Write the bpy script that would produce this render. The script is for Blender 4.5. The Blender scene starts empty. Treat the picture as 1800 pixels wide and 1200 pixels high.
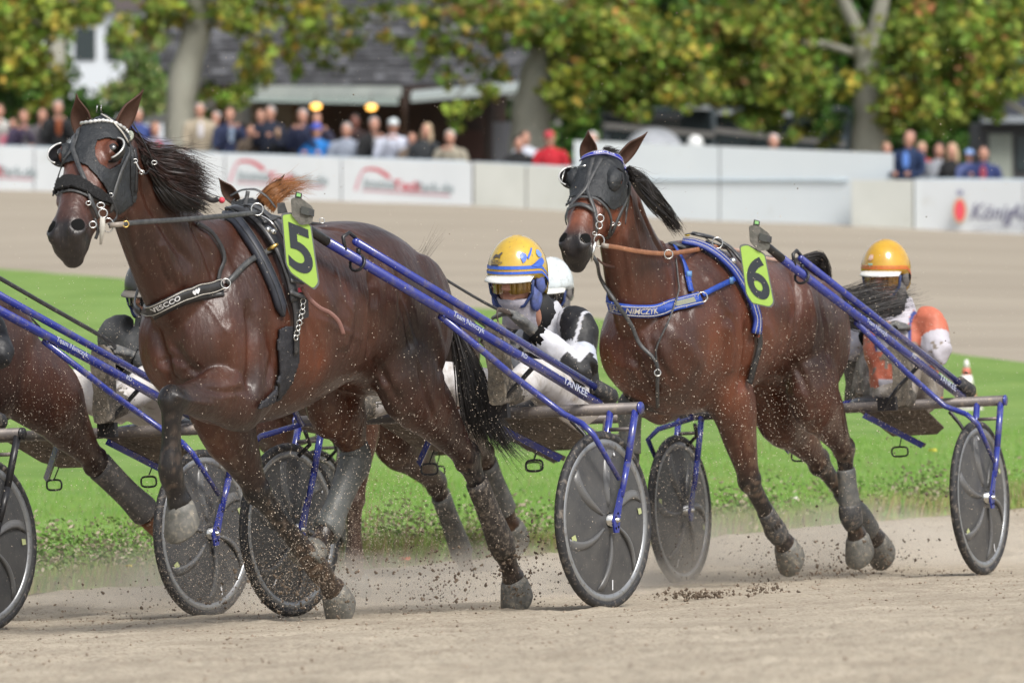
import bpy, bmesh, math, random
import numpy as np
from mathutils import Vector, Matrix, noise
from mathutils.bvhtree import BVHTree
random.seed(7); np.random.seed(7)
PI = math.pi
scene = bpy.context.scene
COL = scene.collection

# ------------------------------------------------------------------ camera
HCAM = 2.14                    # metres above the infield datum
FPX = 12000.0                  # focal length in photo pixels (1800 wide): a 240 mm lens
HOR = 120.0                    # photo row of the horizon
cam_d = bpy.data.cameras.new('camera'); cam = bpy.data.objects.new('camera', cam_d); COL.objects.link(cam)
cam.location = (0, 0, HCAM); cam.rotation_euler = (PI/2, 0, 0)
cam_d.sensor_width = 36; cam_d.lens = FPX/1800*36
cam_d.shift_y = -(600-HOR)/1800.0
cam_d.clip_start = 0.5; cam_d.clip_end = 3000
cam_d.dof.use_dof = True; cam_d.dof.focus_distance = 27.0; cam_d.dof.aperture_fstop = 6.0
scene.camera = cam

# ------------------------------------------------------------------ sky, sun, exposure
SUN_EL, SUN_AZ = math.radians(50), math.radians(150)   # azimuth clockwise from +Y
world = bpy.data.worlds.new('World'); scene.world = world; world.use_nodes = True
wn = world.node_tree; bg = wn.nodes['Background']
sky = wn.nodes.new('ShaderNodeTexSky'); sky.sky_type = 'NISHITA'; sky.sun_disc = False
sky.sun_elevation = SUN_EL; sky.sun_rotation = SUN_AZ; sky.dust_density = 3.0; sky.air_density = 1.0; sky.ozone_density = .6
hs = wn.nodes.new('ShaderNodeHueSaturation'); hs.inputs['Saturation'].default_value = .35
wn.links.new(sky.outputs[0], hs.inputs['Color']); wn.links.new(hs.outputs[0], bg.inputs[0]); bg.inputs[1].default_value = 0.12
sun_d = bpy.data.lights.new('sun', 'SUN'); sun_d.energy = 1.9; sun_d.angle = math.radians(20); sun_d.color = (1, .96, .9)
sun = bpy.data.objects.new('sun', sun_d); COL.objects.link(sun)
sdir = Vector((math.sin(SUN_AZ)*math.cos(SUN_EL), math.cos(SUN_AZ)*math.cos(SUN_EL), math.sin(SUN_EL)))
sun.rotation_euler = sdir.to_track_quat('Z', 'Y').to_euler(); sun.location = (0, 0, 40)
vs = scene.view_settings; vs.view_transform = 'Standard'; vs.look = 'None'; vs.gamma = 1; vs.use_curve_mapping = False
vs.exposure = 0.60
scene.cycles.max_bounces = 6; scene.cycles.volume_bounces = 3; scene.cycles.transparent_max_bounces = 12

# ------------------------------------------------------------------ ground and frames
def ray(px, py): return Vector(((px-900)/FPX, 1.0, -(py-HOR)/FPX))
def at(px, py, D): return Vector((0, 0, HCAM)) + ray(px, py)*D
def plane_z(x, y): return 1.617 + .04*x - .06*y        # the banked racing line
ZF = -.245
def smax(a, b, k):
    h = max(0, min(1, .5+.5*(a-b)/k)); return b*(1-h)+a*h + k*h*(1-h)
def ground_z(x, y):
    p = plane_z(x, y)
    if y < 19: p -= .03*max(0, 19-y)
    return smax(p, ZF, .05)
class Frame:
    """f forward, l to the left of the animal (towards the camera side), u up"""
    def __init__(s, cx, cy, D, th, bank=0.0):
        t = math.radians(th)
        s.F = Vector((-math.sin(t), -math.cos(t), 0)); s.L = Vector((math.cos(t), -math.sin(t), 0)); s.U = Vector((0, 0, 1))
        c = at(cx, cy, D); s.hz = c.z; c.z = plane_z(c.x, c.y); s.C = c
        if bank:
            a = math.radians(bank); l = s.L.copy()
            s.L = (l*math.cos(a)+Vector((0, 0, math.sin(a)))).normalized(); s.U = (-l*math.sin(a)+Vector((0, 0, math.cos(a)))).normalized()
    def p(s, f, l, u): return s.C + s.F*f + s.L*l + s.U*u
    def J(s, px, py, l):
        r = ray(px, py); o = Vector((0, 0, HCAM)); k = ((s.C + s.L*l - o).dot(s.L))/r.dot(s.L); return o + r*k

# ------------------------------------------------------------------ materials
MATS = {}
def mat(name, c=(.5,.5,.5), rough=.6, metal=0, c2=None, scale=8, bump=0, bscale=None, vcol=None, spec=.5, emit=None, coat=0, detail=4, contrast=(.35,.65), sheen=0, vmul=None, coord='Object', stretch=None, dirt=None, dscale=30, dlim=(.55,.7), trans=0, bump2=None):
    if name in MATS: return MATS[name]
    m = bpy.data.materials.new(name); m.use_nodes = True; MATS[name] = m
    nt = m.node_tree; N = nt.nodes; Lk = nt.links; b = N['Principled BSDF']
    b.inputs['Roughness'].default_value = rough; b.inputs['Metallic'].default_value = metal
    b.inputs['Specular IOR Level'].default_value = spec; b.inputs['Coat Weight'].default_value = coat; b.inputs['Coat Roughness'].default_value = .12
    if sheen: b.inputs['Sheen Weight'].default_value = sheen; b.inputs['Sheen Roughness'].default_value = .4
    b.inputs['Base Color'].default_value = (*c, 1)
    tc = N.new('ShaderNodeTexCoord'); src = tc.outputs[coord]
    if stretch:
        mp = N.new('ShaderNodeMapping'); mp.inputs['Scale'].default_value = stretch; Lk.new(src, mp.inputs[0]); src = mp.outputs[0]
    out = None
    def noise_n(sc, det=detail):
        n = N.new('ShaderNodeTexNoise'); n.inputs['Scale'].default_value = sc; n.inputs['Detail'].default_value = det; n.inputs['Roughness'].default_value = .6
        Lk.new(src, n.inputs['Vector']); return n
    def ramp(n, lo, hi):
        r = N.new('ShaderNodeMapRange'); r.inputs[1].default_value = lo; r.inputs[2].default_value = hi; Lk.new(n.outputs['Fac'], r.inputs[0]); return r.outputs[0]
    if vcol:
        a = N.new('ShaderNodeAttribute'); a.attribute_name = vcol; out = a.outputs['Color']
        if c2 is not None:
            mx = N.new('ShaderNodeMix'); mx.data_type = 'RGBA'; mx.blend_type = 'MULTIPLY'; mx.inputs[0].default_value = 1
            n = noise_n(scale); cr = N.new('ShaderNodeMix'); cr.data_type = 'RGBA'
            cr.inputs[6].default_value = (*c, 1); cr.inputs[7].default_value = (*c2, 1); Lk.new(ramp(n, *contrast), cr.inputs[0])
            Lk.new(out, mx.inputs[6]); Lk.new(cr.outputs[2], mx.inputs[7]); out = mx.outputs[2]
    elif c2 is not None:
        n = noise_n(scale); mx = N.new('ShaderNodeMix'); mx.data_type = 'RGBA'
        mx.inputs[6].default_value = (*c, 1); mx.inputs[7].default_value = (*c2, 1); Lk.new(ramp(n, *contrast), mx.inputs[0]); out = mx.outputs[2]
    if dirt is not None:
        n = noise_n(dscale, 6); mx = N.new('ShaderNodeMix'); mx.data_type = 'RGBA'
        mx.inputs[6].default_value = (*c, 1); mx.inputs[7].default_value = (*dirt, 1)
        if out is not None: Lk.new(out, mx.inputs[6])
        Lk.new(ramp(n, *dlim), mx.inputs[0]); out = mx.outputs[2]
    if out is not None: Lk.new(out, b.inputs['Base Color'])
    if bump:
        n = noise_n(bscale or scale*4); bp = N.new('ShaderNodeBump'); bp.inputs['Strength'].default_value = bump; bp.inputs['Distance'].default_value = .01
        Lk.new(n.outputs['Fac'], bp.inputs['Height']); Lk.new(bp.outputs[0], b.inputs['Normal'])
        if bump2:
            n2 = noise_n(bump2[0], 3); b2 = N.new('ShaderNodeBump'); b2.inputs['Strength'].default_value = bump2[1]; b2.inputs['Distance'].default_value = bump2[2]; Lk.new(n2.outputs['Fac'], b2.inputs['Height']); Lk.new(bp.outputs[0], b2.inputs['Normal']); Lk.new(b2.outputs[0], b.inputs['Normal'])
    if emit: b.inputs['Emission Color'].default_value = (*emit[:3], 1); b.inputs['Emission Strength'].default_value = emit[3]
    if trans: b.inputs['Transmission Weight'].default_value = trans
    return m

# ------------------------------------------------------------------ mesh gathering
class MB:
    def __init__(s): s.v = []; s.f = []; s.c = []; s.col = None; s.mi = []; s.m = 0
    def add(s, vs, fs, col=None):
        o = len(s.v); s.v += [tuple(v) for v in vs]; s.f += [tuple(i+o for i in f) for f in fs]; s.mi += [s.m]*len(fs)
        s.c += [col or s.col or (1, 1, 1)]*len(vs); return s
    def rings(s, R, closed=False, cap=True):
        n = len(R[0]); fs = []; m = len(R)
        for i in range(m if closed else m-1):
            a, b = i*n, ((i+1) % m)*n
            for j in range(n): k = (j+1) % n; fs.append((a+j, a+k, b+k, b+j))
        if cap and not closed: fs.append(tuple(range(n-1, -1, -1))); fs.append(tuple((m-1)*n+j for j in range(n)))
        return s.add([v for r in R for v in r], fs)
    def tube(s, pts, r, n=8, closed=False, squash=None, up=None):
        pts = [Vector(p) for p in pts]; m = len(pts); rs = r if isinstance(r, (list, tuple)) else [r]*m; R = []; prev = None
        for i, p in enumerate(pts):
            if closed: t = pts[(i+1) % m]-pts[i-1]
            else: t = pts[min(i+1, m-1)]-pts[max(i-1, 0)]
            t.normalize()
            if prev is None: a = (up or Vector((0, 0, 1))); a = a-t*a.dot(t); 
            else: a = prev-t*prev.dot(t)
            if a.length < 1e-4: a = Vector((1, .1, 0)); a = a-t*a.dot(t)
            a.normalize(); prev = a; b = t.cross(a); rr = rs[i]; sq = squash or 1
            R.append([p+a*(math.cos(2*PI*j/n)*rr)+b*(math.sin(2*PI*j/n)*rr*sq) for j in range(n)])
        return s.rings(R, closed)
    def loft(s, secs, n=16, cap=True, power=2.0):
        """secs: (center, axisA, axisB) full vectors of the half axes"""
        R = []
        for c, A, B in secs:
            r = []
            for j in range(n):
                t = 2*PI*j/n; ca, sa = math.cos(t), math.sin(t); e = 2/power
                r.append(c+A*(math.copysign(abs(ca)**e, ca))+B*(math.copysign(abs(sa)**e, sa)))
            R.append(r)
        return s.rings(R, False, cap)
    def ell(s, c, A, B, Cc, n=16, m=10):
        c = Vector(c); R = []
        for i in range(m+1):
            a = -PI/2+PI*i/m; ca = max(math.cos(a), .02); R.append([c+Cc*math.sin(a)+A*(ca*math.cos(2*PI*j/n))+B*(ca*math.sin(2*PI*j/n)) for j in range(n)])
        return s.rings(R)
    def sph(s, c, r, n=12, m=8): return s.ell(c, Vector((r, 0, 0)), Vector((0, r, 0)), Vector((0, 0, r)), n, m)
    def box(s, c, A, B, Cc):
        c = Vector(c); A, B, Cc = Vector(A), Vector(B), Vector(Cc)
        v = [c+A*x+B*y+Cc*z for x in (-1, 1) for y in (-1, 1) for z in (-1, 1)]
        return s.add(v, [(0,1,3,2),(4,6,7,5),(0,4,5,1),(2,3,7,6),(0,2,6,4),(1,5,7,3)])
    def bb(s, x0, x1, y0, y1, z0, z1): return s.box(((x0+x1)/2, (y0+y1)/2, (z0+z1)/2), ((x1-x0)/2, 0, 0), (0, (y1-y0)/2, 0), (0, 0, (z1-z0)/2))
    def prism(s, poly, d):
        """poly: list of Vectors (planar outline), d thickness vector"""
        n = len(poly); d = Vector(d); v = [Vector(p) for p in poly]+[Vector(p)+d for p in poly]
        return s.add(v, [tuple(range(n)), tuple(range(2*n-1, n-1, -1))]+[(j, j+n, (j+1) % n+n, (j+1) % n) for j in range(n)])
    def ribbon(s, pts, nrm, w, th=.004):
        """closed strap: points, normals, half width (float or list), thickness"""
        m = len(pts); ws = w if isinstance(w, (list, tuple)) else [w]*m; R = []
        for i in range(m):
            t = (pts[min(i+1, m-1)]-pts[max(i-1, 0)]).normalized(); nn = nrm[i]; b = t.cross(nn)
            if b.length < 1e-4: b = Vector((0, 0, 1))
            b.normalize(); q = b.cross(t); 
            if q.dot(nn) < 0: q = -q
            R.append([pts[i]+b*ws[i]+q*th, pts[i]-b*ws[i]+q*th, pts[i]-b*ws[i], pts[i]+b*ws[i]])
        return s.rings(R)
def obj(name, mb, m, parent=None, smooth=True, kind=None, vcol=False, tri=False):
    me = bpy.data.meshes.new(name); off = Vector((0, 0, 0))
    if parent is not None:
        off = parent.location.copy(); q = parent.parent
        while q is not None: off = off+q.location; q = q.parent
    v = np.array([tuple(p) for p in mb.v], dtype=np.float64).reshape(-1, 3)-np.array(off)
    me.from_pydata(v.tolist(), [], mb.f); ms = m if isinstance(m, (list, tuple)) else [m]
    for x in ms: me.materials.append(x)
    if len(ms) > 1: me.polygons.foreach_set('material_index', mb.mi)
    if vcol:
        a = me.color_attributes.new('Col', 'FLOAT_COLOR', 'POINT'); arr = np.ones((len(mb.v), 4)); arr[:, :3] = np.array(mb.c); a.data.foreach_set('color', arr.ravel())
    me.update()
    bm = bmesh.new(); bm.from_mesh(me); bmesh.ops.recalc_face_normals(bm, faces=bm.faces) if len(bm.faces) < 60000 and not tri else None; bm.to_mesh(me); bm.free()
    if smooth: me.shade_smooth(); 
    o = bpy.data.objects.new(name, me); COL.objects.link(o)
    if parent is not None: o.parent = parent
    if kind: o['kind'] = kind
    if smooth == 'auto':
        md = o.modifiers.new('edge', 'EDGE_SPLIT'); md.split_angle = math.radians(35)
    return o
def thing(name, label, cat, loc=(0, 0, 0), group=None):
    o = bpy.data.objects.new(name, None); COL.objects.link(o); o.location = loc; o.empty_display_size = .2
    o['label'] = label; o['category'] = cat
    if group: o['group'] = group
    return o
def tag(o, label, cat, group=None):
    o['label'] = label; o['category'] = cat
    if group: o['group'] = group
    return o
def struct(name, mb, m, **k): return obj(name, mb, m, kind='structure', **k)
def catmull(P, k=6):
    P = [Vector(p) for p in P]
    if len(P) < 3: return [P[0].lerp(P[-1], i/k) for i in range(k+1)]
    out = []; Q = [P[0]*2-P[1]]+P+[P[-1]*2-P[-2]]
    for i in range(1, len(Q)-2):
        a, b, c, d = Q[i-1:i+3]
        for j in range(k):
            t = j/k; out.append(.5*((2*b)+(c-a)*t+(2*a-5*b+4*c-d)*t*t+(3*b-a-3*c+d)*t**3))
    out.append(P[-1]); return out
def interp(rows, k=4):
    """smoothly resample rows of equal-length float tuples"""
    r = np.array(rows, float); Q = np.vstack([2*r[0]-r[1], r, 2*r[-1]-r[-2]]); out = []
    for i in range(1, len(Q)-2):
        a, b, c, d = Q[i-1:i+3]
        for j in range(k):
            t = j/k; out.append(.5*((2*b)+(c-a)*t+(2*a-5*b+4*c-d)*t*t+(3*b-a-3*c+d)*t**3))
    out.append(r[-1]); return [tuple(x) for x in out]
def limb(mb, pts, ra, rb, side, n=14, k=4):
    """tapered limb: joints, half-widths sideways (ra) and fore-aft (rb)"""
    rows = interp([(*p, a, b) for p, a, b in zip(pts, ra, rb)], k); secs = []
    for i, r in enumerate(rows):
        p = Vector(r[:3]); t = (Vector(rows[min(i+1, len(rows)-1)][:3])-Vector(rows[max(i-1, 0)][:3])).normalized()
        A = (side-t*side.dot(t)).normalized(); B = t.cross(A)
        secs.append((p, A*max(r[3], .004), B*max(r[4], .004)))
    return mb.loft(secs, n)
def fuse(mb, voxel, smooth=4, fac=.5):
    """voxel-fuse overlapping closed shells into one skin; returns MB"""
    me = bpy.data.meshes.new('tmp'); me.from_pydata([tuple(v) for v in mb.v], [], mb.f)
    bm = bmesh.new(); bm.from_mesh(me)
    bmesh.ops.recalc_face_normals(bm, faces=bm.faces); bm.to_mesh(me); bm.free()
    o = bpy.data.objects.new('tmp', me); COL.objects.link(o)
    r = o.modifiers.new('r', 'REMESH'); r.mode = 'VOXEL'; r.voxel_size = voxel; r.adaptivity = 0
    sm = o.modifiers.new('s', 'SMOOTH'); sm.iterations = smooth; sm.factor = fac
    dg = bpy.context.evaluated_depsgraph_get(); e = o.evaluated_get(dg).to_mesh()
    n = len(e.vertices); co = np.empty(n*3); e.vertices.foreach_get('co', co)
    out = MB(); out.v = [tuple(x) for x in co.reshape(-1, 3)]; out.f = [tuple(p.vertices) for p in e.polygons]; out.c = [(1, 1, 1)]*n; out.mi = [0]*len(out.f)
    o.evaluated_get(dg).to_mesh_clear(); bpy.data.objects.remove(o); bpy.data.meshes.remove(me)
    return out
def bvh(*mbs):
    v = []; f = []
    for mb in mbs: o = len(v); v += mb.v; f += [tuple(i+o for i in q) for q in mb.f]
    return BVHTree.FromPolygons(v, f)
def hit(tree, px, py, fallback=None):
    o = Vector((0, 0, HCAM)); r = ray(px, py).normalized(); h = tree.ray_cast(o, r)
    if h[0] is None:
        if fallback is None: return None
        p = at(px, py, fallback); q = tree.find_nearest(p); return (p, (q[1] if q[1] else Vector((0, -1, 0))))
    n = h[1]
    if n.dot(r) > 0: n = -n
    return h[0], n
def drape(tree, pix, off=.004, step=5, D=None, smooth=2):
    """polyline of photo pixels laid on a surface; gives points and normals"""
    seq = []
    for a, b in zip(pix[:-1], pix[1:]):
        k = max(1, int(math.hypot(b[0]-a[0], b[1]-a[1])/step))
        seq += [(a[0]+(b[0]-a[0])*i/k, a[1]+(b[1]-a[1])*i/k) for i in range(k)]
    seq.append(pix[-1][:2]); P = []; Nn = []; last = D
    for q in seq:
        h = hit(tree, q[0], q[1])
        if h is None:
            if last is None: continue
            p = at(q[0], q[1], last); nn = tree.find_nearest(p); P.append(p); Nn.append(nn[1] if nn[1] else Vector((0, -1, 0)))
        else: P.append(h[0]+h[1]*off); Nn.append(h[1]); last = h[0].y
    for _ in range(smooth):
        P2 = P[:]; N2 = Nn[:]
        for i in range(1, len(P)-1): P2[i] = (P[i-1]+P[i]*2+P[i+1])/4; N2[i] = (Nn[i-1]+Nn[i]*2+Nn[i+1]).normalized()
        P, Nn = P2, N2
    return P, Nn
def text_mb(txt, size=1.0, bold=0.0, shear=0, sx=1.0, res=3, align='CENTER'):
    cu = bpy.data.curves.new('t', 'FONT'); cu.body = txt; cu.size = size; cu.align_x = align; cu.align_y = 'CENTER'; cu.offset = bold; cu.shear = shear; cu.resolution_u = res
    o = bpy.data.objects.new('t', cu); COL.objects.link(o); dg = bpy.context.evaluated_depsgraph_get(); dg.update()
    me = bpy.data.meshes.new_from_object(o.evaluated_get(dg)); mb = MB()
    mb.add([Vector((v.co.x*sx, v.co.y, 0)) for v in me.vertices], [tuple(p.vertices) for p in me.polygons])
    bpy.data.objects.remove(o); bpy.data.curves.remove(cu); bpy.data.meshes.remove(me); return mb
def put(mb, o, X, Y, Nn=None, off=0):
    """place a flat drawing: x along X, y along Y"""
    o = Vector(o); Nn = Nn or Vector((0, 0, 0)); mb.v = [tuple(o+X*v[0]+Y*v[1]+Nn*off) for v in mb.v]; return mb
def along(mb, P, Nn, s0, scale=1, flip=1, off=.003, lift=0):
    """wrap a flat drawing along a strap path; s0 = arc position of x=0"""
    cum = [0]
    for a, b in zip(P[:-1], P[1:]): cum.append(cum[-1]+(b-a).length)
    out = []
    for v in mb.v:
        s = s0+v[0]*scale; s = max(0, min(cum[-1]-1e-5, s)); i = max(0, min(len(P)-2, int(np.searchsorted(cum, s))-1))
        t = (s-cum[i])/max(1e-6, cum[i+1]-cum[i]); p = P[i].lerp(P[i+1], t); n = Nn[i].lerp(Nn[i+1], t).normalized()
        a = (P[min(i+2, len(P)-1)]-P[max(0, i-1)]).normalized(); b = n.cross(a).normalized(); n2 = a.cross(b)
        if n2.dot(n) < 0: n2 = -n2
        out.append(tuple(p+b*((v[1]*scale+lift)*flip)+n2*off))
    mb.v = out; return mb
# ================================================================== terrain
def lin(t, pts):
    xs = [p[0] for p in pts]; ys = [p[1] for p in pts]
    if t <= xs[0]: return ys[0]+(ys[1]-ys[0])/(xs[1]-xs[0])*(t-xs[0])*.6
    if t >= xs[-1]: return ys[-1]+(ys[-1]-ys[-2])/(xs[-1]-xs[-2])*(t-xs[-1])*.6
    return float(np.interp(t, xs, ys))
def e1(c): return max(24, lin(c, [(0, 30.7), (900, 33.2), (1800, 37.0)]))+.25*noise.noise(Vector((c*.004, 0, 0)))
def e2(c): return max(e1(c)+.4, lin(c, [(0, 82), (620, 71.5), (1800, 56)]))
def base_row(c): return lin(c, [(0, 333), (832, 361), (1000, 371), (1217, 387), (1492, 396), (1800, 411)])
def base_D(c): return 115-10*c/1800
def base_z(c): return at(c, base_row(c), base_D(c)).z
def col_of(x, y): return 900+FPX*x/y
def terrain(c, D):
    a, b, w = e1(c), e2(c), base_D(c); x = (c-900)/FPX*D
    if D <= a: return ground_z(x, D)
    if D <= b: return ZF+(-.3-ZF)*(D-a)/(b-a)
    return -.3+(base_z(c)-(-.3))*((D-b)/(w-b))
def sheet(cols, rowf, nr, zf, power=1.0):
    mb = MB(); v = []; f = []; n = len(cols)
    for r in range(nr+1):
        t = (r/nr)**power
        for c in cols:
            a, b = rowf(c); D = a+(b-a)*t; x = (c-900)/FPX*D; v.append((x, D, zf(c, D, x)))
    for r in range(nr):
        for i in range(n-1): k = r*n+i; f.append((k, k+1, k+n+1, k+n))
    mb.add(v, f); return mb
def nz(x, y, z=0, o=3): return noise.fractal(Vector((x, y, z)), 1.0, 2.0, o)
def near_relief(c, D, x):
    z = terrain(c, D)
    am = .6 if 22.8 < D else 1.6
    z += am*(.008*nz(x*2.2, D*.9, 3)+.007*nz(x*9, D*5, 7, 2)+.004*noise.noise(Vector((x*28, D*16, 1))))
    if D > 23:
        w = noise.voronoi(Vector((x*2.6+.3*noise.noise(Vector((x*3, D, 0))), D*1.7, 2)))[0][0]; z += -.012*max(0, 1-w*2.6)+.006*max(0, 1-abs(w-.42)*7); z += .004*nz(x*4, D*2.5, 33, 2)
    if D < 21: z += .006*noise.noise(Vector((x*1.5, D*2, 9)))
    return z
M_sand = mat('sand', (.53,.465,.365), .95, c2=(.39,.335,.26), scale=2.2, dirt=(.25,.20,.15), dscale=60, dlim=(.49,.66), bump=1.0, bscale=90, detail=6, spec=.15)
M_sandfar = mat('sand_far', (.375,.33,.265), .95, c2=(.30,.262,.21), scale=.35, bump=.5, bscale=20, stretch=(.35, 1.6, 1), spec=.1, contrast=(.3,.7))
M_grass = mat('grass', (1,1,1), .9, vcol='Col', c2=(.66,.76,.62), scale=.9, bump=.8, bscale=14, dirt=(.22,.29,.07), dscale=4, dlim=(.5,.85), spec=.1)
cols_near = list(np.linspace(-5600, -1040, 40))+list(np.linspace(-1000, -40, 25))+list(np.linspace(-20, 1820, 380))+list(np.linspace(1860, 2800, 25))+list(np.linspace(2860, 6400, 30))
struct('racetrack', sheet(cols_near, lambda c: (14.5, e1(c)+.4), 330, near_relief), M_sand, tri=True)
cols_w = list(np.linspace(-5600, -1830, 40))+list(np.linspace(-1800, 3600, 200))+list(np.linspace(3640, 6400, 26))
def infield_z(c, D, x):
    q = D-e1(c); return terrain(c, max(D, e1(c)+.001))-.02+.05*min(1, q/.9)+.012*nz(x*1.5, D*.8, 5)*min(1, q)
gs = sheet(cols_w, lambda c: (e1(c), e2(c)), 140, infield_z, 1.6)
def gcol(v):
    q = max(0, 1-(v[1]-e1(col_of(v[0], v[1])))/2.6); n = .5+.5*nz(v[0]*.9, v[1]*.5, 8); k = min(1, q*(.5+n)); a, b = (.195,.30,.085), (.33,.295,.19); return tuple(x*(1-k)+y*k for x, y in zip(a, b))
gs.c = [gcol(v) for v in gs.v]
struct('infield_grass', gs, M_grass, tri=True, vcol=True)
struct('far_racetrack', sheet(cols_w, lambda c: (e2(c)-.3, base_D(c)+1.5), 60, lambda c, D, x: terrain(c, min(D, base_D(c)))-.004+.01*nz(x*.6, D*.2, 2)), M_sandfar, tri=True)
M_apron = mat('apron', (.18,.17,.15), .95, c2=(.12,.115,.10), scale=.6)
struct('spectator_apron', sheet(cols_w, lambda c: (base_D(c)+1.2, 900), 30, lambda c, D, x: base_z(c)-.25-min(.7, .03*(D-110)), 2.2), M_apron, tri=True)
mb = MB(); 
for y0, y1, z0, z1 in ((-60, 14.6, 1.05, ground_z(0, 14.6)-.005),):
    mb.add([(-40, y0, z0), (40, y0, z0), (40, y1, z1+1.6), (-40, y1, z1-1.6)], [(0, 1, 2, 3)])
struct('outer_bank', mb, M_sand)
mb = MB(); mb.add([(-1600, -300, -1.7), (1600, -300, -1.7), (1600, 1700, -1.7), (-1600, 1700, -1.7)], [(0, 1, 2, 3)]); struct('ground', mb, mat('meadow', (.10,.15,.05), .95, c2=(.14,.16,.07), scale=.05))

# clods and grains lying on the track
def clods(name, n, rng, smin, smax, m, zoff=0, cols=(-30, 1830), label=None, cat=None):
    mb = MB(); ico = [(1,0,0),(-1,0,0),(0,1,0),(0,-1,0),(0,0,1),(0,0,-1)]; fc = [(0,2,4),(2,1,4),(1,3,4),(3,0,4),(2,0,5),(1,2,5),(3,1,5),(0,3,5)]
    for _ in range(n):
        c = random.uniform(*cols); D = rng(c); x = (c-900)/FPX*D; s = smin+(smax-smin)*random.random()**3
        if abs(nz(x*.8, D*.5, 11)) < .12*random.random(): continue
        z = terrain(c, D)+s*.25+zoff
        mb.add([(x+a*s*random.uniform(.6, 1.3), D+b*s*random.uniform(.6, 1.3), z+q*s*random.uniform(.4, .9)) for a, b, q in ico], fc)
    o = obj(name, mb, m, kind='stuff', smooth=False, tri=True); return tag(o, label, cat) if label else o
M_clod = mat('clod', (.34,.27,.20), .95, c2=(.20,.155,.115), scale=12, bump=.5, bscale=60)
clods('sand_clods', 7500, lambda c: 17.5+(e1(c)+.3-17.5)*random.random()**.45, .0012, .0085, M_clod, label='small loose clods of damp sand scattered over the racetrack', cat='clods')

# ================================================================== grass blades and weeds on the near edge of the infield
def blades():
    mb = MB()
    for _ in range(52000):
        c = random.uniform(-40, 1840); a = e1(c); D = a+.05+8*random.random()**1.8; x = (c-900)/FPX*D
        edge = max(0, 1-(D-a)/2.2); k = nz(x*1.1, D*.7, 4)
        h = random.uniform(.02, .05)+edge*random.uniform(0, .09)*(.6+k); z = terrain(c, D)+.03; w = random.uniform(.002, .005)*(1+edge)
        dx, dy = random.uniform(-.5, .5)*h, random.uniform(-.5, .5)*h
        g = random.random(); t = max(0, min(1, edge*.9+k*.5)) * random.random()
        col = (.11+.10*g+.14*t, .24+.12*g-.06*t, .04+.03*g+.06*t)
        if random.random() < .05+.12*edge: col = (.26, .22, .12)
        mb.add([(x-w, D, z-.03), (x+w, D, z-.03), (x+dx, D+dy, z+h)], [(0, 1, 2)], col)
    return mb
M_leafv = mat('leaf_tint', (1,1,1), .6, vcol='Col', spec=.25)
tag(obj('grass_blades', blades(), M_leafv, kind='stuff', vcol=True, smooth=False, tri=True), 'short uneven green grass blades along the near edge of the infield', 'grass')
def weeds():
    mb = MB(); spots = [(random.uniform(40, 300), random.uniform(.05, 1.8)) for _ in range(120)]+[(random.uniform(620, 990), random.uniform(.05, 1.6)) for _ in range(110)]+[(random.uniform(1255, 1345), random.uniform(.1, 1)) for _ in range(36)]+[(random.uniform(1560, 1690), random.uniform(.1, 1)) for _ in range(26)]+[(random.uniform(-40, 1840), random.uniform(.05, 2.5)) for _ in range(130)]
    for c, o in spots:
        D = e1(c)+o; X = (c-900)/FPX*D; z = terrain(c, D)
        tall = random.random() < .12 and 620 < c < 760; hh = random.uniform(.45, 1.25)*(1 if o > .3 else .6)
        for q in range(26 if not tall else 50):
            h = (random.uniform(.02, .21)*hh) if not tall else random.uniform(.05, .42); s = random.uniform(.006, .018); x = X+random.gauss(0, .07 if not tall else .02); y = D+random.gauss(0, .06)
            g = random.random(); col = (.14+.12*g, .25+.12*g, .07+.05*g)
            if g > .50: col = (.40, .34, .25)
            if tall: col = (.28, .15, .10); s *= .5
            A = Vector((random.uniform(-1, 1), random.uniform(-1, 1), random.uniform(-.4, .8))).normalized()*s; B = A.cross(Vector((random.random(), random.random(), .3))).normalized()*s*.5
            p = Vector((x, y, z+h)); mb.add([p-A, p+B, p+A, p-B], [(0, 1, 2, 3)], col)
        if tall: mb.add([Vector((X-.003, D, z)), Vector((X+.003, D, z)), Vector((X+.05, D, z+.42))], [(0, 1, 2)], (.25, .16, .10))
    return mb
tag(obj('verge_weeds', weeds(), M_leafv, kind='stuff', vcol=True, smooth=False, tri=True), 'low dusty weeds and dry stalks where the infield meets the sand', 'weeds')
def flower(c, D, hgt, s, colr, nm, lab):
    x = (c-900)/FPX*D; z = terrain(c, D)+hgt; mb = MB(); p = Vector((x, D, z))
    for k in range(6):
        a = k*PI/3+random.random(); u = Vector((math.cos(a), math.sin(a)*.7, .15))*s; w = Vector((-math.sin(a), math.cos(a)*.5, .5)).normalized()*s*.45
        mb.add([p, p+u*.6+w, p+u, p+u*.6-w], [(0, 1, 2, 3)])
    mb.tube([p, Vector((x, D, z-hgt))], .0012, 4)
    tag(obj(nm, mb, mat(nm+'_'+lab[:6], colr, .6)), lab, 'leaf' if 'leaf' in nm else 'flower')
flower(435, 31.8, .1, .022, (.75,.6,.03), 'wild_flower', 'larger yellow wild flower in the verge left of the raised hoof')
flower(225, 31.5, .09, .025, (.7,.58,.05), 'wild_flower', 'yellow wild flower in the weeds left of the raised hoof')
flower(712, 32.5, .05, .03, (.65,.16,.06), 'fallen_leaf', 'orange fallen leaf in the verge beside the brown hind legs')
flower(902, 34.5, .05, .022, (.75,.72,.68), 'wild_flower', 'pale flower in the grass just left of the big front wheel')
flower(1395, 37, .06, .025, (.7,.62,.60), 'wild_flower', 'pale pink flower between the legs of horse number six')
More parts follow.
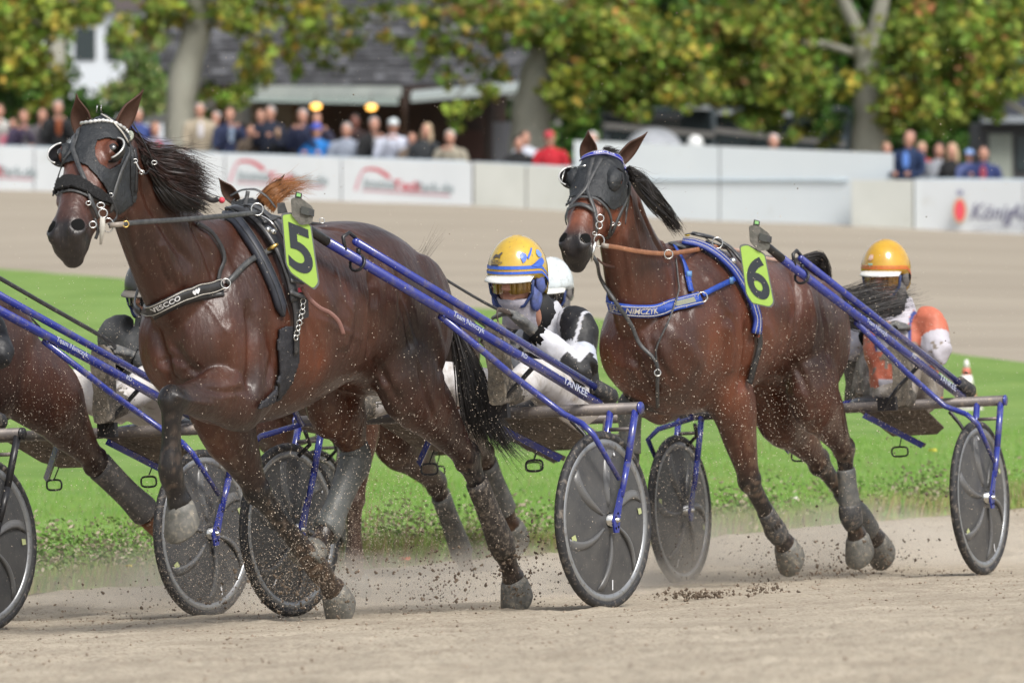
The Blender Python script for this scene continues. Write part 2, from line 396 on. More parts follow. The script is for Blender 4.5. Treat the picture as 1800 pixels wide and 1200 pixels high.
flower(1640, 42, .05, .03, (.75,.65,.04), 'wild_flower', 'yellow flower in the grass left of the rightmost wheel')
# traffic cone
def cone():
    D = 48.0; t = thing('traffic_cone', 'white traffic cone with red bands standing on the grass behind the right driver', 'traffic cone', (at(1699, 668, D).x, D, 0))
    z0 = terrain(1699, D); x = t.location.x; tt = at(1697, 632, D).z; R = .088; H = tt-z0
    mb = MB(); mb.bb(x-.11, x+.11, D-.11, D+.11, z0, z0+.03); obj('base', mb, mat('cone_white', (.75,.7,.68), .6), t)
    for i, (a, b, col) in enumerate([(0, .18, (.8,.76,.74)), (.18, .42, (.58,.16,.12)), (.42, .66, (.8,.76,.74)), (.66, .82, (.58,.16,.12)), (.82, 1, (.8,.76,.74))]):
        mb = MB(); mb.tube([(x, D, z0+.05+(H-.05)*a), (x, D, z0+.05+(H-.05)*b)], [R*(1-a*.88), R*(1-b*.88)], 16, up=Vector((1, 0, 0)))
        obj('band', mb, mat('cone%d' % int(col[1]*100), col, .5), t)
cone()

# ================================================================== barriers
def wall(name, label, c0, c1, top0, top1, m, dD=0, th=.12, n=10, seams=(), cat='wall'):
    t = thing(name, label, cat, (at((c0+c1)/2, 300, base_D((c0+c1)/2)+dD).x, base_D((c0+c1)/2)+dD, base_z((c0+c1)/2)))
    edges = [c0]+[s for s in seams if c0 < s < c1]+[c1]
    for a, b in zip(edges[:-1], edges[1:]):
        k = max(1, int(n*(b-a)/(c1-c0))); mb = MB(); R = []
        g = 1.0
        for i in range(k+1):
            c = a+g+(b-a-2*g)*i/k; D = base_D(c)+dD; tr = top0+(top1-top0)*(c-c0)/(c1-c0); zt = at(c, tr, D).z; zb = base_z(c)-.05
            x = at(c, 0, D).x; R.append([Vector((x, D, zb)), Vector((x, D, zt)), Vector((x, D+th, zt)), Vector((x, D+th, zb))])
        mb.rings(R); obj('panel', mb, m, t, smooth=False)
    return t
M_w1 = mat('board_white', (.76,.80,.83), .5, c2=(.70,.74,.77), scale=.7, dirt=(.55,.55,.50), dscale=2.2, dlim=(.62,.9))
M_w2 = mat('board_cream', (.68,.70,.66), .6, c2=(.60,.62,.58), scale=.9, dirt=(.5,.49,.42), dscale=2, dlim=(.6,.9))
M_w3 = mat('board_blue', (.70,.76,.79), .5, c2=(.65,.71,.75), scale=.5, dirt=(.5,.52,.5), dscale=2.5, dlim=(.62,.9))
M_red = mat('print_red', (.62,.06,.09), .6); M_grey = mat('print_grey', (.30,.36,.38), .6); M_pink = mat('print_pink', (.66,.32,.38), .6)
M_rail = mat('rail_grey', (.42,.50,.56), .5)
wA = wall('advertising_wall', 'long white advertising wall with red arch logos behind the left horse', -5000, 831, 88, 285.5, M_w1, n=100, seams=[-4200, -3400, -2600, -1900, -1400, -900, -400, 60, 395, 600, 831])
wB = wall('plain_wall', 'plain cream wall section between the advertising wall and the taller wall', 832, 1012, 285.5, 295, M_w2, n=6, seams=[925])
wC = wall('tall_wall', 'tall pale blue wall section behind the head of horse six', 1008, 1572, 247, 270, M_w3, dD=.3, n=12, seams=[1265])
wD = wall('low_cream_wall', 'low cream wall section left of the oval beer logo', 1496, 1606, 316.5, 316.5, M_w2, dD=-.12, n=4)
wE = wall('logo_wall', 'low white wall at right with red oval logo and script lettering', 1607, 5200, 316, 346, M_w1, dD=-.02, n=60, seams=[1800, 2100, 2500, 3000, 3600, 4300])
mb = MB(); mb.tube([at(c, 317, base_D(c)+.27) for c in range(1010, 1500, 40)], .018, 6); obj('seam_batten', mb, M_rail, wC)
mb = MB(); mb.tube([at(c, 286+(c-832)*.055, base_D(c)+.05) for c in (832, 900, 1012)], .025, 6); obj('top_rail', mb, M_rail, wB)
mb = MB(); mb.tube([at(c, 210+(c+1400)*.03384, base_D(c)+.05) for c in range(-1400, 832, 60)], .022, 6); obj('top_rail', mb, M_rail, wA)
mb = MB(); mb.tube([at(c, 316+(c-1607)*.0083, base_D(c)+.04) for c in range(1607, 3300, 60)], .028, 6); obj('top_rail', mb, M_rail, wE)
def on_wall(mb, c, r, off=.03, slope=.05):
    D = base_D(c); s = D/FPX; out = []
    for v in mb.v:
        cc = c+v[0]/s; d = base_D(cc)-off; out.append(tuple(at(cc, r-v[1]/s+(cc-c)*slope, d)))
    mb.v = out; return mb
def logoA(c0, dy, parent):
    def q(c, r): D = base_D(c)-.006; return at(c, r+dy, D)
    # sweeping roof arc
    P = [(c0, 338), (c0+6, 318), (c0+14, 303), (c0+28, 300), (c0+44, 304), (c0+60, 316)]; W = [5, 4.5, 4, 5, 6, 7]
    mb = MB(); mb2 = MB(); L = [q(a, b-w/2) for (a, b), w in zip(P, W)]; R = [q(a, b+w/2) for (a, b), w in zip(P, W)]
    Cc = interp([(*p, w) for p, w in zip(P, W)], 4); ring = []
    for i, (a, b, w) in enumerate(Cc):
        a2, b2, _ = Cc[min(i+1, len(Cc)-1)]; a1, b1, _ = Cc[max(i-1, 0)]; dx, dy2 = a2-a1, b2-b1; l = math.hypot(dx, dy2); ring.append((q(a-dy2/l*w/2, b+dx/l*w/2), q(a+dy2/l*w/2, b-dx/l*w/2)))
    for (a, b), (c, d) in zip(ring[:-1], ring[1:]): 
        k = mb if ring.index((a, b)) > 7 else mb2; k.add([a, b, d, c], [(0, 1, 2, 3)])
    obj('logo_arch', mb, M_red, parent, smooth=False); obj('logo_arch', mb2, M_pink, parent, smooth=False)
    s = base_D(c0)/FPX
    for txt, cx, rw, m, sz in (('Immo', c0+42, 326.5, M_grey, 24), ('Teck', c0+90, 330, M_red, 24), ('Park.de', c0+139, 333, M_grey, 22)):
        mb = on_wall(text_mb(txt, sz*s, bold=.02*sz*s), cx, rw+dy); obj('lettering', mb, m, parent, smooth=False)
    mb = MB(); mb.add([q(c0+12, 339), q(c0+166, 348), q(c0+166, 345), q(c0+12, 336)], [(0, 1, 2, 3)]); obj('logo_underline', mb, M_pink, parent, smooth=False)
logoA(625, -3, wA); logoA(404, -17, wA); logoA(-108, -31, wA); logoA(150, -26, wA)
mb = MB(); D = base_D(1687)-.13; c0 = at(1687, 370, D)
mb.add([c0+Vector((math.cos(a)*.105, 0, math.sin(a)*.19)) for a in np.linspace(0, 2*PI, 29)[:-1]], [tuple(range(28))]); obj('logo_oval', mb, mat('print_gold', (.5,.3,.12), .5), wE, smooth=False)
mb = MB(); mb.add([c0+Vector((math.cos(a)*.08, -.006, math.sin(a)*.165)) for a in np.linspace(0, 2*PI, 29)[:-1]], [tuple(range(28))]); obj('logo_oval', mb, M_red, wE, smooth=False)
M_ink = mat('print_ink', (.20,.20,.29), .6)
mb = MB(); k0 = at(1687, 338, D); mb.add([k0+Vector((x*.01, -.004, z*.01)) for x, z in ((-4, -5), (4, -5), (6, 4), (2, 1), (0, 7), (-2, 1), (-6, 4))], [tuple(range(7))]); obj('logo_crown', mb, M_ink, wE, smooth=False)
mb = on_wall(text_mb('König', 40*D/FPX, shear=.35, sx=.8, bold=.004), 1741, 374, .05, .02); obj('lettering', mb, M_ink, wE, smooth=False)
mb = on_wall(text_mb('Alber', 40*D/FPX, shear=.35, sx=.8, bold=.004), 1808, 375, .05, .02); obj('lettering', mb, M_ink, wE, smooth=False)
mb = MB(); mb.tube([at(a, b, base_D(a)-.05) for a, b in ((1710, 402), (1760, 397), (1830, 399))], .006, 4); obj('flourish', mb, M_ink, wE)

# ================================================================== club house and sheds behind
def W3(c, r, D): return at(c, r, D)
M_shin = mat('shingle', (1,1,1), .8, vcol='Col', bump=.4, bscale=20)
M_dark = mat('dark_wood', (.028,.022,.02), .7, c2=(.05,.028,.022), scale=3)
M_fascia = mat('fascia', (.30,.33,.31), .5, c2=(.22,.25,.24), scale=3)
M_panel = mat('panel_tan', (.20,.19,.16), .8, c2=(.14,.135,.12), scale=2)
M_glassd = mat('window_dark', (.03,.045,.05), .12, spec=.8)
def clubhouse():
    D = 139.0; s = D/FPX; x0, x1 = at(250, 0, D).x, at(916, 0, D).x; z = lambda r: at(0, r, D).z; zg = -1.2
    t = thing('clubhouse', 'dark clubhouse with shingled roof, pale eaves and two lit lamps behind the spectators', 'building', ((x0+x1)/2, D, zg))
    mb = MB(); mb.bb(x0+.3, x1-.3, D+2.6, D+9, zg, 3.4); obj('wall', mb, M_dark, t, smooth=False)
    mb = MB(); mb.bb(x0+.3, x1-.3, D+.5, D+2.6, zg, zg+.12); obj('terrace', mb, M_apron, t, smooth=False)
    # roof slab and shingles
    zr = z(152); sl = math.radians(38); cs, sn = math.cos(sl), math.sin(sl); Lr = 8.5
    mb = MB(); mb.add([Vector((x, D+a*cs+b*sn*.0, zr+a*sn-b)) for x in (x0, x1) for a in (0, Lr) for b in (.02, .2)], [(0,1,3,2),(4,6,7,5),(0,4,5,1),(2,3,7,6),(0,2,6,4),(1,5,7,3)]); obj('roof', mb, M_dark, t, smooth=False)
    mb = MB(); a = 0
    while a < Lr-.1:
        x = x0+random.uniform(-.2, 0)
        while x < x1:
            w = random.uniform(.2, .42); g = random.choice([.035, .045, .06, .08, .11]); g *= random.uniform(.8, 1.2)
            lift = random.uniform(.025, .055); p = Vector((x+w/2, D+(a+.09)*cs, zr+(a+.09)*sn+lift))
            mb.col = (g, g*1.02, g*1.12); mb.box(p, (w/2-.008, 0, 0), (0, cs*.1, sn*.1-.012), (0, -sn*.012, cs*.012)); x += w
        a += .17
    obj('shingles', mb, M_shin, t, smooth=False, kind='stuff', vcol=True)
    mb = MB(); mb.add([W3(425, 150, D-.9), W3(706, 152, D-.9), W3(706, 170, D-.95), W3(425, 172, D-.95)]+[W3(425, 150, D+.1), W3(706, 152, D+.1), W3(706, 168, D+.1), W3(425, 170, D+.1)], [(0,1,2,3),(4,7,6,5),(0,4,5,1),(1,5,6,2),(2,6,7,3),(3,7,4,0)]); obj('eaves_board', mb, M_fascia, t, smooth=False)
    mb = MB(); mb.add([W3(425, 172, D-1.0), W3(700, 171, D-1.0), W3(700, 184, D-1.05), W3(425, 178, D-1.05)]+[W3(425, 172, D-.8), W3(700, 171, D-.8), W3(700, 184, D-.8), W3(425, 178, D-.8)], [(0,1,2,3),(4,7,6,5),(0,4,5,1),(1,5,6,2),(2,6,7,3),(3,7,4,0)]); obj('gutter', mb, mat('gutter', (.20,.25,.23), .4), t, smooth=False)
    mb = MB(); P = [W3(722, 171, D-2), W3(920, 153, D-2), W3(920, 163, D-2), W3(722, 180, D-2)]; mb.prism(P, (0, 1.9, .12)); obj('awning', mb, mat('awning', (.38,.43,.42), .5), t, smooth=False)
    for c0, c1, r0, r1, m in ((440, 516, 183, 300, M_panel), (760, 790, 190, 300, M_dark), (866, 902, 215, 300, mat('door_grey', (.10,.105,.12), .6)), (905, 940, 190, 300, M_dark), (800, 850, 230, 300, mat('door_brown', (.05,.022,.018), .6))):
        mb = MB(); a, b = W3(c0, r0, D+1.9), W3(c1, r1, D+1.9); mb.bb(a.x, b.x, D+1.9, D+2.0, zg, a.z); obj('wall_panel', mb, m, t, smooth=False)
    for c in (518, 712, 858): 
        mb = MB(); a = W3(c, 172, D-.4); mb.tube([(a.x, D-.4, zg), (a.x, D-.4, a.z)], .05, 8, up=Vector((1, 0, 0))); obj('post', mb, M_dark, t)
    for c, r in ((555.5, 187), (653, 188.5)):
        mb = MB(); p = W3(c, r, D-1.0); mb.ell(p, Vector((.11, 0, 0)), Vector((0, .11, 0)), Vector((0, 0, .06))); lp = obj('lamp_shade', mb, mat('lamp_glow', (.9,.6,.2), .5, emit=(1, .48, .09, 1.9)), t)
        mb = MB(); mb.tube([p+Vector((0, 0, .07)), p+Vector((0, 0, .25))], .012, 6, up=Vector((1, 0, 0))); mb.bb(p.x-.05, p.x+.05, p.y-.05, p.y+.05, p.z+.085, p.z+.11); obj('lamp_bracket', mb, M_dark, t)
        ld = bpy.data.lights.new('lamp_light', 'POINT'); ld.energy = 12; ld.color = (1, .6, .25); ld.shadow_soft_size = .15; lo = bpy.data.objects.new('lamp_light', ld); COL.objects.link(lo); lo.location = p-Vector((0, 0, .25))
clubhouse()
def pavilion():
    D = 133.0; t = thing('garden_pavilion', 'low dark glazed pavilion with pale beams behind the tall wall', 'building', (at(1260, 0, D).x, D, -1.2))
    zg = -1.2
    a, b = W3(1062, 190, D), W3(1500, 190, D)
    mb = MB(); mb.bb(a.x, b.x, D+.6, D+5, zg, W3(0, 192, D).z); obj('wall', mb, mat('teal_dark', (.018,.03,.035), .5), t, smooth=False)
    for i, (c0, c1, r) in enumerate(((1203, 1250, 184), (1256, 1392, 193), (1066, 1200, 196))):
        mb = MB(); p, q = W3(c0, r, D+.3), W3(c1, r+(c1-c0)*.035, D+.3); mb.prism([p, q, q-Vector((0, 0, .09)), p-Vector((0, 0, .09))], (0, .3, 0)); obj('roof_edge', mb, mat('roof_edge', (.42,.45,.46), .5) if i < 2 else mat('roofdark', (.05,.055,.06), .5), t, smooth=False)
    for c0, r0, c1, r1 in ((1062, 216, 1256, 232), (1256, 224, 1486, 249)):
        mb = MB(); p, q = W3(c0, r0, D-.5), W3(c1, r1, D-.5); mb.prism([p, q, q-Vector((0, 0, .11)), p-Vector((0, 0, .11))], (0, .1, 0)); obj('beam', mb, mat('beam', (.27,.26,.25), .6), t, smooth=False)
    for c in (1066, 1254, 1395, 1484):
        mb = MB(); p = W3(c, 230, D-.4); mb.tube([(p.x, D-.4, zg), (p.x, D-.4, W3(c, 190 if c > 1200 else 216, D).z if c < 1300 else W3(c, 236, D).z)], .05, 8, up=Vector((1, 0, 0))); obj('post', mb, mat('postteal', (.05,.07,.08), .5), t)
    for c0, c1 in ((1075, 1130), (1135, 1195), (1262, 1320), (1326, 1388)):
        mb = MB(); p, q = W3(c0, 200, D+.57), W3(c1, 245, D+.57); mb.bb(p.x, q.x, D+.56, D+.6, q.z-.4, p.z-.02); obj('window', mb, M_glassd, t, smooth=False)
    D = 124.0; p = W3(1149, 262, D); mb = MB(); mb.ell(p-Vector((0, 0, .1)), Vector((.55, 0, 0)), Vector((0, .6, 0)), Vector((0, 0, .5)), 24, 12); tag(obj('dome_tent', mb, mat('tent', (.42,.44,.48), .6, c2=(.36,.38,.42), scale=3)), 'grey rounded dome tent standing behind the tall wall', 'tent')
    p = W3(1222, 252, D); mb = MB(); mb.sph(p, .15); mb.tube([p-Vector((0, 0, .12)), Vector((p.x, p.y, -1.1))], .03, 8, up=Vector((1, 0, 0))); tag(obj('globe_lamp', mb, mat('globe', (.78,.8,.8), .3)), 'white globe lamp on a post just above the tall wall', 'lamp')
pavilion()
def kiosk():
    D = 136.0; t = thing('kiosk', 'small dark kiosk with pale door at the right edge', 'building', (at(1790, 0, D).x, D, -1.2)); zg = -1.2; z = lambda r: W3(0, r, D).z
    mb = MB(); mb.bb(W3(1722, 0, D).x, W3(1960, 0, D).x, D, D+3, zg, z(218)); obj('wall', mb, mat('kiosk_wall', (.07,.07,.075), .7), t, smooth=False)
    mb = MB(); mb.bb(W3(1738, 0, D).x, W3(1779, 0, D).x, D-.05, D-.003, zg, z(235)); obj('door', mb, mat('kiosk_door', (.30,.33,.29), .7), t, smooth=False)
    mb = MB(); mb.bb(W3(1725, 0, D).x, W3(1975, 0, D).x, D-.6, D+.4, z(215), z(204)); obj('roof_edge', mb, mat('kfascia', (.28,.31,.34), .5), t, smooth=False)
    mb = MB(); mb.prism([Vector((W3(c, 0, D).x, D-.5, z(r))) for c, r in ((1728, 203), (1975, 203), (1975, 150), (1760, 158))], (0, 3.2, .9)); obj('roof', mb, mat('kroof', (.05,.055,.075), .7), t, smooth=False)
    mb = MB(); mb.bb(W3(1786, 0, D).x, W3(1806, 0, D).x, D-.06, D-.003, z(300), z(240)); obj('window', mb, M_glassd, t, smooth=False)
kiosk()
def car():
    D = 142.0; s = D/FPX; x = at(272, 0, D).x; z0 = at(0, 243, D).z; t = thing('parked_car', 'white car parked beyond the fence behind the left horse', 'car', (x, D, z0))
    prof = [(-2.1, .3), (-2.1, .75), (-1.2, .9), (-.6, 1.35), (.7, 1.38), (1.4, .95), (2.1, .85), (2.15, .3)]
    mb = MB(); mb.prism([Vector((x+a, D-.8, z0+b)) for a, b in prof], (0, 1.6, 0)); obj('body', mb, mat('car_white', (.75,.77,.78), .25, coat=.6), t, smooth=False)
    for q in ([(-1.05, .93), (-.55, 1.28), (0, 1.3), (0, .93)], [(.06, .93), (.06, 1.3), (.66, 1.31), (1.2, .95)]):
        mb = MB(); mb.prism([Vector((x+a, D-.82, z0+b)) for a, b in q], (0, .015, 0)); obj('window', mb, M_glassd, t, smooth=False)
    for a in (-1.3, 1.35):
        mb = MB(); mb.tube([(x+a, D-.84, z0+.3), (x+a, D-.6, z0+.3)], .31, 18); obj('wheel', mb, M_dark, t)
car()
def far_house():
    D = 230.0; s = D/FPX; t = thing('far_house', 'pale house glimpsed between the leaves at top left', 'building', (at(170, 0, D).x, D, -1)); 
    a, b = at(70, 0, D), at(300, 0, D)
    mb = MB(); mb.bb(a.x, b.x, D, D+6, -1, 4.2); obj('wall', mb, mat('house_wall', (.62,.66,.70), .8), t, smooth=False)
    mb = MB(); mb.prism([Vector((a.x-.5, D-.4, 4.1)), Vector((b.x+.5, D-.4, 4.1)), Vector((b.x-1, D-.4, 6.5)), Vector((a.x+1, D-.4, 6.5))], (0, 6, 0)); obj('roof', mb, mat('house_roof', (.12,.1,.1), .8), t, smooth=False)
    for c in (100, 150, 205, 255):
        p = at(c, 60, D); mb = MB(); mb.bb(p.x-.35, p.x+.35, D-.05, D-.003, 2.4, 3.5); obj('window', mb, M_glassd, t, smooth=False)
far_house()

# ================================================================== trees
PAL = dict(mix=[((.20,.29,.045), 6), ((.13,.21,.033), 5), ((.28,.32,.055), 5), ((.40,.36,.06), 2.2), ((.36,.20,.06), .45), ((.28,.15,.06), .3)],
           yel=[((.26,.32,.05), 5), ((.44,.39,.06), 3), ((.38,.25,.065), .45), ((.17,.24,.04), 5)],
           dark=[((.035,.085,.015), 5), ((.06,.13,.02), 4), ((.10,.18,.03), 1)],
           pale=[((.22,.30,.09), 4), ((.15,.24,.06), 3), ((.30,.36,.12), 2)])
M_bark = mat('bark', (.46,.45,.38), .9, c2=(.30,.29,.24), scale=1.2, dirt=(.46,.47,.40), dscale=3, dlim=(.55,.7), bump=.6, bscale=12, stretch=(1, 1, .35))
def pick(p):
    r = random.random()*sum(w for _, w in p)
    for c, w in p:
        r -= w
        if r <= 0: return c
    return p[-1][0]
def leaf(mb, p, s, col):
    A = Vector((random.gauss(0, 1), random.gauss(0, 1), random.gauss(0, .8))).normalized(); B = A.cross(Vector((random.gauss(0, 1), random.gauss(0, 1), random.gauss(0, 1)))).normalized()
    Cn = A.cross(B)*.18; s *= random.uniform(.65, 1.35)
    mb.add([p-A*s*.5, p+B*s*.42+Cn*s, p+A*s*.5, p-B*s*.42+Cn*s], [(0, 1, 2), (0, 2, 3)], tuple(x*random.uniform(.8, 1.25) for x in col))
def tree(label, trunk, limbs, clumps, pal, D, crown=None, name='leafy_tree', lsize=.155, dens=1.75, upper=True):
    """trunk: [(col,row,radius m)], limbs likewise; clumps: (col,row,rx,ry,count,depth offset,palette)"""
    b = at(trunk[0][0], trunk[0][1], D); zg = -1.2; t = thing(name, label, 'tree', (b.x, D, zg))
    mb = MB(); pts = [Vector((b.x, D, zg))]+[at(c, r, D) for c, r, _ in trunk]; rr = [trunk[0][2]*1.35]+[q[2] for q in trunk]
    P = interp([(*p, r) for p, r in zip(pts, rr)], 4); mb.tube([Vector(p[:3]) for p in P], [p[3]*(1+.06*math.sin(i*1.7)) for i, p in enumerate(P)], 14)
    obj('trunk', mb, M_bark, t)
    for L in limbs:
        mb = MB(); P = interp([(*at(c, r, D+dd), w) for c, r, w, dd in L], 4); mb.tube([Vector(p[:3]) for p in P], [p[3] for p in P], 8); obj('limb', mb, M_bark, t)
    mb = MB()
    for cl in clumps:
        c, r, rx, ry, n, dd = cl[:6]; pp = PAL[cl[6] if len(cl) > 6 else pal]; n *= .62 if 395 < c < 900 else .9
        sub = [(random.gauss(0, .55), random.gauss(0, .5), random.gauss(0, .5)) for _ in range(max(3, int(n*dens/22)))]
        for sc in sub:
            base = pick(pp); bv = random.choice([.35, .55, .8, 1, 1.15]); base = tuple(q*bv for q in base)
            for _ in range(22):
                a, q, w = (sc[0]+random.gauss(0, .17)), (sc[1]+random.gauss(0, .2)), (sc[2]+random.gauss(0, .15))
                col = base if random.random() < .62 else pick(pp)
                leaf(mb, at(c+a*rx, r+q*ry, D+dd+w*1.6), lsize, col)
    if upper:
        cx, cz, R = b.x+random.uniform(-.5, .5), 6.2, 3.6
        for _ in range(90):
            a = Vector((random.gauss(0, 1), random.gauss(0, 1), random.gauss(0, 1))).normalized()*random.uniform(.55, 1.0); o = Vector((cx+a.x*R*1.1, D+a.y*R, cz+a.z*R*.72)); base = pick(PAL[pal])
            for _ in range(26): leaf(mb, o+Vector((random.gauss(0, .5), random.gauss(0, .5), random.gauss(0, .4))), lsize*1.6, base if random.random() < .6 else pick(PAL[pal]))
    obj('crown', mb, M_leafv, t, vcol=True, smooth=False, kind='stuff', tri=True)
T = lambda *a, **k: tree(*a, **k)
G = [(345, 20), (345, -200)]
T('pale barked tree with twisted trunk just right of the left horse ears', [(318, 250, .30), (322, 150, .29), (345, 60, .26), (350, 0, .22), (345, -120, .18)],
  [[(352, 30, .14, 0), (395, -40, .10, .5), (470, -130, .05, 1)], [(340, 50, .12, 0), (285, -30, .08, -.4), (200, -110, .05, -.6)], [(440, 10, .05, .5), (560, 30, .04, 0), (690, 40, .02, -.5)]],
  [(420, 20, 75, 40, 430, -.4, 'yel'), (440, 110, 45, 45, 240, -.6, 'yel'), (420, 165, 40, 22, 230, -.5, 'mix'), (540, 10, 80, 34, 330, -.8, 'yel'), (560, 80, 70, 40, 170, -.6, 'yel'), (640, 60, 60, 40, 130, -.5, 'yel'), (680, 10, 60, 26, 170, -.5, 'yel'), (300, 10, 50, 26, 330, -.4, 'yel'), (270, 40, 28, 28, 120, -.4, 'yel'), (380, 175, 30, 22, 150, .8, 'mix'), (500, 100, 40, 40, 170, -.8, 'yel')], 'yel', 127)
T('big plane tree with swelling trunk left of horse six head', [(935, 270, .42), (935, 200, .38), (950, 130, .36), (965, 70, .30), (975, -40, .26)],
  [[(985, 130, .17, 0), (1050, 85, .13, -.3), (1090, 40, .10, -.5), (1130, -40, .08, -.8)], [(945, 90, .12, 0), (895, 40, .09, -.3), (860, -30, .06, -.4)], [(1040, 110, .09, 0), (1150, 100, .05, -.4), (1240, 120, .03, -.8)], [(900, 70, .05, 0), (840, 130, .035, -.4), (800, 170, .02, -.6)]],
  [(760, 20, 60, 36, 260, -.5), (850, 20, 60, 36, 420, -.6), (930, 40, 55, 40, 560, -.7), (1010, 40, 70, 45, 900, -.6), (1100, 60, 70, 55, 1050, -.8), (1040, 150, 55, 42, 700, -.9, 'yel'), (1110, 165, 60, 38, 760, -.9, 'mix'), (1180, 90, 60, 60, 800, -.7), (1200, 150, 50, 36, 560, -.8, 'yel'), (800, 90, 55, 45, 190, -.6, 'yel'), (870, 100, 40, 40, 170, -.6), (815, 190, 30, 22, 130, -.8, 'yel'), (800, 222, 15, 14, 50, -.8), (850, 165, 32, 20, 120, -.7, 'yel'), (990, 175, 30, 26, 300, -.8, 'yel'), (740, 95, 40, 40, 170, -.6, 'yel')], 'mix', 126)
T('forked tree with pale limbs spreading above the low walls at right', [(1528, 262, .34), (1530, 190, .30), (1528, 130, .27), (1528, 80, .30)],
  [[(1528, 100, .17, 0), (1505, 50, .14, 0), (1478, -10, .12, 0), (1440, -120, .08, .2)], [(1530, 90, .17, 0), (1545, 30, .15, 0), (1558, -40, .12, 0), (1575, -150, .08, -.2)], [(1505, 95, .08, 0), (1430, 75, .06, -.4), (1370, 90, .05, -.6), (1335, 120, .03, -.8)], [(1560, 130, .08, 0), (1660, 150, .06, -.4), (1750, 170, .06, -.6), (1820, 210, .03, -.6)]],
  [(1280, 50, 70, 55, 700, -.6), (1270, 140, 60, 42, 640, -.8, 'mix'), (1360, 70, 60, 60, 820, -.7), (1370, 160, 60, 44, 640, -.8), (1430, 150, 50, 40, 440, -.7), (1430, 40, 55, 50, 480, .6), (1340, 205, 40, 20, 240, -.6), (1450, 215, 30, 26, 190, -.4, 'dark'), (1440, 230, 40, 20, 160, .9, 'yel'),
   (1600, 60, 60, 60, 640, -.5), (1610, 150, 60, 50, 640, -.7, 'yel'), (1680, 80, 60, 70, 760, -.6), (1690, 170, 60, 40, 620, -.8, 'mix'), (1640, 205, 50, 26, 330, -.6, 'yel'), (1760, 60, 60, 60, 700, -.6), (1780, 140, 50, 40, 420, -.6, 'yel'), (1540, 140, 30, 30, 90, -.7, 'yel'), (1580, 210, 26, 24, 120, -.5), (1850, 80, 80, 80, 700, -.6)], 'mix', 127)
T('yellowing tree hanging over the people at the far left', [(-60, 260, .3), (-55, 150, .27), (-50, 40, .22)], [[(-50, 60, .1, 0), (20, 30, .07, -.4), (90, 50, .03, -.6)]],
  [(20, 20, 60, 50, 800, -.5, 'yel'), (30, 90, 55, 45, 650, -.6, 'yel'), (60, 150, 40, 40, 330, -.5, 'yel'), (100, 30, 50, 35, 330, -.5, 'mix'), (10, 170, 36, 30, 260, -.4, 'dark'), (-80, 80, 80, 80, 800, 0), (160, 10, 50, 18, 160, -.5, 'mix')], 'yel', 122)
T('dark green tree behind the spectators left of the horse ears', [(95, 260, .25), (95, 120, .22), (98, 20, .16)], [],
  [(72, 160, 50, 45, 900, 0, 'dark'), (60, 205, 70, 26, 900, 0, 'dark'), (150, 190, 45, 24, 500, 0, 'dark'), (20, 130, 55, 60, 800, .5, 'dark')], 'dark', 134, upper=False)
T('pale green willow like tree right of the white gaps', [(235, 260, .2), (235, 130, .16), (240, 40, .12)], [],
  [(250, 125, 45, 50, 420, 0, 'pale'), (260, 175, 45, 28, 300, 0, 'pale'), (215, 170, 36, 30, 220, 0, 'pale'), (205, 55, 40, 36, 190, 0, 'mix'), (120, 60, 30, 30, 110, 0, 'mix')], 'pale', 138, upper=False)
def hedge(label, c0, c1, top, D, pal, n, name='far_trees', bottom=290):
    mb = MB()
    for _ in range(n):
        base = pick(PAL[pal]); c = random.uniform(c0, c1); r = random.uniform(top, bottom); q = at(c, r, D+random.uniform(0, 3))
        for _ in range(14): leaf(mb, q+Vector((random.gauss(0, .35), random.gauss(0, .35), random.gauss(0, .3))), .34, base if random.random() < .7 else pick(PAL[pal]))
    return tag(obj(name, mb, M_leafv, vcol=True, smooth=False, kind='stuff', tri=True), label, 'trees')
hedge('dark mass of far trees behind the left side of the clubhouse', -700, 420, -260, 250, 'dark', 1500)
hedge('dark mass of far trees beyond the pavilion and kiosk', 900, 2700, -260, 170, 'dark', 2600)
hedge('far trees beyond the frame to the left', -4600, -700, -200, 230, 'mix', 900)
hedge('far trees beyond the frame to the right', 2700, 5200, -200, 180, 'mix', 900)
# pale openings of the far house stay visible between tree crowns
# ================================================================== horse bodies
def pt_seg(V, a, b):
    d = b-a; t = np.clip(((V-a)@d)/(d@d), 0, 1); return np.linalg.norm(V-(a+t[:, None]*d), axis=1), t
HIND = dict(a=[.105, .105, .078, .048, .050, .036, .034, .044, .036, .048], b=[.20, .175, .12, .062, .074, .048, .042, .052, .040, .056])
FORE = dict(a=[.09, .09, .072, .050, .056, .038, .036, .046, .038, .050], b=[.18, .145, .098, .058, .062, .046, .042, .054, .042, .058])
def leg_points(fr, J, hind):
    """J: root, upper joint, middle joint, fetlock, hoof-top as world points -> sampled chain of ten"""
    r, u, m, t, h = J; L = lambda a, b, k: a.lerp(b, k)
    return [r, u, L(u, m, .45), L(u, m, .86), m, L(m, t, .16), L(m, t, .6), t, L(t, h, .6), h]
def hoof(fr, t, h, toe, side, s=1.0):
    """hoof capsule: coronet centre h, axis from fetlock t; toe direction"""
    ax = (h-t).normalized(); F = (toe-ax*toe.dot(ax)).normalized(); S = ax.cross(F); mb = MB(); secs = []
    for k, w, fo, ba, sh in ((-.006, .046, .050, .044, 0), (.012, .056, .060, .052, .002), (.045, .063, .074, .056, .010), (.088, .070, .092, .060, .020), (.095, .066, .087, .056, .022)):
        c = h+ax*(k*s)+F*((fo-ba)/2*s+sh*s*.6)
        # slanted sole: front is lower
        secs.append((c, S*w*s, F*(fo+ba)/2*s+ax*(k*.22*s)))
    mb.loft(secs, 18); return mb
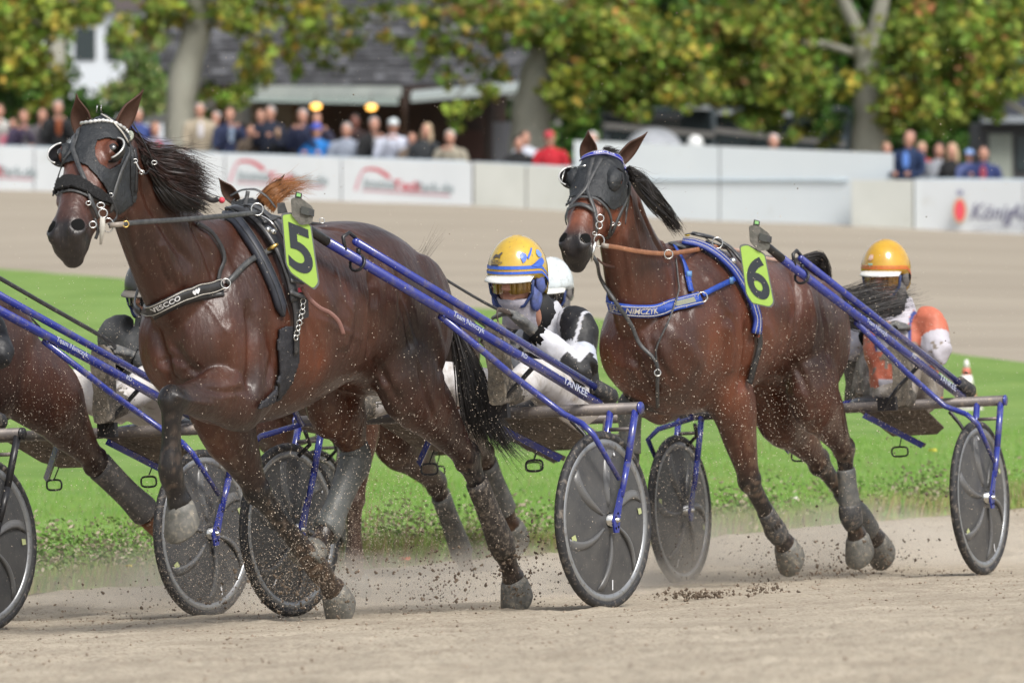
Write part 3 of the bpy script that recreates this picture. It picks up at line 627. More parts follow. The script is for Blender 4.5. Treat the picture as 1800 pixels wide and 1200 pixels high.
class Head:
    def __init__(s, poll, muz, face_yaw, roll=0.0, scale=1.0):
        s.y = (muz-poll).normalized(); a = math.radians(face_yaw); fwd = Vector((-math.sin(a), -math.cos(a), 0))
        s.z = (fwd-s.y*fwd.dot(s.y)).normalized(); s.x = s.z.cross(s.y)     # x: towards the animal's left (camera right)
        if roll:
            q = Matrix.Rotation(math.radians(roll), 3, s.y); s.z = q @ s.z; s.x = q @ s.x
        s.o = poll; s.k = (muz-poll).length/.62*scale
    def p(s, x, y, z): return s.o+(s.x*x+s.y*y+s.z*z)*s.k
HEADROWS = [(-.03,.058,-.01,-.12),(.03,.088,.024,-.17),(.10,.104,.042,-.22),(.17,.114,.050,-.255),(.23,.112,.052,-.275),(.30,.100,.050,-.265),(.36,.082,.047,-.22),(.43,.071,.042,-.18),(.50,.068,.037,-.155),(.555,.073,.031,-.145),(.60,.072,.012,-.142),(.635,.060,-.018,-.132),(.652,.036,-.04,-.11)]
def head_mb(mb, H):
    secs = []
    for y, hw, zf, zb in interp(HEADROWS, 3): secs.append((H.p(0, y, (zf+zb)/2), H.x*hw*H.k, H.z*((zf-zb)/2)*H.k))
    mb.loft(secs, 22, power=2.35)
    k = H.k
    for sx in (-1, 1):
        mb.ell(H.p(sx*.074, .255, -.165), H.x*.044*k, H.y*.09*k, H.z*.105*k)          # jowl
        mb.ell(H.p(sx*.100, .175, .004), H.x*.026*k, H.y*.048*k, H.z*.034*k)          # orbit
        mb.ell(H.p(sx*.072, .34, -.014), H.x*.018*k, H.y*.11*k, H.z*.022*k)           # cheek ridge
        # nostril rim
        c = H.p(sx*.050, .572, .002); mb.tube([c+(H.x*sx*.62+H.z*.55)*0+ (H.y*math.cos(t)*.042+ (H.x*.75*-1*sx+H.z*-.0)*0 + (H.x*.8*sx-H.z*.55)*math.sin(t)*.035)*k for t in np.linspace(0, 2*PI, 15)[:-1]], .0095*k, 8, closed=True)
        mb.ell(H.p(sx*.040, .60, -.02), H.x*.034*k, H.y*.04*k, H.z*.03*k)
    mb.ell(H.p(0, .628, -.125), H.x*.045*k, H.y*.038*k, H.z*.036*k)                    # lower lip
    mb.ell(H.p(0, .57, -.135), H.x*.042*k, H.y*.055*k, H.z*.026*k)
def ear_mb(base, tip, opening, w, inner=False):
    ax = (tip-base); Ln = ax.length; ax.normalize(); o = (opening-ax*opening.dot(ax)).normalized(); s = ax.cross(o); R = []; N = 14
    for i in range(N+1):
        v = i/N; ww = w*(math.sin(PI*min(1, .22+v*.78))**.8)*(1 if v < .55 else (1-(v-.55)/.45)**.55*1.0)+.002; wrap = 1.25-.35*v
        curl = ax*(Ln*v)+s*(.0)+o*(.012*math.sin(v*PI))
        out, inn = [], []
        for j in range(9):
            t = -wrap+2*wrap*j/8; d = s*math.sin(t)-o*math.cos(t); out.append(base+curl+d*ww); inn.append(base+curl+d*(ww-.005 if ww > .007 else ww*.5)+o*.003)
        R.append(out+inn[::-1])
    mb = MB(); mb.rings(R); return mb
def sculpt(mb, strokes):
    tree = bvh(mb); V = np.array(mb.v); me = bpy.data.meshes.new('t'); me.from_pydata(mb.v, [], mb.f); me.update()
    N = np.empty(len(V)*3); me.vertices.foreach_get('normal', N); N = N.reshape(-1, 3); bpy.data.meshes.remove(me); D = np.zeros(len(V))
    for pix, rad, amt in strokes:
        P, Nn = drape(tree, pix, 0, 4)
        if len(P) < 2: continue
        A = np.array([tuple(p) for p in P]); M = np.array([tuple(n) for n in Nn]); lo, hi = A.min(0)-rad, A.max(0)+rad
        idx = np.where(np.all((V > lo) & (V < hi), axis=1))[0]
        if not len(idx): continue
        d2 = ((V[idx][:, None, :]-A[None])**2).sum(2); j = d2.argmin(1); d = np.sqrt(d2[np.arange(len(idx)), j]); n = len(A)
        env = np.clip(np.minimum(j+1, n-j)/max(1, n*.18), 0, 1); w = np.clip(1-d/rad, 0, 1); w = w*w*(3-2*w)*env
        ok = (N[idx]*M[j]).sum(1) > .2; D[idx] += amt*w*ok
    mb.v = [tuple(v) for v in V+N*D[:, None]]; return mb
def horse(name, label, fr, trunk, neck, legs, H, ears, cols, vox=.0095, group='harness horses in the race', extra=None, strokes=(), tints=(), nostril=True, hair=None):
    """neck rows: (world centre, half sagittal, half lateral, sagittal dir)"""
    base = fr.p(1.2, 0, 0); t = thing(name, label, 'horse', tuple(base), group)
    mb = MB(); secs = []
    for f, top, bot, hw in interp(trunk, 4): secs.append((fr.p(f, 0, (top+bot)/2), fr.L*hw, fr.U*(top-bot)/2))
    mb.loft(secs, 28, power=2.15)
    rows = interp([(*c, a, b, *d) for c, a, b, d in neck], 4); secs = []
    for i, r in enumerate(rows):
        c = Vector(r[:3]); tn = (Vector(rows[min(i+1, len(rows)-1)][:3])-Vector(rows[max(i-1, 0)][:3])).normalized(); d = Vector(r[5:8]); d = (d-tn*d.dot(tn)).normalized(); A = tn.cross(d)
        secs.append((c, d*r[3], A*r[4]))
    mb.loft(secs, 22)
    head_mb(mb, H); chains = []
    for key, J in legs.items():
        hind = key[1] == 'H'; S = HIND if hind else FORE; P = leg_points(fr, J, hind); side = fr.L
        limb(mb, P, S['a'], S['b'], side, 16, 4); chains.append((P, hind, key))
        lat = 1 if key[0] == 'L' else -1
        if hind:
            r, u, m, tt, h = J; up = (u-m).normalized(); back = (-(m-tt).normalized()+up)*.5
            g = fr.F*-1; mb.ell(m+up*.035+g*.030, fr.L*.026, (up+g*.5).normalized()*.058, (g-up*.4).normalized()*.034)   # point of hock
            mb.ell(r.lerp(u, .35)+fr.L*(.03*lat)-fr.F*.03, fr.F*.24, fr.L*.10, fr.U*.26)
            mb.ell(u.lerp(m, .25)-fr.F*.03+fr.L*.005*lat, (m-u).normalized()*.17, fr.L*.072, (m-u).normalized().cross(fr.L)*.095)
            mb.ell(u+fr.F*.03, fr.L*.06, fr.F*.07, fr.U*.08)                    # stifle
        else:
            r, u, m, tt, h = J
            mb.ell(r.lerp(u, .3)+fr.L*(.02*lat), (r-u).normalized()*.26, fr.L*.075, (r-u).normalized().cross(fr.L)*.15)
            mb.ell(u.lerp(m, .18), (m-u).normalized()*.13, fr.L*.066, (m-u).normalized().cross(fr.L)*.085)
            mb.ell(m+(u-m).normalized().cross(fr.L)*0, fr.L*.045, fr.F*.045, fr.U*.05)
        mb.ell(tt-(tt-m).normalized().cross(fr.L)*.02, fr.L*.030, fr.F*.035, fr.U*.036)
    if extra: extra(mb, fr)
    body = fuse(mb, vox, 8, .5)
    if strokes: sculpt(body, strokes)
    V = np.array(body.v)
    # coat colour: bay with black points
    base_c, dark_c, leg_c, muz_c = [np.array(c) for c in cols]; C = np.tile(base_c, (len(V), 1))
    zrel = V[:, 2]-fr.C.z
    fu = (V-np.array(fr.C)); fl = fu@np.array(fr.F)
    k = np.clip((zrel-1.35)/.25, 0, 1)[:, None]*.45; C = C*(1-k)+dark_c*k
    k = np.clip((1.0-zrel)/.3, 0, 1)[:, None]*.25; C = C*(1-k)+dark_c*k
    for P, hind, key in chains:
        A = [np.array(p) for p in P]; best = np.full(len(V), 9.); par = np.zeros(len(V))
        for i in range(1, 9):
            d, tt = pt_seg(V, A[i], A[i+1]); s = d < best; best[s] = d[s]; par[s] = i+tt[s]
        lo, hi = (2.2, 4.0) if hind else (1.9, 3.6)
        blk = np.clip((par-lo)/(hi-lo), 0, 1)*np.clip((.17-best)/.06, 0, 1); blk = blk[:, None]; C = C*(1-blk)+leg_c*blk
    hy = (V-np.array(H.o))@np.array(H.y)/H.k; hd = np.linalg.norm(V-np.array(H.p(0, .56, -.05)), axis=1)
    nf = (np.clip((hy-.02)/.10, 0, 1)*np.clip((.34-np.linalg.norm(V-np.array(H.p(0, .3, 0)), axis=1))/.10, 0, 1))[:, None]; C = C*(1+nf*np.array((2.1,1.7,1.35)))
    mz = (np.clip((hy-.49)/.09, 0, 1)*np.clip((.26-hd)/.08, 0, 1))[:, None]; C = C*(1-mz)+muz_c*mz
    tr0 = bvh(body) if tints else None
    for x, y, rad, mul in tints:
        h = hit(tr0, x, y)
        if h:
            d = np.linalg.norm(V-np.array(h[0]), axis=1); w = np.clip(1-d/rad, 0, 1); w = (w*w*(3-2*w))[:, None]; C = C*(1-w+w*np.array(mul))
    n1 = np.array([noise.noise(Vector((v[0]*38, v[1]*38, v[2]*38)))+.5*noise.noise(Vector((v[0]*9, v[1]*9, v[2]*9))) for v in V])
    mud = (np.clip((1.02-zrel)/.75, 0, .85)*np.clip((n1-.16)/.22, 0, 1)+np.clip((.42-zrel)/.35, 0, 1)*.30)[:, None]; mud = np.clip(mud, 0, .75)*.60; C = C*(1-mud)+np.array((.15,.115,.085))*mud
    body.c = [tuple(c) for c in C]
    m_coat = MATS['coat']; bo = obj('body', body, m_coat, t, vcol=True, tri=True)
    tree = bvh(body)
    for key, J in legs.items():
        r, u, m, tt, h = J; ax = (h-tt).normalized(); toe = fr.F*1.0+fr.U*-.2
        if abs(ax.dot(toe.normalized())) > .95: toe = fr.U*-1
        obj('hoof', hoof(fr, tt, h, toe, fr.L), MATS['hoof'], t)
    for (b, tip, op, w) in ears:
        bp = b; e = ear_mb(bp, tip, op, w); e.c = [cols[0]]*len(e.v); obj('ear', e, MATS['ear' if 'ear' in MATS else 'coat'], t)
    if nostril:
        for sx in (-1, 1):
            mb = MB(); mb.ell(H.p(sx*.052, .572, .004), H.y*.036*H.k, (H.x*.8*sx-H.z*.55)*.031*H.k, (H.x*.55*sx+H.z*.8)*.0085*H.k); obj('nostril', mb, MATS['black_matte'], t)
    for sx in (-1, 1):
        mb = MB(); mb.sph(H.p(sx*.107, .18, .012), .023*H.k, 14, 10); obj('eye', mb, MATS['eye'], t)
    return t, tree, body, bo
mat('coat', (.50,.62,.80), .33, vcol='Col', c2=(1.75,1.35,1.05), scale=2.6, contrast=(.32,.68), detail=7, bump=.30, bscale=60, bump2=(9, .30, .03), spec=.5, stretch=(1,1,.3), dirt=(.30,.24,.18), dscale=150, dlim=(.60,.95))
mat('ear', (.055,.028,.019), .5, c2=(.085,.045,.032), scale=20, spec=.2)
mat('hoof', (.16,.155,.14), .6, c2=(.10,.10,.09), scale=30, dirt=(.28,.25,.2), dscale=50, dlim=(.5,.7))
mat('black_matte', (.008,.008,.008), .9, spec=.1); mat('eye', (.012,.008,.006), .04, spec=1, coat=1)

F5 = Frame(822, 729, 27.3, 32); F6 = Frame(1490, 722, 31.4, 30); FX = Frame(110, 767, 28.9, 38); 
def foot(fr, a, b, k=.62):  # coronet point from fetlock a toward hoof b
    return a.lerp(b, k)
def J5(*a): return F5.J(*a)
legs5 = dict(
  LH=[F5.p(.66, .13, 1.30), J5(712, 655, .17), J5(822, 806, .15), J5(884, 962, .16), J5(903, 1018, .165)],
  RH=[F5.p(.70, -.13, 1.28), J5(590, 690, -.15), J5(628, 800, -.14), J5(578, 925, -.14), J5(556, 962, -.14)],
  RF=[F5.p(1.80, -.13, 1.22), J5(395, 738, -.13), J5(452, 862, -.13), J5(560, 1000, -.12), J5(586, 1036, -.12)],
  LF=[F5.p(1.86, .14, 1.22), J5(432, 690, .17), J5(302, 703, .16), J5(300, 828, .15), J5(316, 885, .15)])
trunk5 = [(.36,1.27,1.0,.09),(.44,1.38,.92,.19),(.58,1.49,.88,.25),(.78,1.565,.90,.27),(.97,1.575,.94,.255),(1.15,1.565,.90,.27),(1.32,1.575,.85,.285),(1.48,1.61,.82,.28),(1.62,1.625,.81,.26),(1.78,1.56,.82,.24),(1.92,1.45,.88,.225),(2.03,1.33,.95,.18),(2.09,1.24,1.03,.10)]
pollA = J5(174, 212, 0); H5 = Head(pollA, at(110, 414, pollA.y-.40), 20)
STR5 = [([(437,525),(444,580),(444,640),(438,700)], .045, -.020), ([(400,560),(408,620),(412,670),(395,700)], .06, .012), ([(268,560),(283,610),(300,665),(330,690)], .035, -.014), ([(300,600),(330,640),(360,668)], .03, -.008),
 ([(652,470),(658,520),(656,580),(650,625)], .05, -.018), ([(615,520),(612,570),(600,620)], .07, .010), ([(655,628),(680,670),(705,710)], .03, -.010), ([(690,470),(720,540),(735,600)], .03, -.009), ([(700,520),(713,560),(722,610)], .022, -.008), ([(675,450),(690,500),(692,580)], .05, .010),
 ([(632,430),(645,440)], .05, .016), ([(760,560),(778,620),(775,680)], .04, .008), ([(735,640),(748,690),(765,740)], .022, -.008),
 ([(560,400),(600,405),(650,425)], .02, -.008), ([(470,560),(480,620),(470,680)], .04, -.008), ([(540,560),(560,610),(560,650)], .03, -.004), ([(515,430),(560,500),(590,560)], .06, .006),
 ([(245,300),(265,360),(300,420),(340,470)], .035, -.013), ([(225,350),(232,420),(250,480)], .03, .010), ([(280,420),(300,470),(330,500)], .045, .010), ([(350,400),(390,450),(410,500)], .05, .010), ([(330,380),(360,440),(380,500)], .03, -.010),
 ([(350,680),(390,690),(430,685)], .022, -.007), ([(310,668),(350,660),(400,645)], .03, .006), ([(400,760),(420,800),(440,840)], .018, -.006), ([(800,660),(812,720),(822,770)], .018, -.007), ([(700,330)], .02, 0),
 ([(380,300),(420,360)], .02, 0)]
STR5 += [([(270+i*14,430+i*6),(285+i*14,470+i*6),(300+i*12,505+i*5)], .012, -.004) for i in range(4)]+[([(300,690),(330,705),(380,712)], .02, .006), ([(560,560),(600,580),(640,600)], .02, .004), ([(590,470),(600,520),(620,560)], .014, .003), ([(715,560),(730,620),(752,680)], .012, .005), ([(770,640),(782,700),(795,740)], .012, .005), ([(470,860),(510,930),(545,985)], .012, -.005), ([(385,780),(415,830)], .02, .006), ([(840,850),(862,905)], .012, -.005), ([(330,500),(370,540),(400,590)], .015, .004), ([(275,640),(300,625),(325,640)], .02, -.006)]
STR5 = [(a, b, c*1.35) for a, b, c in STR5]
STR5 = [q for q in STR5 if len(q[0]) > 1]
STR6 = [([(1312,560),(1316,600),(1310,650),(1300,690)], .045, -.018), ([(1275,560),(1285,610),(1280,660)], .06, .012), ([(1110,620),(1130,660),(1160,690)], .035, -.012), ([(1140,590),(1160,640),(1190,680)], .03, -.008),
 ([(1396,480),(1405,530),(1400,580),(1390,625)], .05, -.020), ([(1388,500),(1394,545),(1385,600)], .03, .010), ([(1420,500),(1432,560),(1425,620)], .03, .010), ([(1440,520),(1452,580),(1456,640)], .025, -.009), ([(1391,630),(1412,665),(1425,700)], .03, -.010),
 ([(1390,470),(1400,480)], .04, .012), ([(1115,300),(1125,360),(1150,420),(1180,470)], .03, -.012), ([(1105,330),(1112,390),(1125,440)], .02, .009), ([(1130,340),(1150,400),(1175,450)], .02, .009), ([(1098,400),(1106,470),(1115,520)], .03, .008), ([(1190,470),(1205,520),(1215,570)], .05, -.008), ([(1160,560),(1200,600),(1240,650)], .06, .008),
 ([(1240,480),(1270,530),(1290,560)], .04, .007), ([(1300,760),(1305,800),(1312,830)], .014, -.005), ([(1478,700),(1482,740),(1486,775)], .016, -.006), ([(1340,560),(1360,600),(1350,650)], .05, .006)]
STR6 = [(a, b, c*1.35) for a, b, c in STR6]
sg = Vector((-.35, -.75, -.55))
def neckrow(fr, px, py, l, a, b, d=None): return (fr.J(px, py, l), a, b, d or (fr.F*.8-fr.U*.6))
neck5 = [neckrow(F5, 385, 505, 0, .30, .17, fr_d) if False else (F5.p(1.80, 0, 1.30), .32, .17, F5.F*.55-F5.U*.8),
         (F5.p(2.02, 0, 1.43), .235, .125, F5.F*.62-F5.U*.75), (F5.p(2.20, 0, 1.60), .185, .095, F5.F*.75-F5.U*.6), (F5.p(2.35, 0, 1.77), .15, .080, F5.F*.8-F5.U*.5), (H5.p(0, .06, -.09), .115, .072, H5.z-H5.y*.2), (H5.p(0, -.005, -.05), .08, .06, H5.z)]
ears5 = [(H5.p(-.080, .03, -.04), at(134, 165, H5.o.y+.02), Vector((-.35, -1, -.1)), .044), (H5.p(.080, .03, -.05), at(252, 157, H5.o.y+.02), Vector((.75, -.55, -.1)), .046)]
BAY5 = ((.052,.0215,.0140), (.017,.0095,.008), (.0105,.010,.0108), (.020,.017,.0165))
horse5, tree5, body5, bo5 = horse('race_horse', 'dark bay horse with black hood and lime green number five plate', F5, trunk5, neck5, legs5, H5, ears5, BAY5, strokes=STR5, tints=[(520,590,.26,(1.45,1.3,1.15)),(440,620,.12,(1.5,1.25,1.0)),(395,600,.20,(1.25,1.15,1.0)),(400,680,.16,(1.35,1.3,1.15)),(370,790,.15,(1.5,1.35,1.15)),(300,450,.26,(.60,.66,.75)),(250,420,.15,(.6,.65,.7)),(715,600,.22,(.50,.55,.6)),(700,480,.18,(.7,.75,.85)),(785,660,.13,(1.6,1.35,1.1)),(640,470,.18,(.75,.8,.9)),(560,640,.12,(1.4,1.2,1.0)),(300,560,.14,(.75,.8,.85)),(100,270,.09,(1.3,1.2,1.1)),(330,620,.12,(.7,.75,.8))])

def J6(*a): return F6.J(*a)
legs6 = dict(
  LH=[F6.p(.62, .13, 1.25), J6(1428, 680, .18), J6(1484, 792, .15), J6(1495, 903, .15), J6(1507, 942, .15)],
  RH=[F6.p(.60, -.13, 1.22), J6(1365, 705, -.14), J6(1440, 812, -.14), J6(1513, 908, -.14), J6(1541, 948, -.14)],
  LF=[F6.p(1.72, .13, 1.2), J6(1285, 700, .15), J6(1318, 845, .14), J6(1362, 930, .13), J6(1380, 956, .13)],
  RF=[F6.p(1.80, -.13, 1.2), J6(1168, 688, -.13), J6(1108, 714, -.14), J6(1106, 806, -.14), J6(1098, 842, -.14)])
trunk6 = [(f-.02, a-.035-(.03 if f < 1.1 else 0), b+.01, w*1.02) for f, a, b, w in trunk5]
pollB = J6(1060, 268, 0); H6 = Head(pollB, at(1006, 432, pollB.y-.38), 18)
neck6 = [(F6.p(1.78, 0, 1.28), .31, .165, F6.F*.55-F6.U*.8), (F6.p(1.98, 0, 1.43), .225, .12, F6.F*.62-F6.U*.75), (F6.p(2.10, 0, 1.60), .175, .092, F6.F*.75-F6.U*.6), (F6.p(2.20, 0, 1.78), .145, .078, F6.F*.8-F6.U*.5), (H6.p(0, .06, -.09), .112, .072, H6.z-H6.y*.2), (H6.p(0, -.005, -.05), .08, .06, H6.z)]
ears6 = [(H6.p(-.076, .03, -.04), at(1034, 229, H6.o.y+.02), Vector((-.3, -1, -.1)), .043), (H6.p(.080, .03, -.05), at(1138, 232, H6.o.y+.02), Vector((.75, -.55, -.1)), .043)]
BAY6 = ((.078,.031,.0190), (.026,.0125,.009), (.0105,.0095,.010), (.020,.017,.0165))
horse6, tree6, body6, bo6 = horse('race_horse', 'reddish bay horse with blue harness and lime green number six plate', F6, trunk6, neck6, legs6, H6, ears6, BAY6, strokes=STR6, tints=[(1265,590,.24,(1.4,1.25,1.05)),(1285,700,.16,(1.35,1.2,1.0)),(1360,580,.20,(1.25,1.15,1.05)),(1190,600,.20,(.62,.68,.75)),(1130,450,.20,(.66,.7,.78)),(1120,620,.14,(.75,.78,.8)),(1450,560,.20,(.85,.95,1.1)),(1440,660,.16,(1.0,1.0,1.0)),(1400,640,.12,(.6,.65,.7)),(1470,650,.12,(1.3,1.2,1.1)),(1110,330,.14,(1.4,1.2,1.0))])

FY = Frame(824, 728, 32.15, 23); JY = FY.J
legsY = dict(
  LH=[FY.p(.62, .13, 1.25), FY.p(.66, .18, .93), JY(852, 800, .14), JY(888, 895, .14), JY(900, 922, .14)],
  RH=[FY.p(.62, -.13, 1.22), JY(690, 745, -.14), JY(768, 852, -.14), JY(812, 972, -.14), JY(824, 1008, -.14)],
  LF=[FY.p(1.72, .13, 1.2), FY.p(1.60, .15, .88), JY(622, 880, .14), JY(622, 985, .13), JY(626, 1012, .13)],
  RF=[FY.p(1.80, -.13, 1.2), FY.p(1.85, -.13, .88), FY.p(2.15, -.14, .84), FY.p(2.10, -.14, .56), FY.p(2.02, -.14, .47)])
pollY = JY(432, 352, 0); HY = Head(pollY, at(400, 520, pollY.y-.40), 12)
neckY = [(FY.p(1.78, 0, 1.26), .30, .165, FY.F*.55-FY.U*.8), (FY.p(1.98, 0, 1.39), .22, .12, FY.F*.62-FY.U*.75), (FY.p(2.16, 0, 1.52), .175, .092, FY.F*.75-FY.U*.6), (FY.p(2.30, 0, 1.64), .145, .078, FY.F*.8-FY.U*.5), (HY.p(0, .06, -.09), .112, .072, HY.z-HY.y*.2), (HY.p(0, -.005, -.05), .08, .06, HY.z)]
earsY = [(HY.p(-.056, -.012, -.02), at(384, 313, HY.o.y+.02), Vector((-.3, -1, -.1)), .035), (HY.p(.062, .0, -.035), at(500, 307, HY.o.y+.02), Vector((.6, -.7, -.1)), .035)]
horseY, treeY, bodyY, boY = horse('race_horse', 'chestnut headed horse whose ears rise behind the withers of horse five', FY, trunk6, neckY, legsY, HY, earsY, ((.048,.023,.016), (.03,.017,.012), (.035,.021,.016), (.04,.022,.017)), vox=.012)

JX = FX.J
trunkX = [(f+.15, a-.05, b, w) for f, a, b, w in trunk6]
legsX = dict(
  LH=[FX.p(.80, .13, 1.22), JX(78, 690, .20), JX(168, 812, .17), JX(256, 900, .18), JX(280, 918, .18)],
  RH=[FX.p(.80, -.13, 1.22), FX.p(1.0, -.15, .9), FX.p(.90, -.14, .62), FX.p(1.0, -.14, .30), FX.p(1.05, -.14, .24)],
  LF=[FX.p(1.90, .13, 1.2), FX.p(1.95, .15, .86), FX.p(2.1, .14, .50), FX.p(2.2, .13, .2), FX.p(2.25, .13, .1)],
  RF=[FX.p(1.95, -.13, 1.2), FX.p(2.0, -.13, .86), FX.p(2.3, -.14, .80), FX.p(2.25, -.14, .52), FX.p(2.17, -.14, .43)])
pollX = FX.p(2.6, 0, 1.95); HX = Head(pollX, FX.p(2.95, .05, 1.45), 38)
neckX = [(FX.p(1.93, 0, 1.26), .30, .165, FX.F*.55-FX.U*.8), (FX.p(2.15, 0, 1.42), .22, .12, FX.F*.62-FX.U*.75), (FX.p(2.32, 0, 1.6), .175, .092, FX.F*.75-FX.U*.6), (FX.p(2.46, 0, 1.76), .145, .078, FX.F*.8-FX.U*.5), (HX.p(0, .06, -.09), .112, .072, HX.z-HX.y*.2), (HX.p(0, -.005, -.05), .08, .06, HX.z)]
earsX = [(HX.p(-.056, -.012, -.02), HX.p(-.08, -.15, .02), HX.z, .035), (HX.p(.056, .0, -.02), HX.p(.08, -.15, .02), HX.z, .035)]
horseX, treeX, bodyX, boX = horse('race_horse', 'bay horse cut off by the left edge with its hind leg stretched back', FX, trunkX, neckX, legsX, HX, earsX, ((.058,.026,.018), (.03,.016,.012), (.03,.018,.014), (.022,.018,.017)), vox=.012)
# ================================================================== sulkies
M_blue = mat('blue_tube', (.022,.035,.25), .24, coat=.6, dirt=(.13,.115,.13), dscale=26, dlim=(.50,.78), spec=.6)
M_dusty = mat('dusty_tube', (.20,.175,.16), .5, c2=(.13,.115,.11), scale=9, metal=.35, dirt=(.30,.25,.2), dscale=40, dlim=(.55,.7))
M_blackt = mat('black_tube', (.018,.018,.02), .35, dirt=(.12,.10,.09), dscale=30, dlim=(.6,.8))
M_rubber = mat('rubber', (.022,.022,.024), .6, dirt=(.20,.17,.14), dscale=45, dlim=(.52,.72), bump=.4, bscale=90)
M_rim = mat('rim_metal', (.32,.33,.34), .35, metal=.6, dirt=(.2,.18,.16), dscale=50, dlim=(.55,.7))
M_disc = mat('disc', (.046,.047,.050), .38, c2=(.080,.078,.076), scale=7, dirt=(.20,.175,.15), dscale=70, dlim=(.60,.78), bump=.08, bscale=60)
M_vane = mat('vane', (.11,.112,.115), .30, c2=(.12,.118,.115), scale=10)
M_steel = mat('steel', (.6,.6,.58), .25, metal=1)
M_mud = mat('mud_panel', (.17,.135,.105), .8, c2=(.10,.08,.065), scale=12, dirt=(.28,.23,.18), dscale=60, dlim=(.5,.7), bump=.3)
M_white = mat('white_print', (.75,.76,.78), .5)
def wheel(parent, S, f, l, u, spin, R=.35, steer=0.0):
    F, L, U = S.F, S.L, S.U; c = S.p(f, l, u); t = MB()
    ringp = lambda r, a, o=0: c+(F*math.cos(a)+U*math.sin(a))*r+L*o
    w = bpy.data.objects.new('wheel', None)
    # rim is the wheel's own mesh; tyre, disc, vanes and hub are its pieces
    N = 56; R1 = []
    for i in range(N):
        a = 2*PI*i/N; R1.append([ringp(.290, a, .008), ringp(.300, a, .014), ringp(.322, a, .013), ringp(.322, a, -.013), ringp(.300, a, -.014), ringp(.290, a, -.008)])
    t.rings(R1, closed=True); wo = obj('wheel', t, M_rim, parent)
    mb = MB(); R1 = []
    for i in range(N*2):
        a = 2*PI*i/(N*2); k = .0012 if i % 2 else 0; R1.append([ringp(R-.019+math.cos(b)*.019+(k if abs(b) < 1 or b > 5.3 else 0), a, math.sin(b)*.019) for b in [2*PI*j/10 for j in range(10)]])
    mb.rings(R1, closed=True); obj('tyre', mb, M_rubber, wo)
    mb = MB(); rr = [.03, .08, .15, .22, .27, .292]; off = [.030, .026, .020, .014, .010, .008]; M = 48
    for sgn in (1, -1):
        v = [ringp(r, 2*PI*i/M+spin, o*sgn) for r, o in zip(rr, off) for i in range(M)]; fc = []
        for j in range(len(rr)-1):
            for i in range(M):
                fc.append((j*M+i, j*M+(i+1) % M, (j+1)*M+(i+1) % M, (j+1)*M+i))
        mb.add(v, fc)
    obj('disc', mb, M_disc, wo, tri=True)
    for q in range(6):
        a0 = spin+q*PI/3
        for sgn in (1, -1):
            mb = MB(); secs = []
            for k in range(9):
                s = k/8; r = .055+.225*s; a = a0+.24*s*s*1.3; wd = .005+.024*s*(1-s*.25); h = .014*math.sin(PI*min(1, .12+s*.85))+.002; o = float(np.interp(r, rr, off))
                d = (F*math.cos(a)+U*math.sin(a)); p = F*-math.sin(a)+U*math.cos(a); secs.append((c+d*r+L*(o*sgn), p*wd, L*h*sgn+p*wd*.5))
            mb.loft(secs, 8); obj('vane', mb, M_vane, wo)
    mb = MB(); mb.tube([c-L*.055, c-L*.05, c+L*.05, c+L*.055], [.012, .026, .026, .012], 14); mb.tube([c-L*.075, c+L*.075], .009, 8); obj('hub', mb, M_steel, wo)
    mb = MB(); a = spin+2*PI*11/48; mb.tube([ringp(.292, a, .0), ringp(.262, a, .016)], .004, 6); obj('valve', mb, M_white, wo)
    mb = MB(); a = spin+4.2; o = .020; p = F*-math.sin(a)+U*math.cos(a); mb.add([ringp(.235, a, o)+p*.004, ringp(.235, a, o)-p*.004, ringp(.275, a, o-.004)-p*.004, ringp(.275, a, o-.004)+p*.004], [(0, 1, 2, 3)]); obj('sticker', mb, M_white, wo, smooth=False)
    for a, sg in ((spin+2.6, 1), (spin+5.6, 1), (spin+2.6, -1)):
        mb = MB(); p = F*-math.sin(a)+U*math.cos(a); mb.add([ringp(.245, a, .0165*sg)+p*.014, ringp(.240, a, .0165*sg)-p*.012, ringp(.268, a, .0145*sg)-p*.009, ringp(.272, a, .0145*sg)+p*.012], [(0, 1, 2, 3)]); obj('window_patch', mb, mat('window_patch', (.42,.46,.22), .4), wo, smooth=False)  # yellow-green patches painted where see-through disc windows would show the grass behind
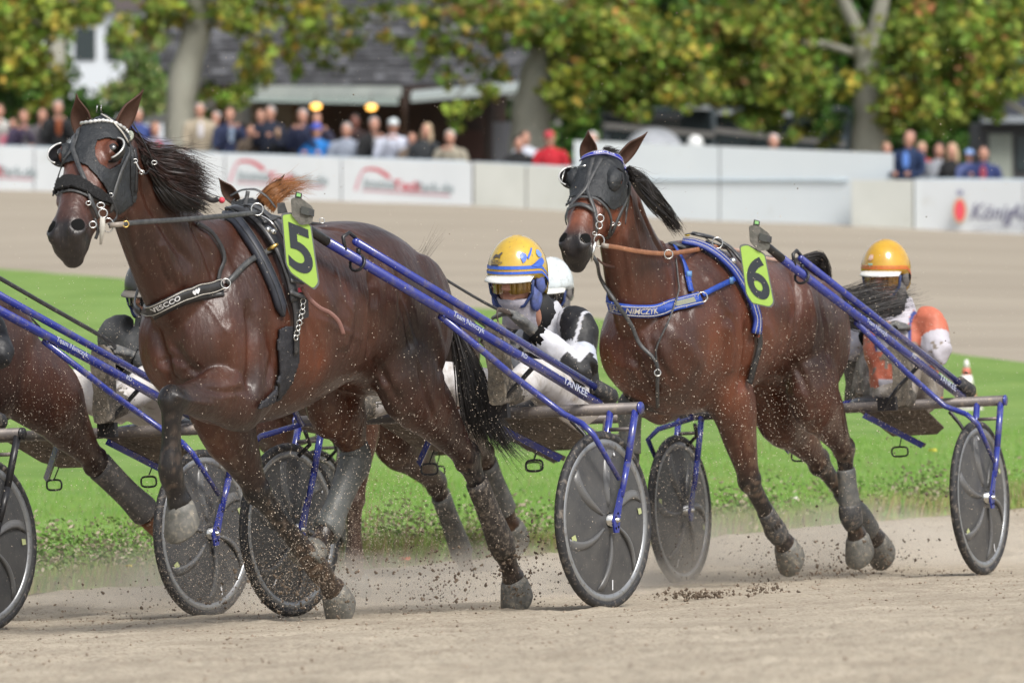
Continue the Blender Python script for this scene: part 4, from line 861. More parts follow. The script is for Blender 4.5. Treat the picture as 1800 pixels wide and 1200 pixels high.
def sulky(name, label, S, blue=M_blue, spins=(.3, 1.1), text=None, wheels=(1, -1), far=True):
    t = thing(name, label, 'sulky', tuple(S.p(0, 0, 0)), 'two wheeled racing sulkies'); P = S.p; A = .78
    mb = MB(); mb.tube([P(-.06, -.815, A), P(-.06, .815, A)], .0235, 16, up=S.U); obj('axle_bar', mb, M_dusty, t)
    for sx in wheels:
        mb = MB(); mb.tube([P(-.06, .815*sx, A), P(-.06, .823*sx, A)], .0245, 16, up=S.U); obj('end_cap', mb, blue, t)
        for l in (.80, .685):
            mb = MB(); mb.tube([P(-.055, l*sx, A), P(.03, l*sx, .57)], [.0155, .0145], 10, up=S.F); mb.tube([P(.03, l*sx, .57), P(.09, l*sx, .44)], [.0145, .012], 10, up=S.F)
            po = obj('fork_post', mb, blue, t)
            mb = MB(); q = [P(.068, l*sx, .47), P(.098, l*sx, .47), P(.165, l*sx, .345), P(.155, l*sx, .30), P(.125, l*sx, .30), P(.115, l*sx, .345)]; mb.prism([x-S.L*.004 for x in q], S.L*.008); pl = obj('dropout_plate', mb, blue, po, smooth=False)
            for k, (f, u) in enumerate(((.128, .375), (.145, .36), (.130, .322), (.148, .318))):
                mb = MB(); mb.tube([P(f, l*sx+.0045, u), P(f, l*sx+.0055, u)], .0052, 8); obj('hole', mb, MATS['black_matte'], pl) if sx > 0 and l > .7 else None
        mb = MB(); mb.tube([P(-.02, .80*sx, .70), P(-.02, .685*sx, .70)], .008, 8); obj('crossbar', mb, M_dusty, t)
        wheel(t, S, .14, .742*sx, .35, spins[0] if sx > 0 else spins[1])
        # main shaft, adjuster tube, brace
        m0, m1, m2 = P(-.13, .585*sx, .80), P(.5, .51*sx, 1.075), P(1.46, .385*sx, 1.49)
        mb = MB(); mb.tube([m0, m1, m2], [.019, .0195, .019], 14); sh = obj('shaft', mb, blue, t)
        mb = MB(); mb.tube([m2, P(1.62, .36*sx, 1.57)], [.0195, .017], 12); obj('shaft_tip', mb, M_blackt, sh)
        a0, a1 = P(-.13, .575*sx, .865), P(1.30, .41*sx, 1.485)
        mb = MB(); mb.tube([a0, a1], .0155, 12); mb.sph(a1, .0155); ad = obj('adjuster_tube', mb, blue, t)
        mb = MB(); d = (a0-a1).normalized(); mb.tube([a0-d*.01, a0, a0+d*.10, a0+d*.12], [.020, .034, .036, .026], 16); obj('rubber_stop', mb, M_rubber, ad)
        mb = MB(); mb.tube([a1+S.U*.015, a1+S.U*.035+S.F*.04, a1+S.F*.085+S.U*.02, a1+S.F*.075-S.U*.03], .008, 8); obj('hook', mb, M_blackt, ad)
        mb = MB(); q = m1.lerp(m2, .82); dd = (m2-m1).normalized(); e = dd.cross(S.L).normalized(); mb.tube([q+(S.L*math.cos(w)+e*math.sin(w))*.033+e*-.012 for w in np.linspace(0, 2*PI, 13)[:-1]], .006, 6, closed=True); mb.tube([q+e*.02, q+e*.045+dd*.01], .009, 6); obj('tie_strap', mb, M_blackt, sh)
        b = [P(.80, .455*sx, 1.185), P(.45, .54*sx, .945), P(.20, .62*sx, .775), P(.29, .76*sx, .735), P(.295, .812*sx, .69), P(.13, .818*sx, .51)]
        mb = MB(); mb.tube(b, [.014, .014, .0135, .0125, .012, .010], 10); obj('brace', mb, blue, t)
        mb = MB(); mb.tube([P(.16, .63*sx, .745), P(.10, .65*sx, .69), P(.13, .69*sx, .645)], .009, 8); obj('side_hook', mb, M_blackt, t)
        mb = MB(); g = P(.80, .455*sx, 1.185); mb.prism([g+S.L*.012-S.F*.02+S.U*.0, g+S.F*.06+S.U*.055+S.L*.012, g-S.F*.10+S.U*-.0+S.L*.012], S.L*-.024); mb.tube([g+S.L*.012, g+S.L*.022], .009, 10); obj('gusset', mb, blue, sh)
        mb = MB(); mb.tube([P(-.06, .50*sx, A), P(-.40, .30*sx, .76), P(-.78, .14*sx, .80)], [.014]*3, 8); obj('seat_rail', mb, blue, t)
        mb = MB(); q = [P(-.05, .10*sx, .765), P(-.05, .42*sx, .765), P(-.30, .42*sx, .66), P(-.36, .36*sx, .63), P(-.36, .14*sx, .63)]; mb.prism(q, S.U*.006); obj('mud_panel', mb, M_mud, t, smooth=False)
        mb = MB(); a, c = P(-.04, .13*sx, .745), P(-.22, .34*sx, .585); dv = (c-a); mb.box((a+c)/2, dv/2, S.L*.006+S.F*.012, dv.normalized().cross(S.F).normalized()*.014); obj('bracket', mb, blue, t, smooth=False)
        mb = MB(); a, c = P(-.12, .17*sx, .715), P(-.27, .345*sx, .585); dv = (c-a); mb.box((a+c)/2+S.F*.03, dv/2, S.F*.003, dv.normalized().cross(S.F).normalized()*.010); obj('scraper_plate', mb, M_dusty, t, smooth=False)
        mb = MB(); c = P(-.16, .25*sx, .565); mb.tube([c+S.L*(math.copysign(abs(math.cos(w))**.6, math.cos(w))*.040)+S.U*(math.copysign(abs(math.sin(w))**.6, math.sin(w))*.022) for w in np.linspace(0, 2*PI, 17)[:-1]], .0045, 6, closed=True); mb.tube([c+S.U*.022, P(-.2, .25*sx, .64)], .003, 5); obj('loop', mb, M_blackt, t)
        # footrest
        ft = P(.30, .38*sx, .80); mb = MB(); mb.tube([m0.lerp(m1, .62), P(.30, .43*sx, .86), ft], .010, 8); mb.box(ft+S.F*-.01, S.F*.012, S.L*.045, S.U*.03); obj('footrest', mb, M_blackt, t, smooth=False)
    mb = MB(); mb.ell(P(-.66, 0, .79), S.F*.17, S.L*.17, S.U*.035); mb.tube([P(-.80, -.16, .83), P(-.84, 0, .86), P(-.80, .16, .83)], .02, 8); obj('seat', mb, M_blackt, t)
    if text:
        m0, m1, m2 = P(-.13, .585, .80), P(.5, .51, 1.075), P(1.46, .385, 1.49); path = [m2.lerp(m1, k/10) for k in range(10)]+[m1.lerp(m0, k/8) for k in range(9)]
        cam0 = Vector((0, 0, HCAM)); nn = []
        for i, p in enumerate(path):
            tg = (path[min(i+1, len(path)-1)]-path[max(0, i-1)]).normalized(); v = (cam0-p).normalized()*.6+Vector((0, 0, .25)); v = (v-tg*v.dot(tg)).normalized(); nn.append(v)
        for txt, s0, sz in text:
            mb = along(text_mb(txt, sz, bold=sz*.01, shear=.15), path, nn, s0, 1, 1, off=.0198); 
            obj('lettering', mb, mat('shaft_print', (.40,.43,.52), .5), t, smooth=False)
    return t
class SFrame(Frame): pass
S5 = Frame(822, 729, 27.3, 32, 3.5); S6 = Frame(1484, 722, 31.4, 24.5, 3.8); SB = Frame(150, 768, 28.9, 33, 3.5); SA = Frame(-270+26, 728, 27.6, 33, 3.5); SY = Frame(840, 728, 32.15, 24, 3.5)
TX = [('Team Nimczyk', .86, .032), ('RD', 1.22, .028), ('YANKEE', 1.56, .043)]
sulky('racing_sulky', 'blue sulky pulled by horse five with the large disc wheel in the middle', S5, spins=(.45, 1.15), text=TX)
sulky('racing_sulky', 'blue sulky pulled by horse six at the right', S6, spins=(.1, .9), text=TX)
sulky('racing_sulky', 'blue sulky at left behind the raised front leg of horse five', SB, spins=(.2, .5), text=TX)
sulky('racing_sulky', 'black sulky cut off by the left edge showing one dark wheel', SA, blue=M_blackt, spins=(.55, .5))
sulky('racing_sulky', 'dusty dark sulky mostly hidden behind the sulky of horse five', SY, blue=M_dusty, spins=(.8, .2))
# ================================================================== drivers
SKIN = mat('skin', (.50,.26,.18), .5, c2=(.42,.20,.14), scale=25, spec=.35)
M_leather = mat('glove_grey', (.085,.088,.09), .7, c2=(.14,.14,.135), scale=30, dirt=(.25,.22,.18), dscale=60, dlim=(.55,.7))
M_boot = mat('boot_dusty', (.13,.115,.095), .8, c2=(.07,.063,.056), scale=18, dirt=(.26,.22,.17), dscale=60, dlim=(.5,.65), bump=.3)
M_whitepants = mat('white_pants', (.66,.64,.64), .8, c2=(.50,.47,.44), scale=6, dirt=(.22,.18,.14), dscale=9, dlim=(.50,.72), bump=.3, bscale=14)
M_dirtypants = mat('dirty_pants', (.42,.385,.35), .85, c2=(.19,.16,.13), scale=6, contrast=(.36,.56), dirt=(.13,.11,.085), dscale=14, dlim=(.48,.66), bump=.4, bscale=14)
def hand(mb, wrist, palm, fdir, up, curl=1.0, s=1.0):
    """gloved or bare hand: palm plus four fingers and a thumb, closed"""
    ax = (palm-wrist).normalized(); n = (up-ax*up.dot(ax)).normalized(); b = ax.cross(n)
    mb.loft([(wrist, b*.028*s, n*.022*s), (wrist.lerp(palm, .5), b*.036*s, n*.022*s), (palm, b*.044*s, n*.020*s), (palm+ax*.04*s, b*.042*s, n*.017*s)], 12)
    for i, (o, ln) in enumerate(((-.033, .075), (-.011, .084), (.011, .080), (.031, .064))):
        k = palm+ax*.04*s+b*o*s; a = .35*curl; P = [palm+b*o*s, k]; d = ax
        for q in range(3): d = (d*math.cos(a*1.5)-n*math.sin(a*1.5)).normalized(); n2 = n; k = k+d*(ln/3*s); P.append(k); a *= 1.15
        mb.tube(P, [.0105*s, .0105*s, .0098*s, .0092*s, .0075*s], 8)
    k = palm-ax*.02*s-b*.036*s; mb.tube([k, k-b*.022*s+ax*.025*s-n*.01*s, k-b*.015*s+ax*.058*s-n*.022*s], [.014*s, .012*s, .009*s], 8)
def driver(name, label, S, J, cols, helmet, face_yaw=15, head_tilt=-8, goggles=None, gaiter=(.44,.42,.48), pants=None, jcol=None, folds=(), boots=M_boot, hk=1.0):
    """J: dict of world joints"""
    t = thing(name, label, 'person', tuple(J['pelvis']), 'sulky drivers')
    F, L, U = S.F, S.L, Vector((0, 0, 1))
    # trousers
    mb = MB(); hpn, hpf = J['hipN'], J['hipF']
    mb.ell(J['pelvis'], L*.19, F*.14, U*.13)
    for h, k, a in ((hpn, J['kneeN'], J['ankN']), (hpf, J['kneeF'], J['ankF'])): limb(mb, [h, h.lerp(k, .5), k, k.lerp(a, .45), a], [.105, .092, .075, .066, .052], [.105, .095, .080, .070, .055], L, 14)
    b = fuse(mb, .013, 5); 
    rng = random.Random(3)
    tr = obj('trousers', b, pants or M_whitepants, t, tri=True)
    # jacket
    mb = MB(); tdir = (J['neck']-J['pelvis']).normalized(); fw = (L.cross(tdir)); fw = fw if fw.dot(F) > 0 else -fw
    pe, ne = J['pelvis'], J['neck']
    mb.loft([(pe-tdir*.04, L*.175, fw*.125), (pe.lerp(ne, .3), L*.165, fw*.125), (pe.lerp(ne, .6), L*.185, fw*.125), (pe.lerp(ne, .86), L*.165, fw*.105), (ne, L*.090, fw*.080), (ne+tdir*.05, L*.074, fw*.074), (ne+tdir*.075, L*.070, fw*.072)], 20, power=2.3)
    for sh, el, wr in ((J['shN'], J['elN'], J['wrN']), (J['shF'], J['elF'], J['wrF'])): limb(mb, [sh.lerp(ne, .35), sh, sh.lerp(el, .5), el, el.lerp(wr, .5), wr], [.07, .078, .066, .060, .054, .042], [.075, .085, .068, .064, .055, .042], fw, 14)
    b = fuse(mb, .012 if not jcol else .008, 4 if not jcol else 7)
    # cloth creases
    V = np.array(b.v); me = bpy.data.meshes.new('t'); me.from_pydata(b.v, [], b.f); N = np.empty(len(V)*3); me.vertices.foreach_get('normal', N); N = N.reshape(-1, 3); bpy.data.meshes.remove(me)
    dsp = np.array([noise.fractal(Vector(v)*9, 1.0, 2.2, 3) for v in V]); b.v = [tuple(v) for v in V+N*(dsp*.010)[:, None]]
    if jcol: b.c = [jcol(Vector(v), J, S) for v in b.v]
    jk = obj('jacket', b, cols['jacket'], t, vcol=bool(jcol), tri=True)
    mb = MB(); c1 = ne.lerp(J['head'], .55); mb.tube([ne-tdir*.02, ne.lerp(c1, .5), c1], [.086, .074, .066], 18); cl = obj('collar', mb, mat('collar_black', (.013,.013,.015), .7), jk)
    # boots with the sole towards the camera
    for side in 'NF':
        hl, to, an = J['heel'+side], J['toe'+side], J['ank'+side]; mb = MB(); ax = (to-hl).normalized(); nrm = F-ax*F.dot(ax); nrm.normalize(); sd = ax.cross(nrm)
        secs = []
        for k, w, h in ((-.02, .030, .030), (.03, .038, .045), (.10, .034, .042), (.17, .042, .036), (.23, .047, .030), (.28, .040, .022), (.30, .022, .014)): secs.append((hl+ax*k-nrm*h*.9, sd*w, nrm*h))
        mb.loft(secs, 14, power=2.4); limb(mb, [hl+ax*.03-nrm*.05, an, an.lerp(J['knee'+side], .35)], [.042, .052, .060], [.046, .055, .064], L, 12)
        b = fuse(mb, .010, 3); bo = obj('boot', b, boots, t, tri=True)
        mb = MB(); R = []
        for k, w in ((-.022, .020), (-.015, .032), (.03, .041), (.07, .038), (.11, .033), (.17, .043), (.23, .049), (.28, .041), (.305, .018)): c = hl+ax*k-nrm*-.002; R.append([c-sd*w, c+sd*w, c+sd*w+nrm*.014, c-sd*w+nrm*.014])
        mb.rings(R); obj('sole', mb, mat('sole', (.10,.09,.075), .9, c2=(.2,.17,.13), scale=40, bump=.6, bscale=80), bo, smooth=False)
    # gloves
    for side in 'NF':
        mb = MB(); wr = J['wr'+side]; hd = J['hand'+side]; hand(mb, wr, wr.lerp(hd, .7), (hd-wr), U*1.0+F*-.2, 1.1, 1.12); b = fuse(mb, .0065, 2); g = obj('glove', b, M_leather, t, tri=True)
        mb = MB(); mb.tube([wr-(hd-wr).normalized()*.035, wr+(hd-wr).normalized()*.015], [.046, .040], 12); obj('cuff', mb, MATS['black_matte'], g)
    # head
    hc = J['head']; a = math.radians(face_yaw); fz = Vector((-math.sin(a), -math.cos(a), 0)); fx = Vector((math.cos(a), -math.sin(a), 0)); q = Matrix.Rotation(math.radians(head_tilt), 3, fx); fz = q @ fz; fu = q @ Vector((0, 0, 1)); k = hk
    hp = lambda x, y, z: hc+(fx*x+fu*y+fz*z)*k
    mb = MB(); mb.ell(hp(0, .02, -.01), fx*.078*k, fz*.098*k, fu*.115*k); mb.ell(hp(0, -.055, .025), fx*.055*k, fz*.06*k, fu*.06*k)
    mb.loft([(hp(0, -.005, .088), fx*.010*k, fz*.012*k), (hp(0, -.025, .100), fx*.015*k, fz*.018*k), (hp(0, -.042, .105), fx*.018*k, fz*.020*k), (hp(0, -.050, .092), fx*.014*k, fz*.014*k)], 10)
    mb.ell(hp(0, -.078, .080), fx*.026*k, fz*.010*k, fu*.010*k); mb.tube([hp(0, -.06, -.01), J['neck']-U*.02], [.058, .064], 14)
    for sx in (-1, 1): mb.ell(hp(.080*sx, -.01, -.01), fx*.010*k, fz*.018*k, fu*.032*k)
    b = fuse(mb, .006, 2); obj('body', b, SKIN, t, tri=True)
    # helmet shell
    mb = MB(); R = []; n = 28; rows = []
    for i in range(15):
        ph = i/14; ring = []
        for j in range(n):
            th = 2*PI*j/n; cz, cx = math.cos(th), math.sin(th)              # cz forward
            low = -.006 if cz > .25 else (-.006-(.25-cz)/.75*.062 if cz < .25 else 0)
            if .0 < cz < .5: low = -.004
            el = math.radians(90)*(1-ph)
            y = low+(.128-low)*math.sin(el); r = math.cos(el)**.82 if ph > 0 else 0
            r = math.sqrt(max(0, 1-((y-.0)/.130)**2)) if y > 0 else 1+.0*y
            ring.append(hp(cx*(.104*max(r, .02)), .012+y, -.012+cz*(.124*max(r, .02))))
        R.append(ring)
    mb.rings(R, cap=False); mb.f.append(tuple(14*n+j for j in range(n))); mb.mi.append(0); he = obj('helmet', mb, cols['helmet'], t); md = he.modifiers.new('thick', 'SOLIDIFY'); md.thickness = .008; md.offset = 0
    mb = MB(); pts = [hp(math.sin(a)*.103, .004, -.012+math.cos(a)*.123) for a in np.linspace(-1.05, 1.05, 13)]; pts2 = [hp(math.sin(a)*.112, -.012-.006*math.cos(a), -.012+math.cos(a)*.166) for a in np.linspace(-.92, .92, 13)]
    v = pts+pts2+[p+fu*.006*k for p in pts]+[p+fu*.005*k for p in pts2]; fc = []
    for i in range(12): fc += [(i, i+1, 14+i, 13+i), (26+i, 39+i, 40+i, 27+i), (13+i, 14+i, 40+i, 39+i), (i, 26+i, 27+i, i+1)]
    mb.add(v, fc); obj('visor', mb, helmet.get('visor') or mat('visor_white', (.74,.74,.70), .35, dirt=(.4,.35,.28), dscale=30, dlim=(.58,.75)), he)
    for nm, y0, y1, m in helmet.get('bands', []):
        mb = MB(); R = []
        for j in range(n+1):
            th = 2*PI*j/n-PI; cz, cx = math.cos(th), math.sin(th); dip = 0 if cz > .25 else -(.25-cz)/.75*.05; rr = lambda y: math.sqrt(max(0, 1-(max(y, 0)/.130)**2))
            R.append((hp(cx*.1095*rr(y0), .012+y0+dip, -.012+cz*.1295*rr(y0)), hp(cx*.1095*rr(y1), .012+y1+dip, -.012+cz*.1295*rr(y1))))
        for a, c in zip(R[:-1], R[1:]): mb.add([a[0], a[1], c[1], c[0]], [(0, 1, 2, 3)])
        obj(nm, mb, m, he)
    def onhelm(th, y, off=.0015):
        th = math.radians(th); r = math.sqrt(max(0, 1-(max(y, 0)/.130)**2)); return hp(math.sin(th)*(.108*r+off), .012+y, -.012+math.cos(th)*(.128*r+off))
    for nm, pl, m in helmet.get('marks', []):
        mb = MB(); P = [onhelm(a, y, .0035) for a, y in pl]; c = P[0]
        for p in P[1:]: c = c+p
        c = c/len(P); c = c+(c-hp(0, 0, 0)).normalized()*.0015
        mb.add(P+[c], [(i, (i+1) % len(P), len(P)) for i in range(len(P))]); obj(nm, mb, m, he, smooth=False)
    for txt, th0, y0, sz, m in helmet.get('text', []):
        mb = text_mb(txt, sz, bold=sz*.015); mb.v = [tuple(onhelm(th0+math.degrees(v[0]/.118), y0+v[1], .0035)) for v in mb.v]; obj('lettering', mb, m, he, smooth=False)
    # ear guards / chin harness
    for sx in (-1, 1):
        mb = MB(); mb.ell(hp(.088*sx, -.020, -.020), fx*.016*k, fz*.046*k, fu*.046*k); mb.ell(hp(.074*sx, -.08, .000), fx*.020*k, fz*.040*k, fu*.05*k); obj('ear_guard', mb, helmet['guard'], he)
        mb = MB(); mb.ell(hp(.103*sx, -.015, -.030), fx*.004*k, fz*.016*k, fu*.022*k); obj('ear_opening', mb, MATS['black_matte'], he)
        mb = MB(); mb.tube([hp(.086*sx, -.01, .055), hp(.080*sx, -.06, .05), hp(.05*sx, -.105, .055), hp(0, -.118, .06)], .006*k, 6); obj('chin_strap', mb, mat('strap_navy', (.02,.04,.14), .6), he)
    if goggles:
        mb = MB(); 
        for i in range(11):
            a = -1.12+2.24*i/10; h = .040-.006*abs(a)+(-.014*max(0, 1-abs(a)/.25)); top = hp(math.sin(a)*.088, .008, -.005+math.cos(a)*.110); bot = hp(math.sin(a)*.086, .008-h*1.75-.004, -.005+math.cos(a)*.108)
            if i: mb.add([pt, pb, bot, top], [(0, 1, 2, 3)])
            pt, pb = top, bot
        go = obj('goggles', mb, goggles, he); md = go.modifiers.new('thick', 'SOLIDIFY'); md.thickness = .003
    if gaiter:
        mb = MB(); R = []
        for i, (y, rx, rz, zo) in enumerate(((-.074, .072, .084, -.006), (-.082, .073, .096, -.006), (-.105, .069, .086, -.008), (-.13, .064, .074, -.012), (-.155, .062, .066, -.020), (-.19, .068, .07, -.03))):
            R.append([hp(math.sin(th)*rx, y-(.012 if math.cos(th) < 0 else 0)+.012*(1-abs(math.sin(th)))*(-1 if i == 0 else 0)+.003*math.sin(th*5+i*2), zo+math.cos(th)*rz*(1 if math.cos(th) > 0 else .8)) for th in [2*PI*j/24 for j in range(24)]])
        mb.rings(R, cap=False); g = obj('neck_gaiter', mb, mat('gaiter%d' % int(gaiter[0]*100), gaiter, .8, c2=tuple(c*.7 for c in gaiter), scale=25, bump=.3), t); md = g.modifiers.new('thick', 'SOLIDIFY'); md.thickness = .004
    return t, (tr, jk)
M_amber = mat('amber_lens', (.35,.21,.03), .12, spec=.8, coat=.8, c2=(.25,.13,.03), scale=14)
M_smoke = mat('smoke_lens', (.05,.05,.05), .1, spec=.8, coat=.8)
M_hyel = mat('helmet_yellow', (.62,.42,.045), .18, coat=.8, c2=(.52,.33,.04), scale=14, dirt=(.22,.15,.07), dscale=70, dlim=(.60,.72))
M_hyel2 = mat('helmet_gold', (.60,.36,.025), .2, coat=.8, c2=(.50,.27,.02), scale=10, dirt=(.25,.16,.08), dscale=60, dlim=(.62,.75))
M_hblue = mat('helmet_blue', (.05,.13,.55), .35); M_horange = mat('helmet_orange', (.65,.13,.04), .4); M_hpale = mat('helmet_silver', (.62,.68,.70), .25, coat=.5, dirt=(.3,.3,.28), dscale=40)
M_guardb = mat('guard_blue', (.10,.14,.42), .7, c2=(.06,.07,.12), scale=22); M_guardg = mat('guard_grey', (.10,.095,.10), .7, c2=(.16,.15,.14), scale=22)
def j5(px, py, l): return S5.J(px, py, l)
D5 = dict(pelvis=j5(992, 702, .06), neck=j5(957, 566, .06), head=j5(908, 484, .06), shN=j5(1015, 575, .24), elN=j5(1024, 655, .33), wrN=j5(944, 588, .19), handN=j5(903, 553, .12),
          shF=j5(925, 580, -.12), elF=j5(930, 650, -.18), wrF=j5(925, 625, -.02), handF=j5(900, 605, 0), hipN=j5(1004, 705, .16), hipF=j5(945, 705, -.08), kneeN=j5(938, 664, .32), kneeF=j5(760, 668, -.26),
          ankN=j5(893, 690, .38), ankF=j5(640, 716, -.37), heelN=j5(877, 702, .40), toeN=j5(871, 595, .40), heelF=j5(612, 748, -.38), toeF=j5(606, 645, -.38))
jm = mat('racing_silks', (.95,.95,.95), .55, vcol='Col', c2=(.72,.71,.70), scale=10, dirt=(.24,.21,.18), dscale=45, dlim=(.66,.76), bump=.25, bscale=25)
def side_coord(v, J, S): d = v-J['neck']; return d.dot(S.L), d.dot(S.F), d.z
def col5(v, J, S):
    l, f, z = side_coord(v, J, S); w, k = (.60,.61,.66), (.010,.010,.012)
    arm = (v-J['elN']).length; fa = (v-J['wrN']).length; ua = (v-J['shN'].lerp(J['elN'], .52)).length
    de = pt_seg(np.array([tuple(v)]), np.array(J['elN']), np.array(J['wrN'])); tt = de[1][0]
    if de[0][0] < .085 and tt > .05: return w if tt > .45 or (v.z > J['elN'].lerp(J['wrN'], tt).z+.02 and tt > .15) else k
    q = pt_seg(np.array([tuple(v)]), np.array(J['shN']), np.array(J['elN'])); 
    if q[0][0] < .10 and .55 < q[1][0] < .85: return (.48,.52,.62)
    if q[0][0] < .10 and abs(l-.235) < .006 and q[1][0] < .5: return w
    if abs(l-.095) < .042 and z > -.42: return w
    if l < -.07 and z > -.3 and abs(l+.11) < .04: return w
    return k
mW = dict(jacket=jm, helmet=M_hyel)
M_hmark = mat('helmet_ink', (.09,.08,.07), .5)
h5 = dict(guard=M_guardb, bands=[('helmet_band', .000, .010, M_hblue), ('helmet_stripe', .010, .0125, mat('hgold', (.55,.30,.03), .4)), ('helmet_band', .018, .030, M_hblue)],
  marks=[('helmet_crest', [(52, .030), (60, .038), (74, .052), (84, .055), (88, .04), (80, .028), (66, .022)], M_hblue), ('helmet_crest', [(30, .070), (36, .078), (44, .072), (46, .060), (42, .048), (36, .040), (33, .055)], M_hblue), ('helmet_crest', [(46, .060), (54, .078), (62, .092), (66, .090), (56, .070), (48, .052)], M_hblue), ('helmet_oval', [(70, .070), (76, .084), (84, .082), (88, .066), (82, .056), (74, .058)], mat('hblue2', (.16,.28,.62), .4)),
         ('helmet_emblem', [(-34, .062), (-28, .072), (-20, .070), (-12, .080), (-9, .076), (-13, .066), (-12, .056), (-18, .062), (-26, .060), (-32, .054)], M_hmark), ('helmet_label', [(-34, .030), (-14, .030), (-14, .037), (-34, .037)], M_hmark), ('helmet_bar', [(-34, .0495), (-10, .0495), (-10, .051), (-34, .051)], M_hmark)],
  text=[('Ready2Race', -22, .044, .014, M_hmark)])
drv5, d5parts = driver('person', 'driver in yellow and blue helmet with black and white silks behind horse five', S5, D5, mW, h5, face_yaw=22, head_tilt=3, goggles=M_amber, jcol=col5, hk=1.12)

def j6(px, py, l): return S6.J(px, py, l)
D6 = dict(pelvis=j6(1592, 690, .10), neck=j6(1578, 552, .08), head=j6(1556, 478, .05), shN=j6(1636, 572, .25), elN=j6(1650, 622, .31), wrN=j6(1612, 585, .18), handN=j6(1570, 570, .10),
          shF=j6(1528, 572, -.13), elF=j6(1496, 612, -.24), wrF=j6(1530, 592, -.1), handF=j6(1560, 575, 0), hipN=j6(1612, 695, .2), hipF=j6(1555, 692, -.02), kneeN=j6(1596, 640, .30), kneeF=j6(1535, 632, -.10),
          ankN=j6(1590, 700, .36), ankF=j6(1512, 700, -.22), heelN=j6(1583, 706, .38), toeN=j6(1586, 606, .38), heelF=j6(1500, 715, -.26), toeF=j6(1500, 640, -.26))
def col6(v, J, S):
    l, f, z = side_coord(v, J, S); o, w = (.60,.17,.10), (.58,.56,.62); n = noise.noise(v*14)+.5*noise.noise(v*40)
    if n > .28 and v.z < J['neck'].z-.12: return (.26,.22,.18)
    for a, b in (('shN', 'elN'), ('elN', 'wrN')):
        d, tt = pt_seg(np.array([tuple(v)]), np.array(J[a]), np.array(J[b]))
        if d[0] < .085 and l > .15:
            if a == 'shN' and tt[0] < .42: return o
            return w
    if l < -.17: return w
    if abs(l-.01) < .075 and (z > -.17 or z < -.30): return w
    if abs(abs(l-.01)-.083) < .007 and z > -.17: return (.05,.08,.3)
    return o
h6 = dict(guard=M_guardg, bands=[('helmet_band', .004, .010, M_horange), ('helmet_stripe', .014, .018, M_horange)], marks=[('helmet_emblem', [(-28, .045), (-24, .068), (-14, .066), (-12, .048), (-20, .040)], mat('hpaleor', (.62,.36,.22), .5)), ('helmet_mark', [(-25, .020), (-25, .028), (-12, .028), (-12, .020)], mat('hmint', (.3,.5,.38), .5))], text=[('JGK', -20, .055, .016, M_white)])
drv6, d6parts = driver('person', 'driver in golden helmet and orange and white silks behind horse six', S6, D6, dict(jacket=jm, helmet=M_hyel2), h6, face_yaw=20, head_tilt=0, goggles=mat('orange_lens', (.32,.12,.03), .15, coat=.6, c2=(.5,.28,.06), scale=20), gaiter=(.42,.27,.25), jcol=col6, pants=M_dirtypants, hk=1.07)
for st in ((1624, 585), (1650, 590)):
    pass
def jB(px, py, l): return SB.J(px, py, l)
DB = dict(pelvis=jB(275, 700, .08), neck=jB(270, 575, .08), head=jB(263, 508, .08), shN=jB(300, 580, .25), elN=jB(305, 650, .32), wrN=jB(240, 630, .16), handN=jB(208, 615, .10),
          shF=jB(205, 588, -.10), elF=jB(190, 640, -.16), wrF=jB(205, 635, -.02), handF=jB(190, 620, 0), hipN=jB(290, 706, .18), hipF=jB(225, 706, -.04), kneeN=jB(262, 672, .34), kneeF=jB(110, 680, -.24),
          ankN=jB(205, 712, .38), ankF=jB(10, 716, -.36), heelN=jB(180, 735, .40), toeN=jB(178, 602, .40), heelF=jB(-10, 740, -.38), toeF=jB(-12, 640, -.38))
M_jgrey = mat('grey_jacket', (.055,.057,.058), .7, c2=(.085,.085,.085), scale=12, dirt=(.22,.2,.17), dscale=70, dlim=(.6,.75), bump=.3, bscale=25)
driver('person', 'driver in dark grey jacket and white trousers seen past the chest of horse five', SB, DB, dict(jacket=M_jgrey, helmet=mat('helmet_dark', (.05,.05,.05), .3)), dict(guard=M_guardg, visor=mat('visor_dust', (.16,.145,.125), .5)), face_yaw=30, head_tilt=6, goggles=M_smoke)
def redpatch():
    mb = MB(); a = jB(203, 607, .24); 
    for q in (((190, 606), (226, 583), (216, 602), (192, 614)),): mb.prism([jB(x, y, .02)-SB.F*-.16 for x, y in q], SB.F*.004)
    return mb
def jY(px, py, l): return SY.J(px, py, l)
DY = dict(pelvis=jY(985, 705, .06), neck=jY(985, 570, .06), head=jY(968, 505, .06), shN=jY(1022, 590, .24), elN=jY(1022, 655, .28), wrN=jY(975, 620, .18), handN=jY(950, 600, .1),
          shF=jY(940, 590, -.15), elF=jY(920, 650, -.22), wrF=jY(930, 620, -.05), handF=jY(925, 600, 0), hipN=jY(1000, 705, .16), hipF=jY(950, 705, -.06), kneeN=jY(960, 670, .3), kneeF=jY(820, 672, -.22),
          ankN=jY(925, 700, .38), ankF=jY(740, 705, -.36), heelN=jY(900, 720, .4), toeN=jY(900, 620, .4), heelF=jY(720, 720, -.38), toeF=jY(720, 630, -.38))
driver('person', 'driver with pale silver helmet half hidden behind the yellow helmeted driver', SY, DY, dict(jacket=M_jgrey, helmet=M_hpale), dict(guard=M_guardg), face_yaw=15, head_tilt=4, goggles=M_smoke, pants=M_dirtypants)
def jA(px, py, l): return SA.J(px, py, l)
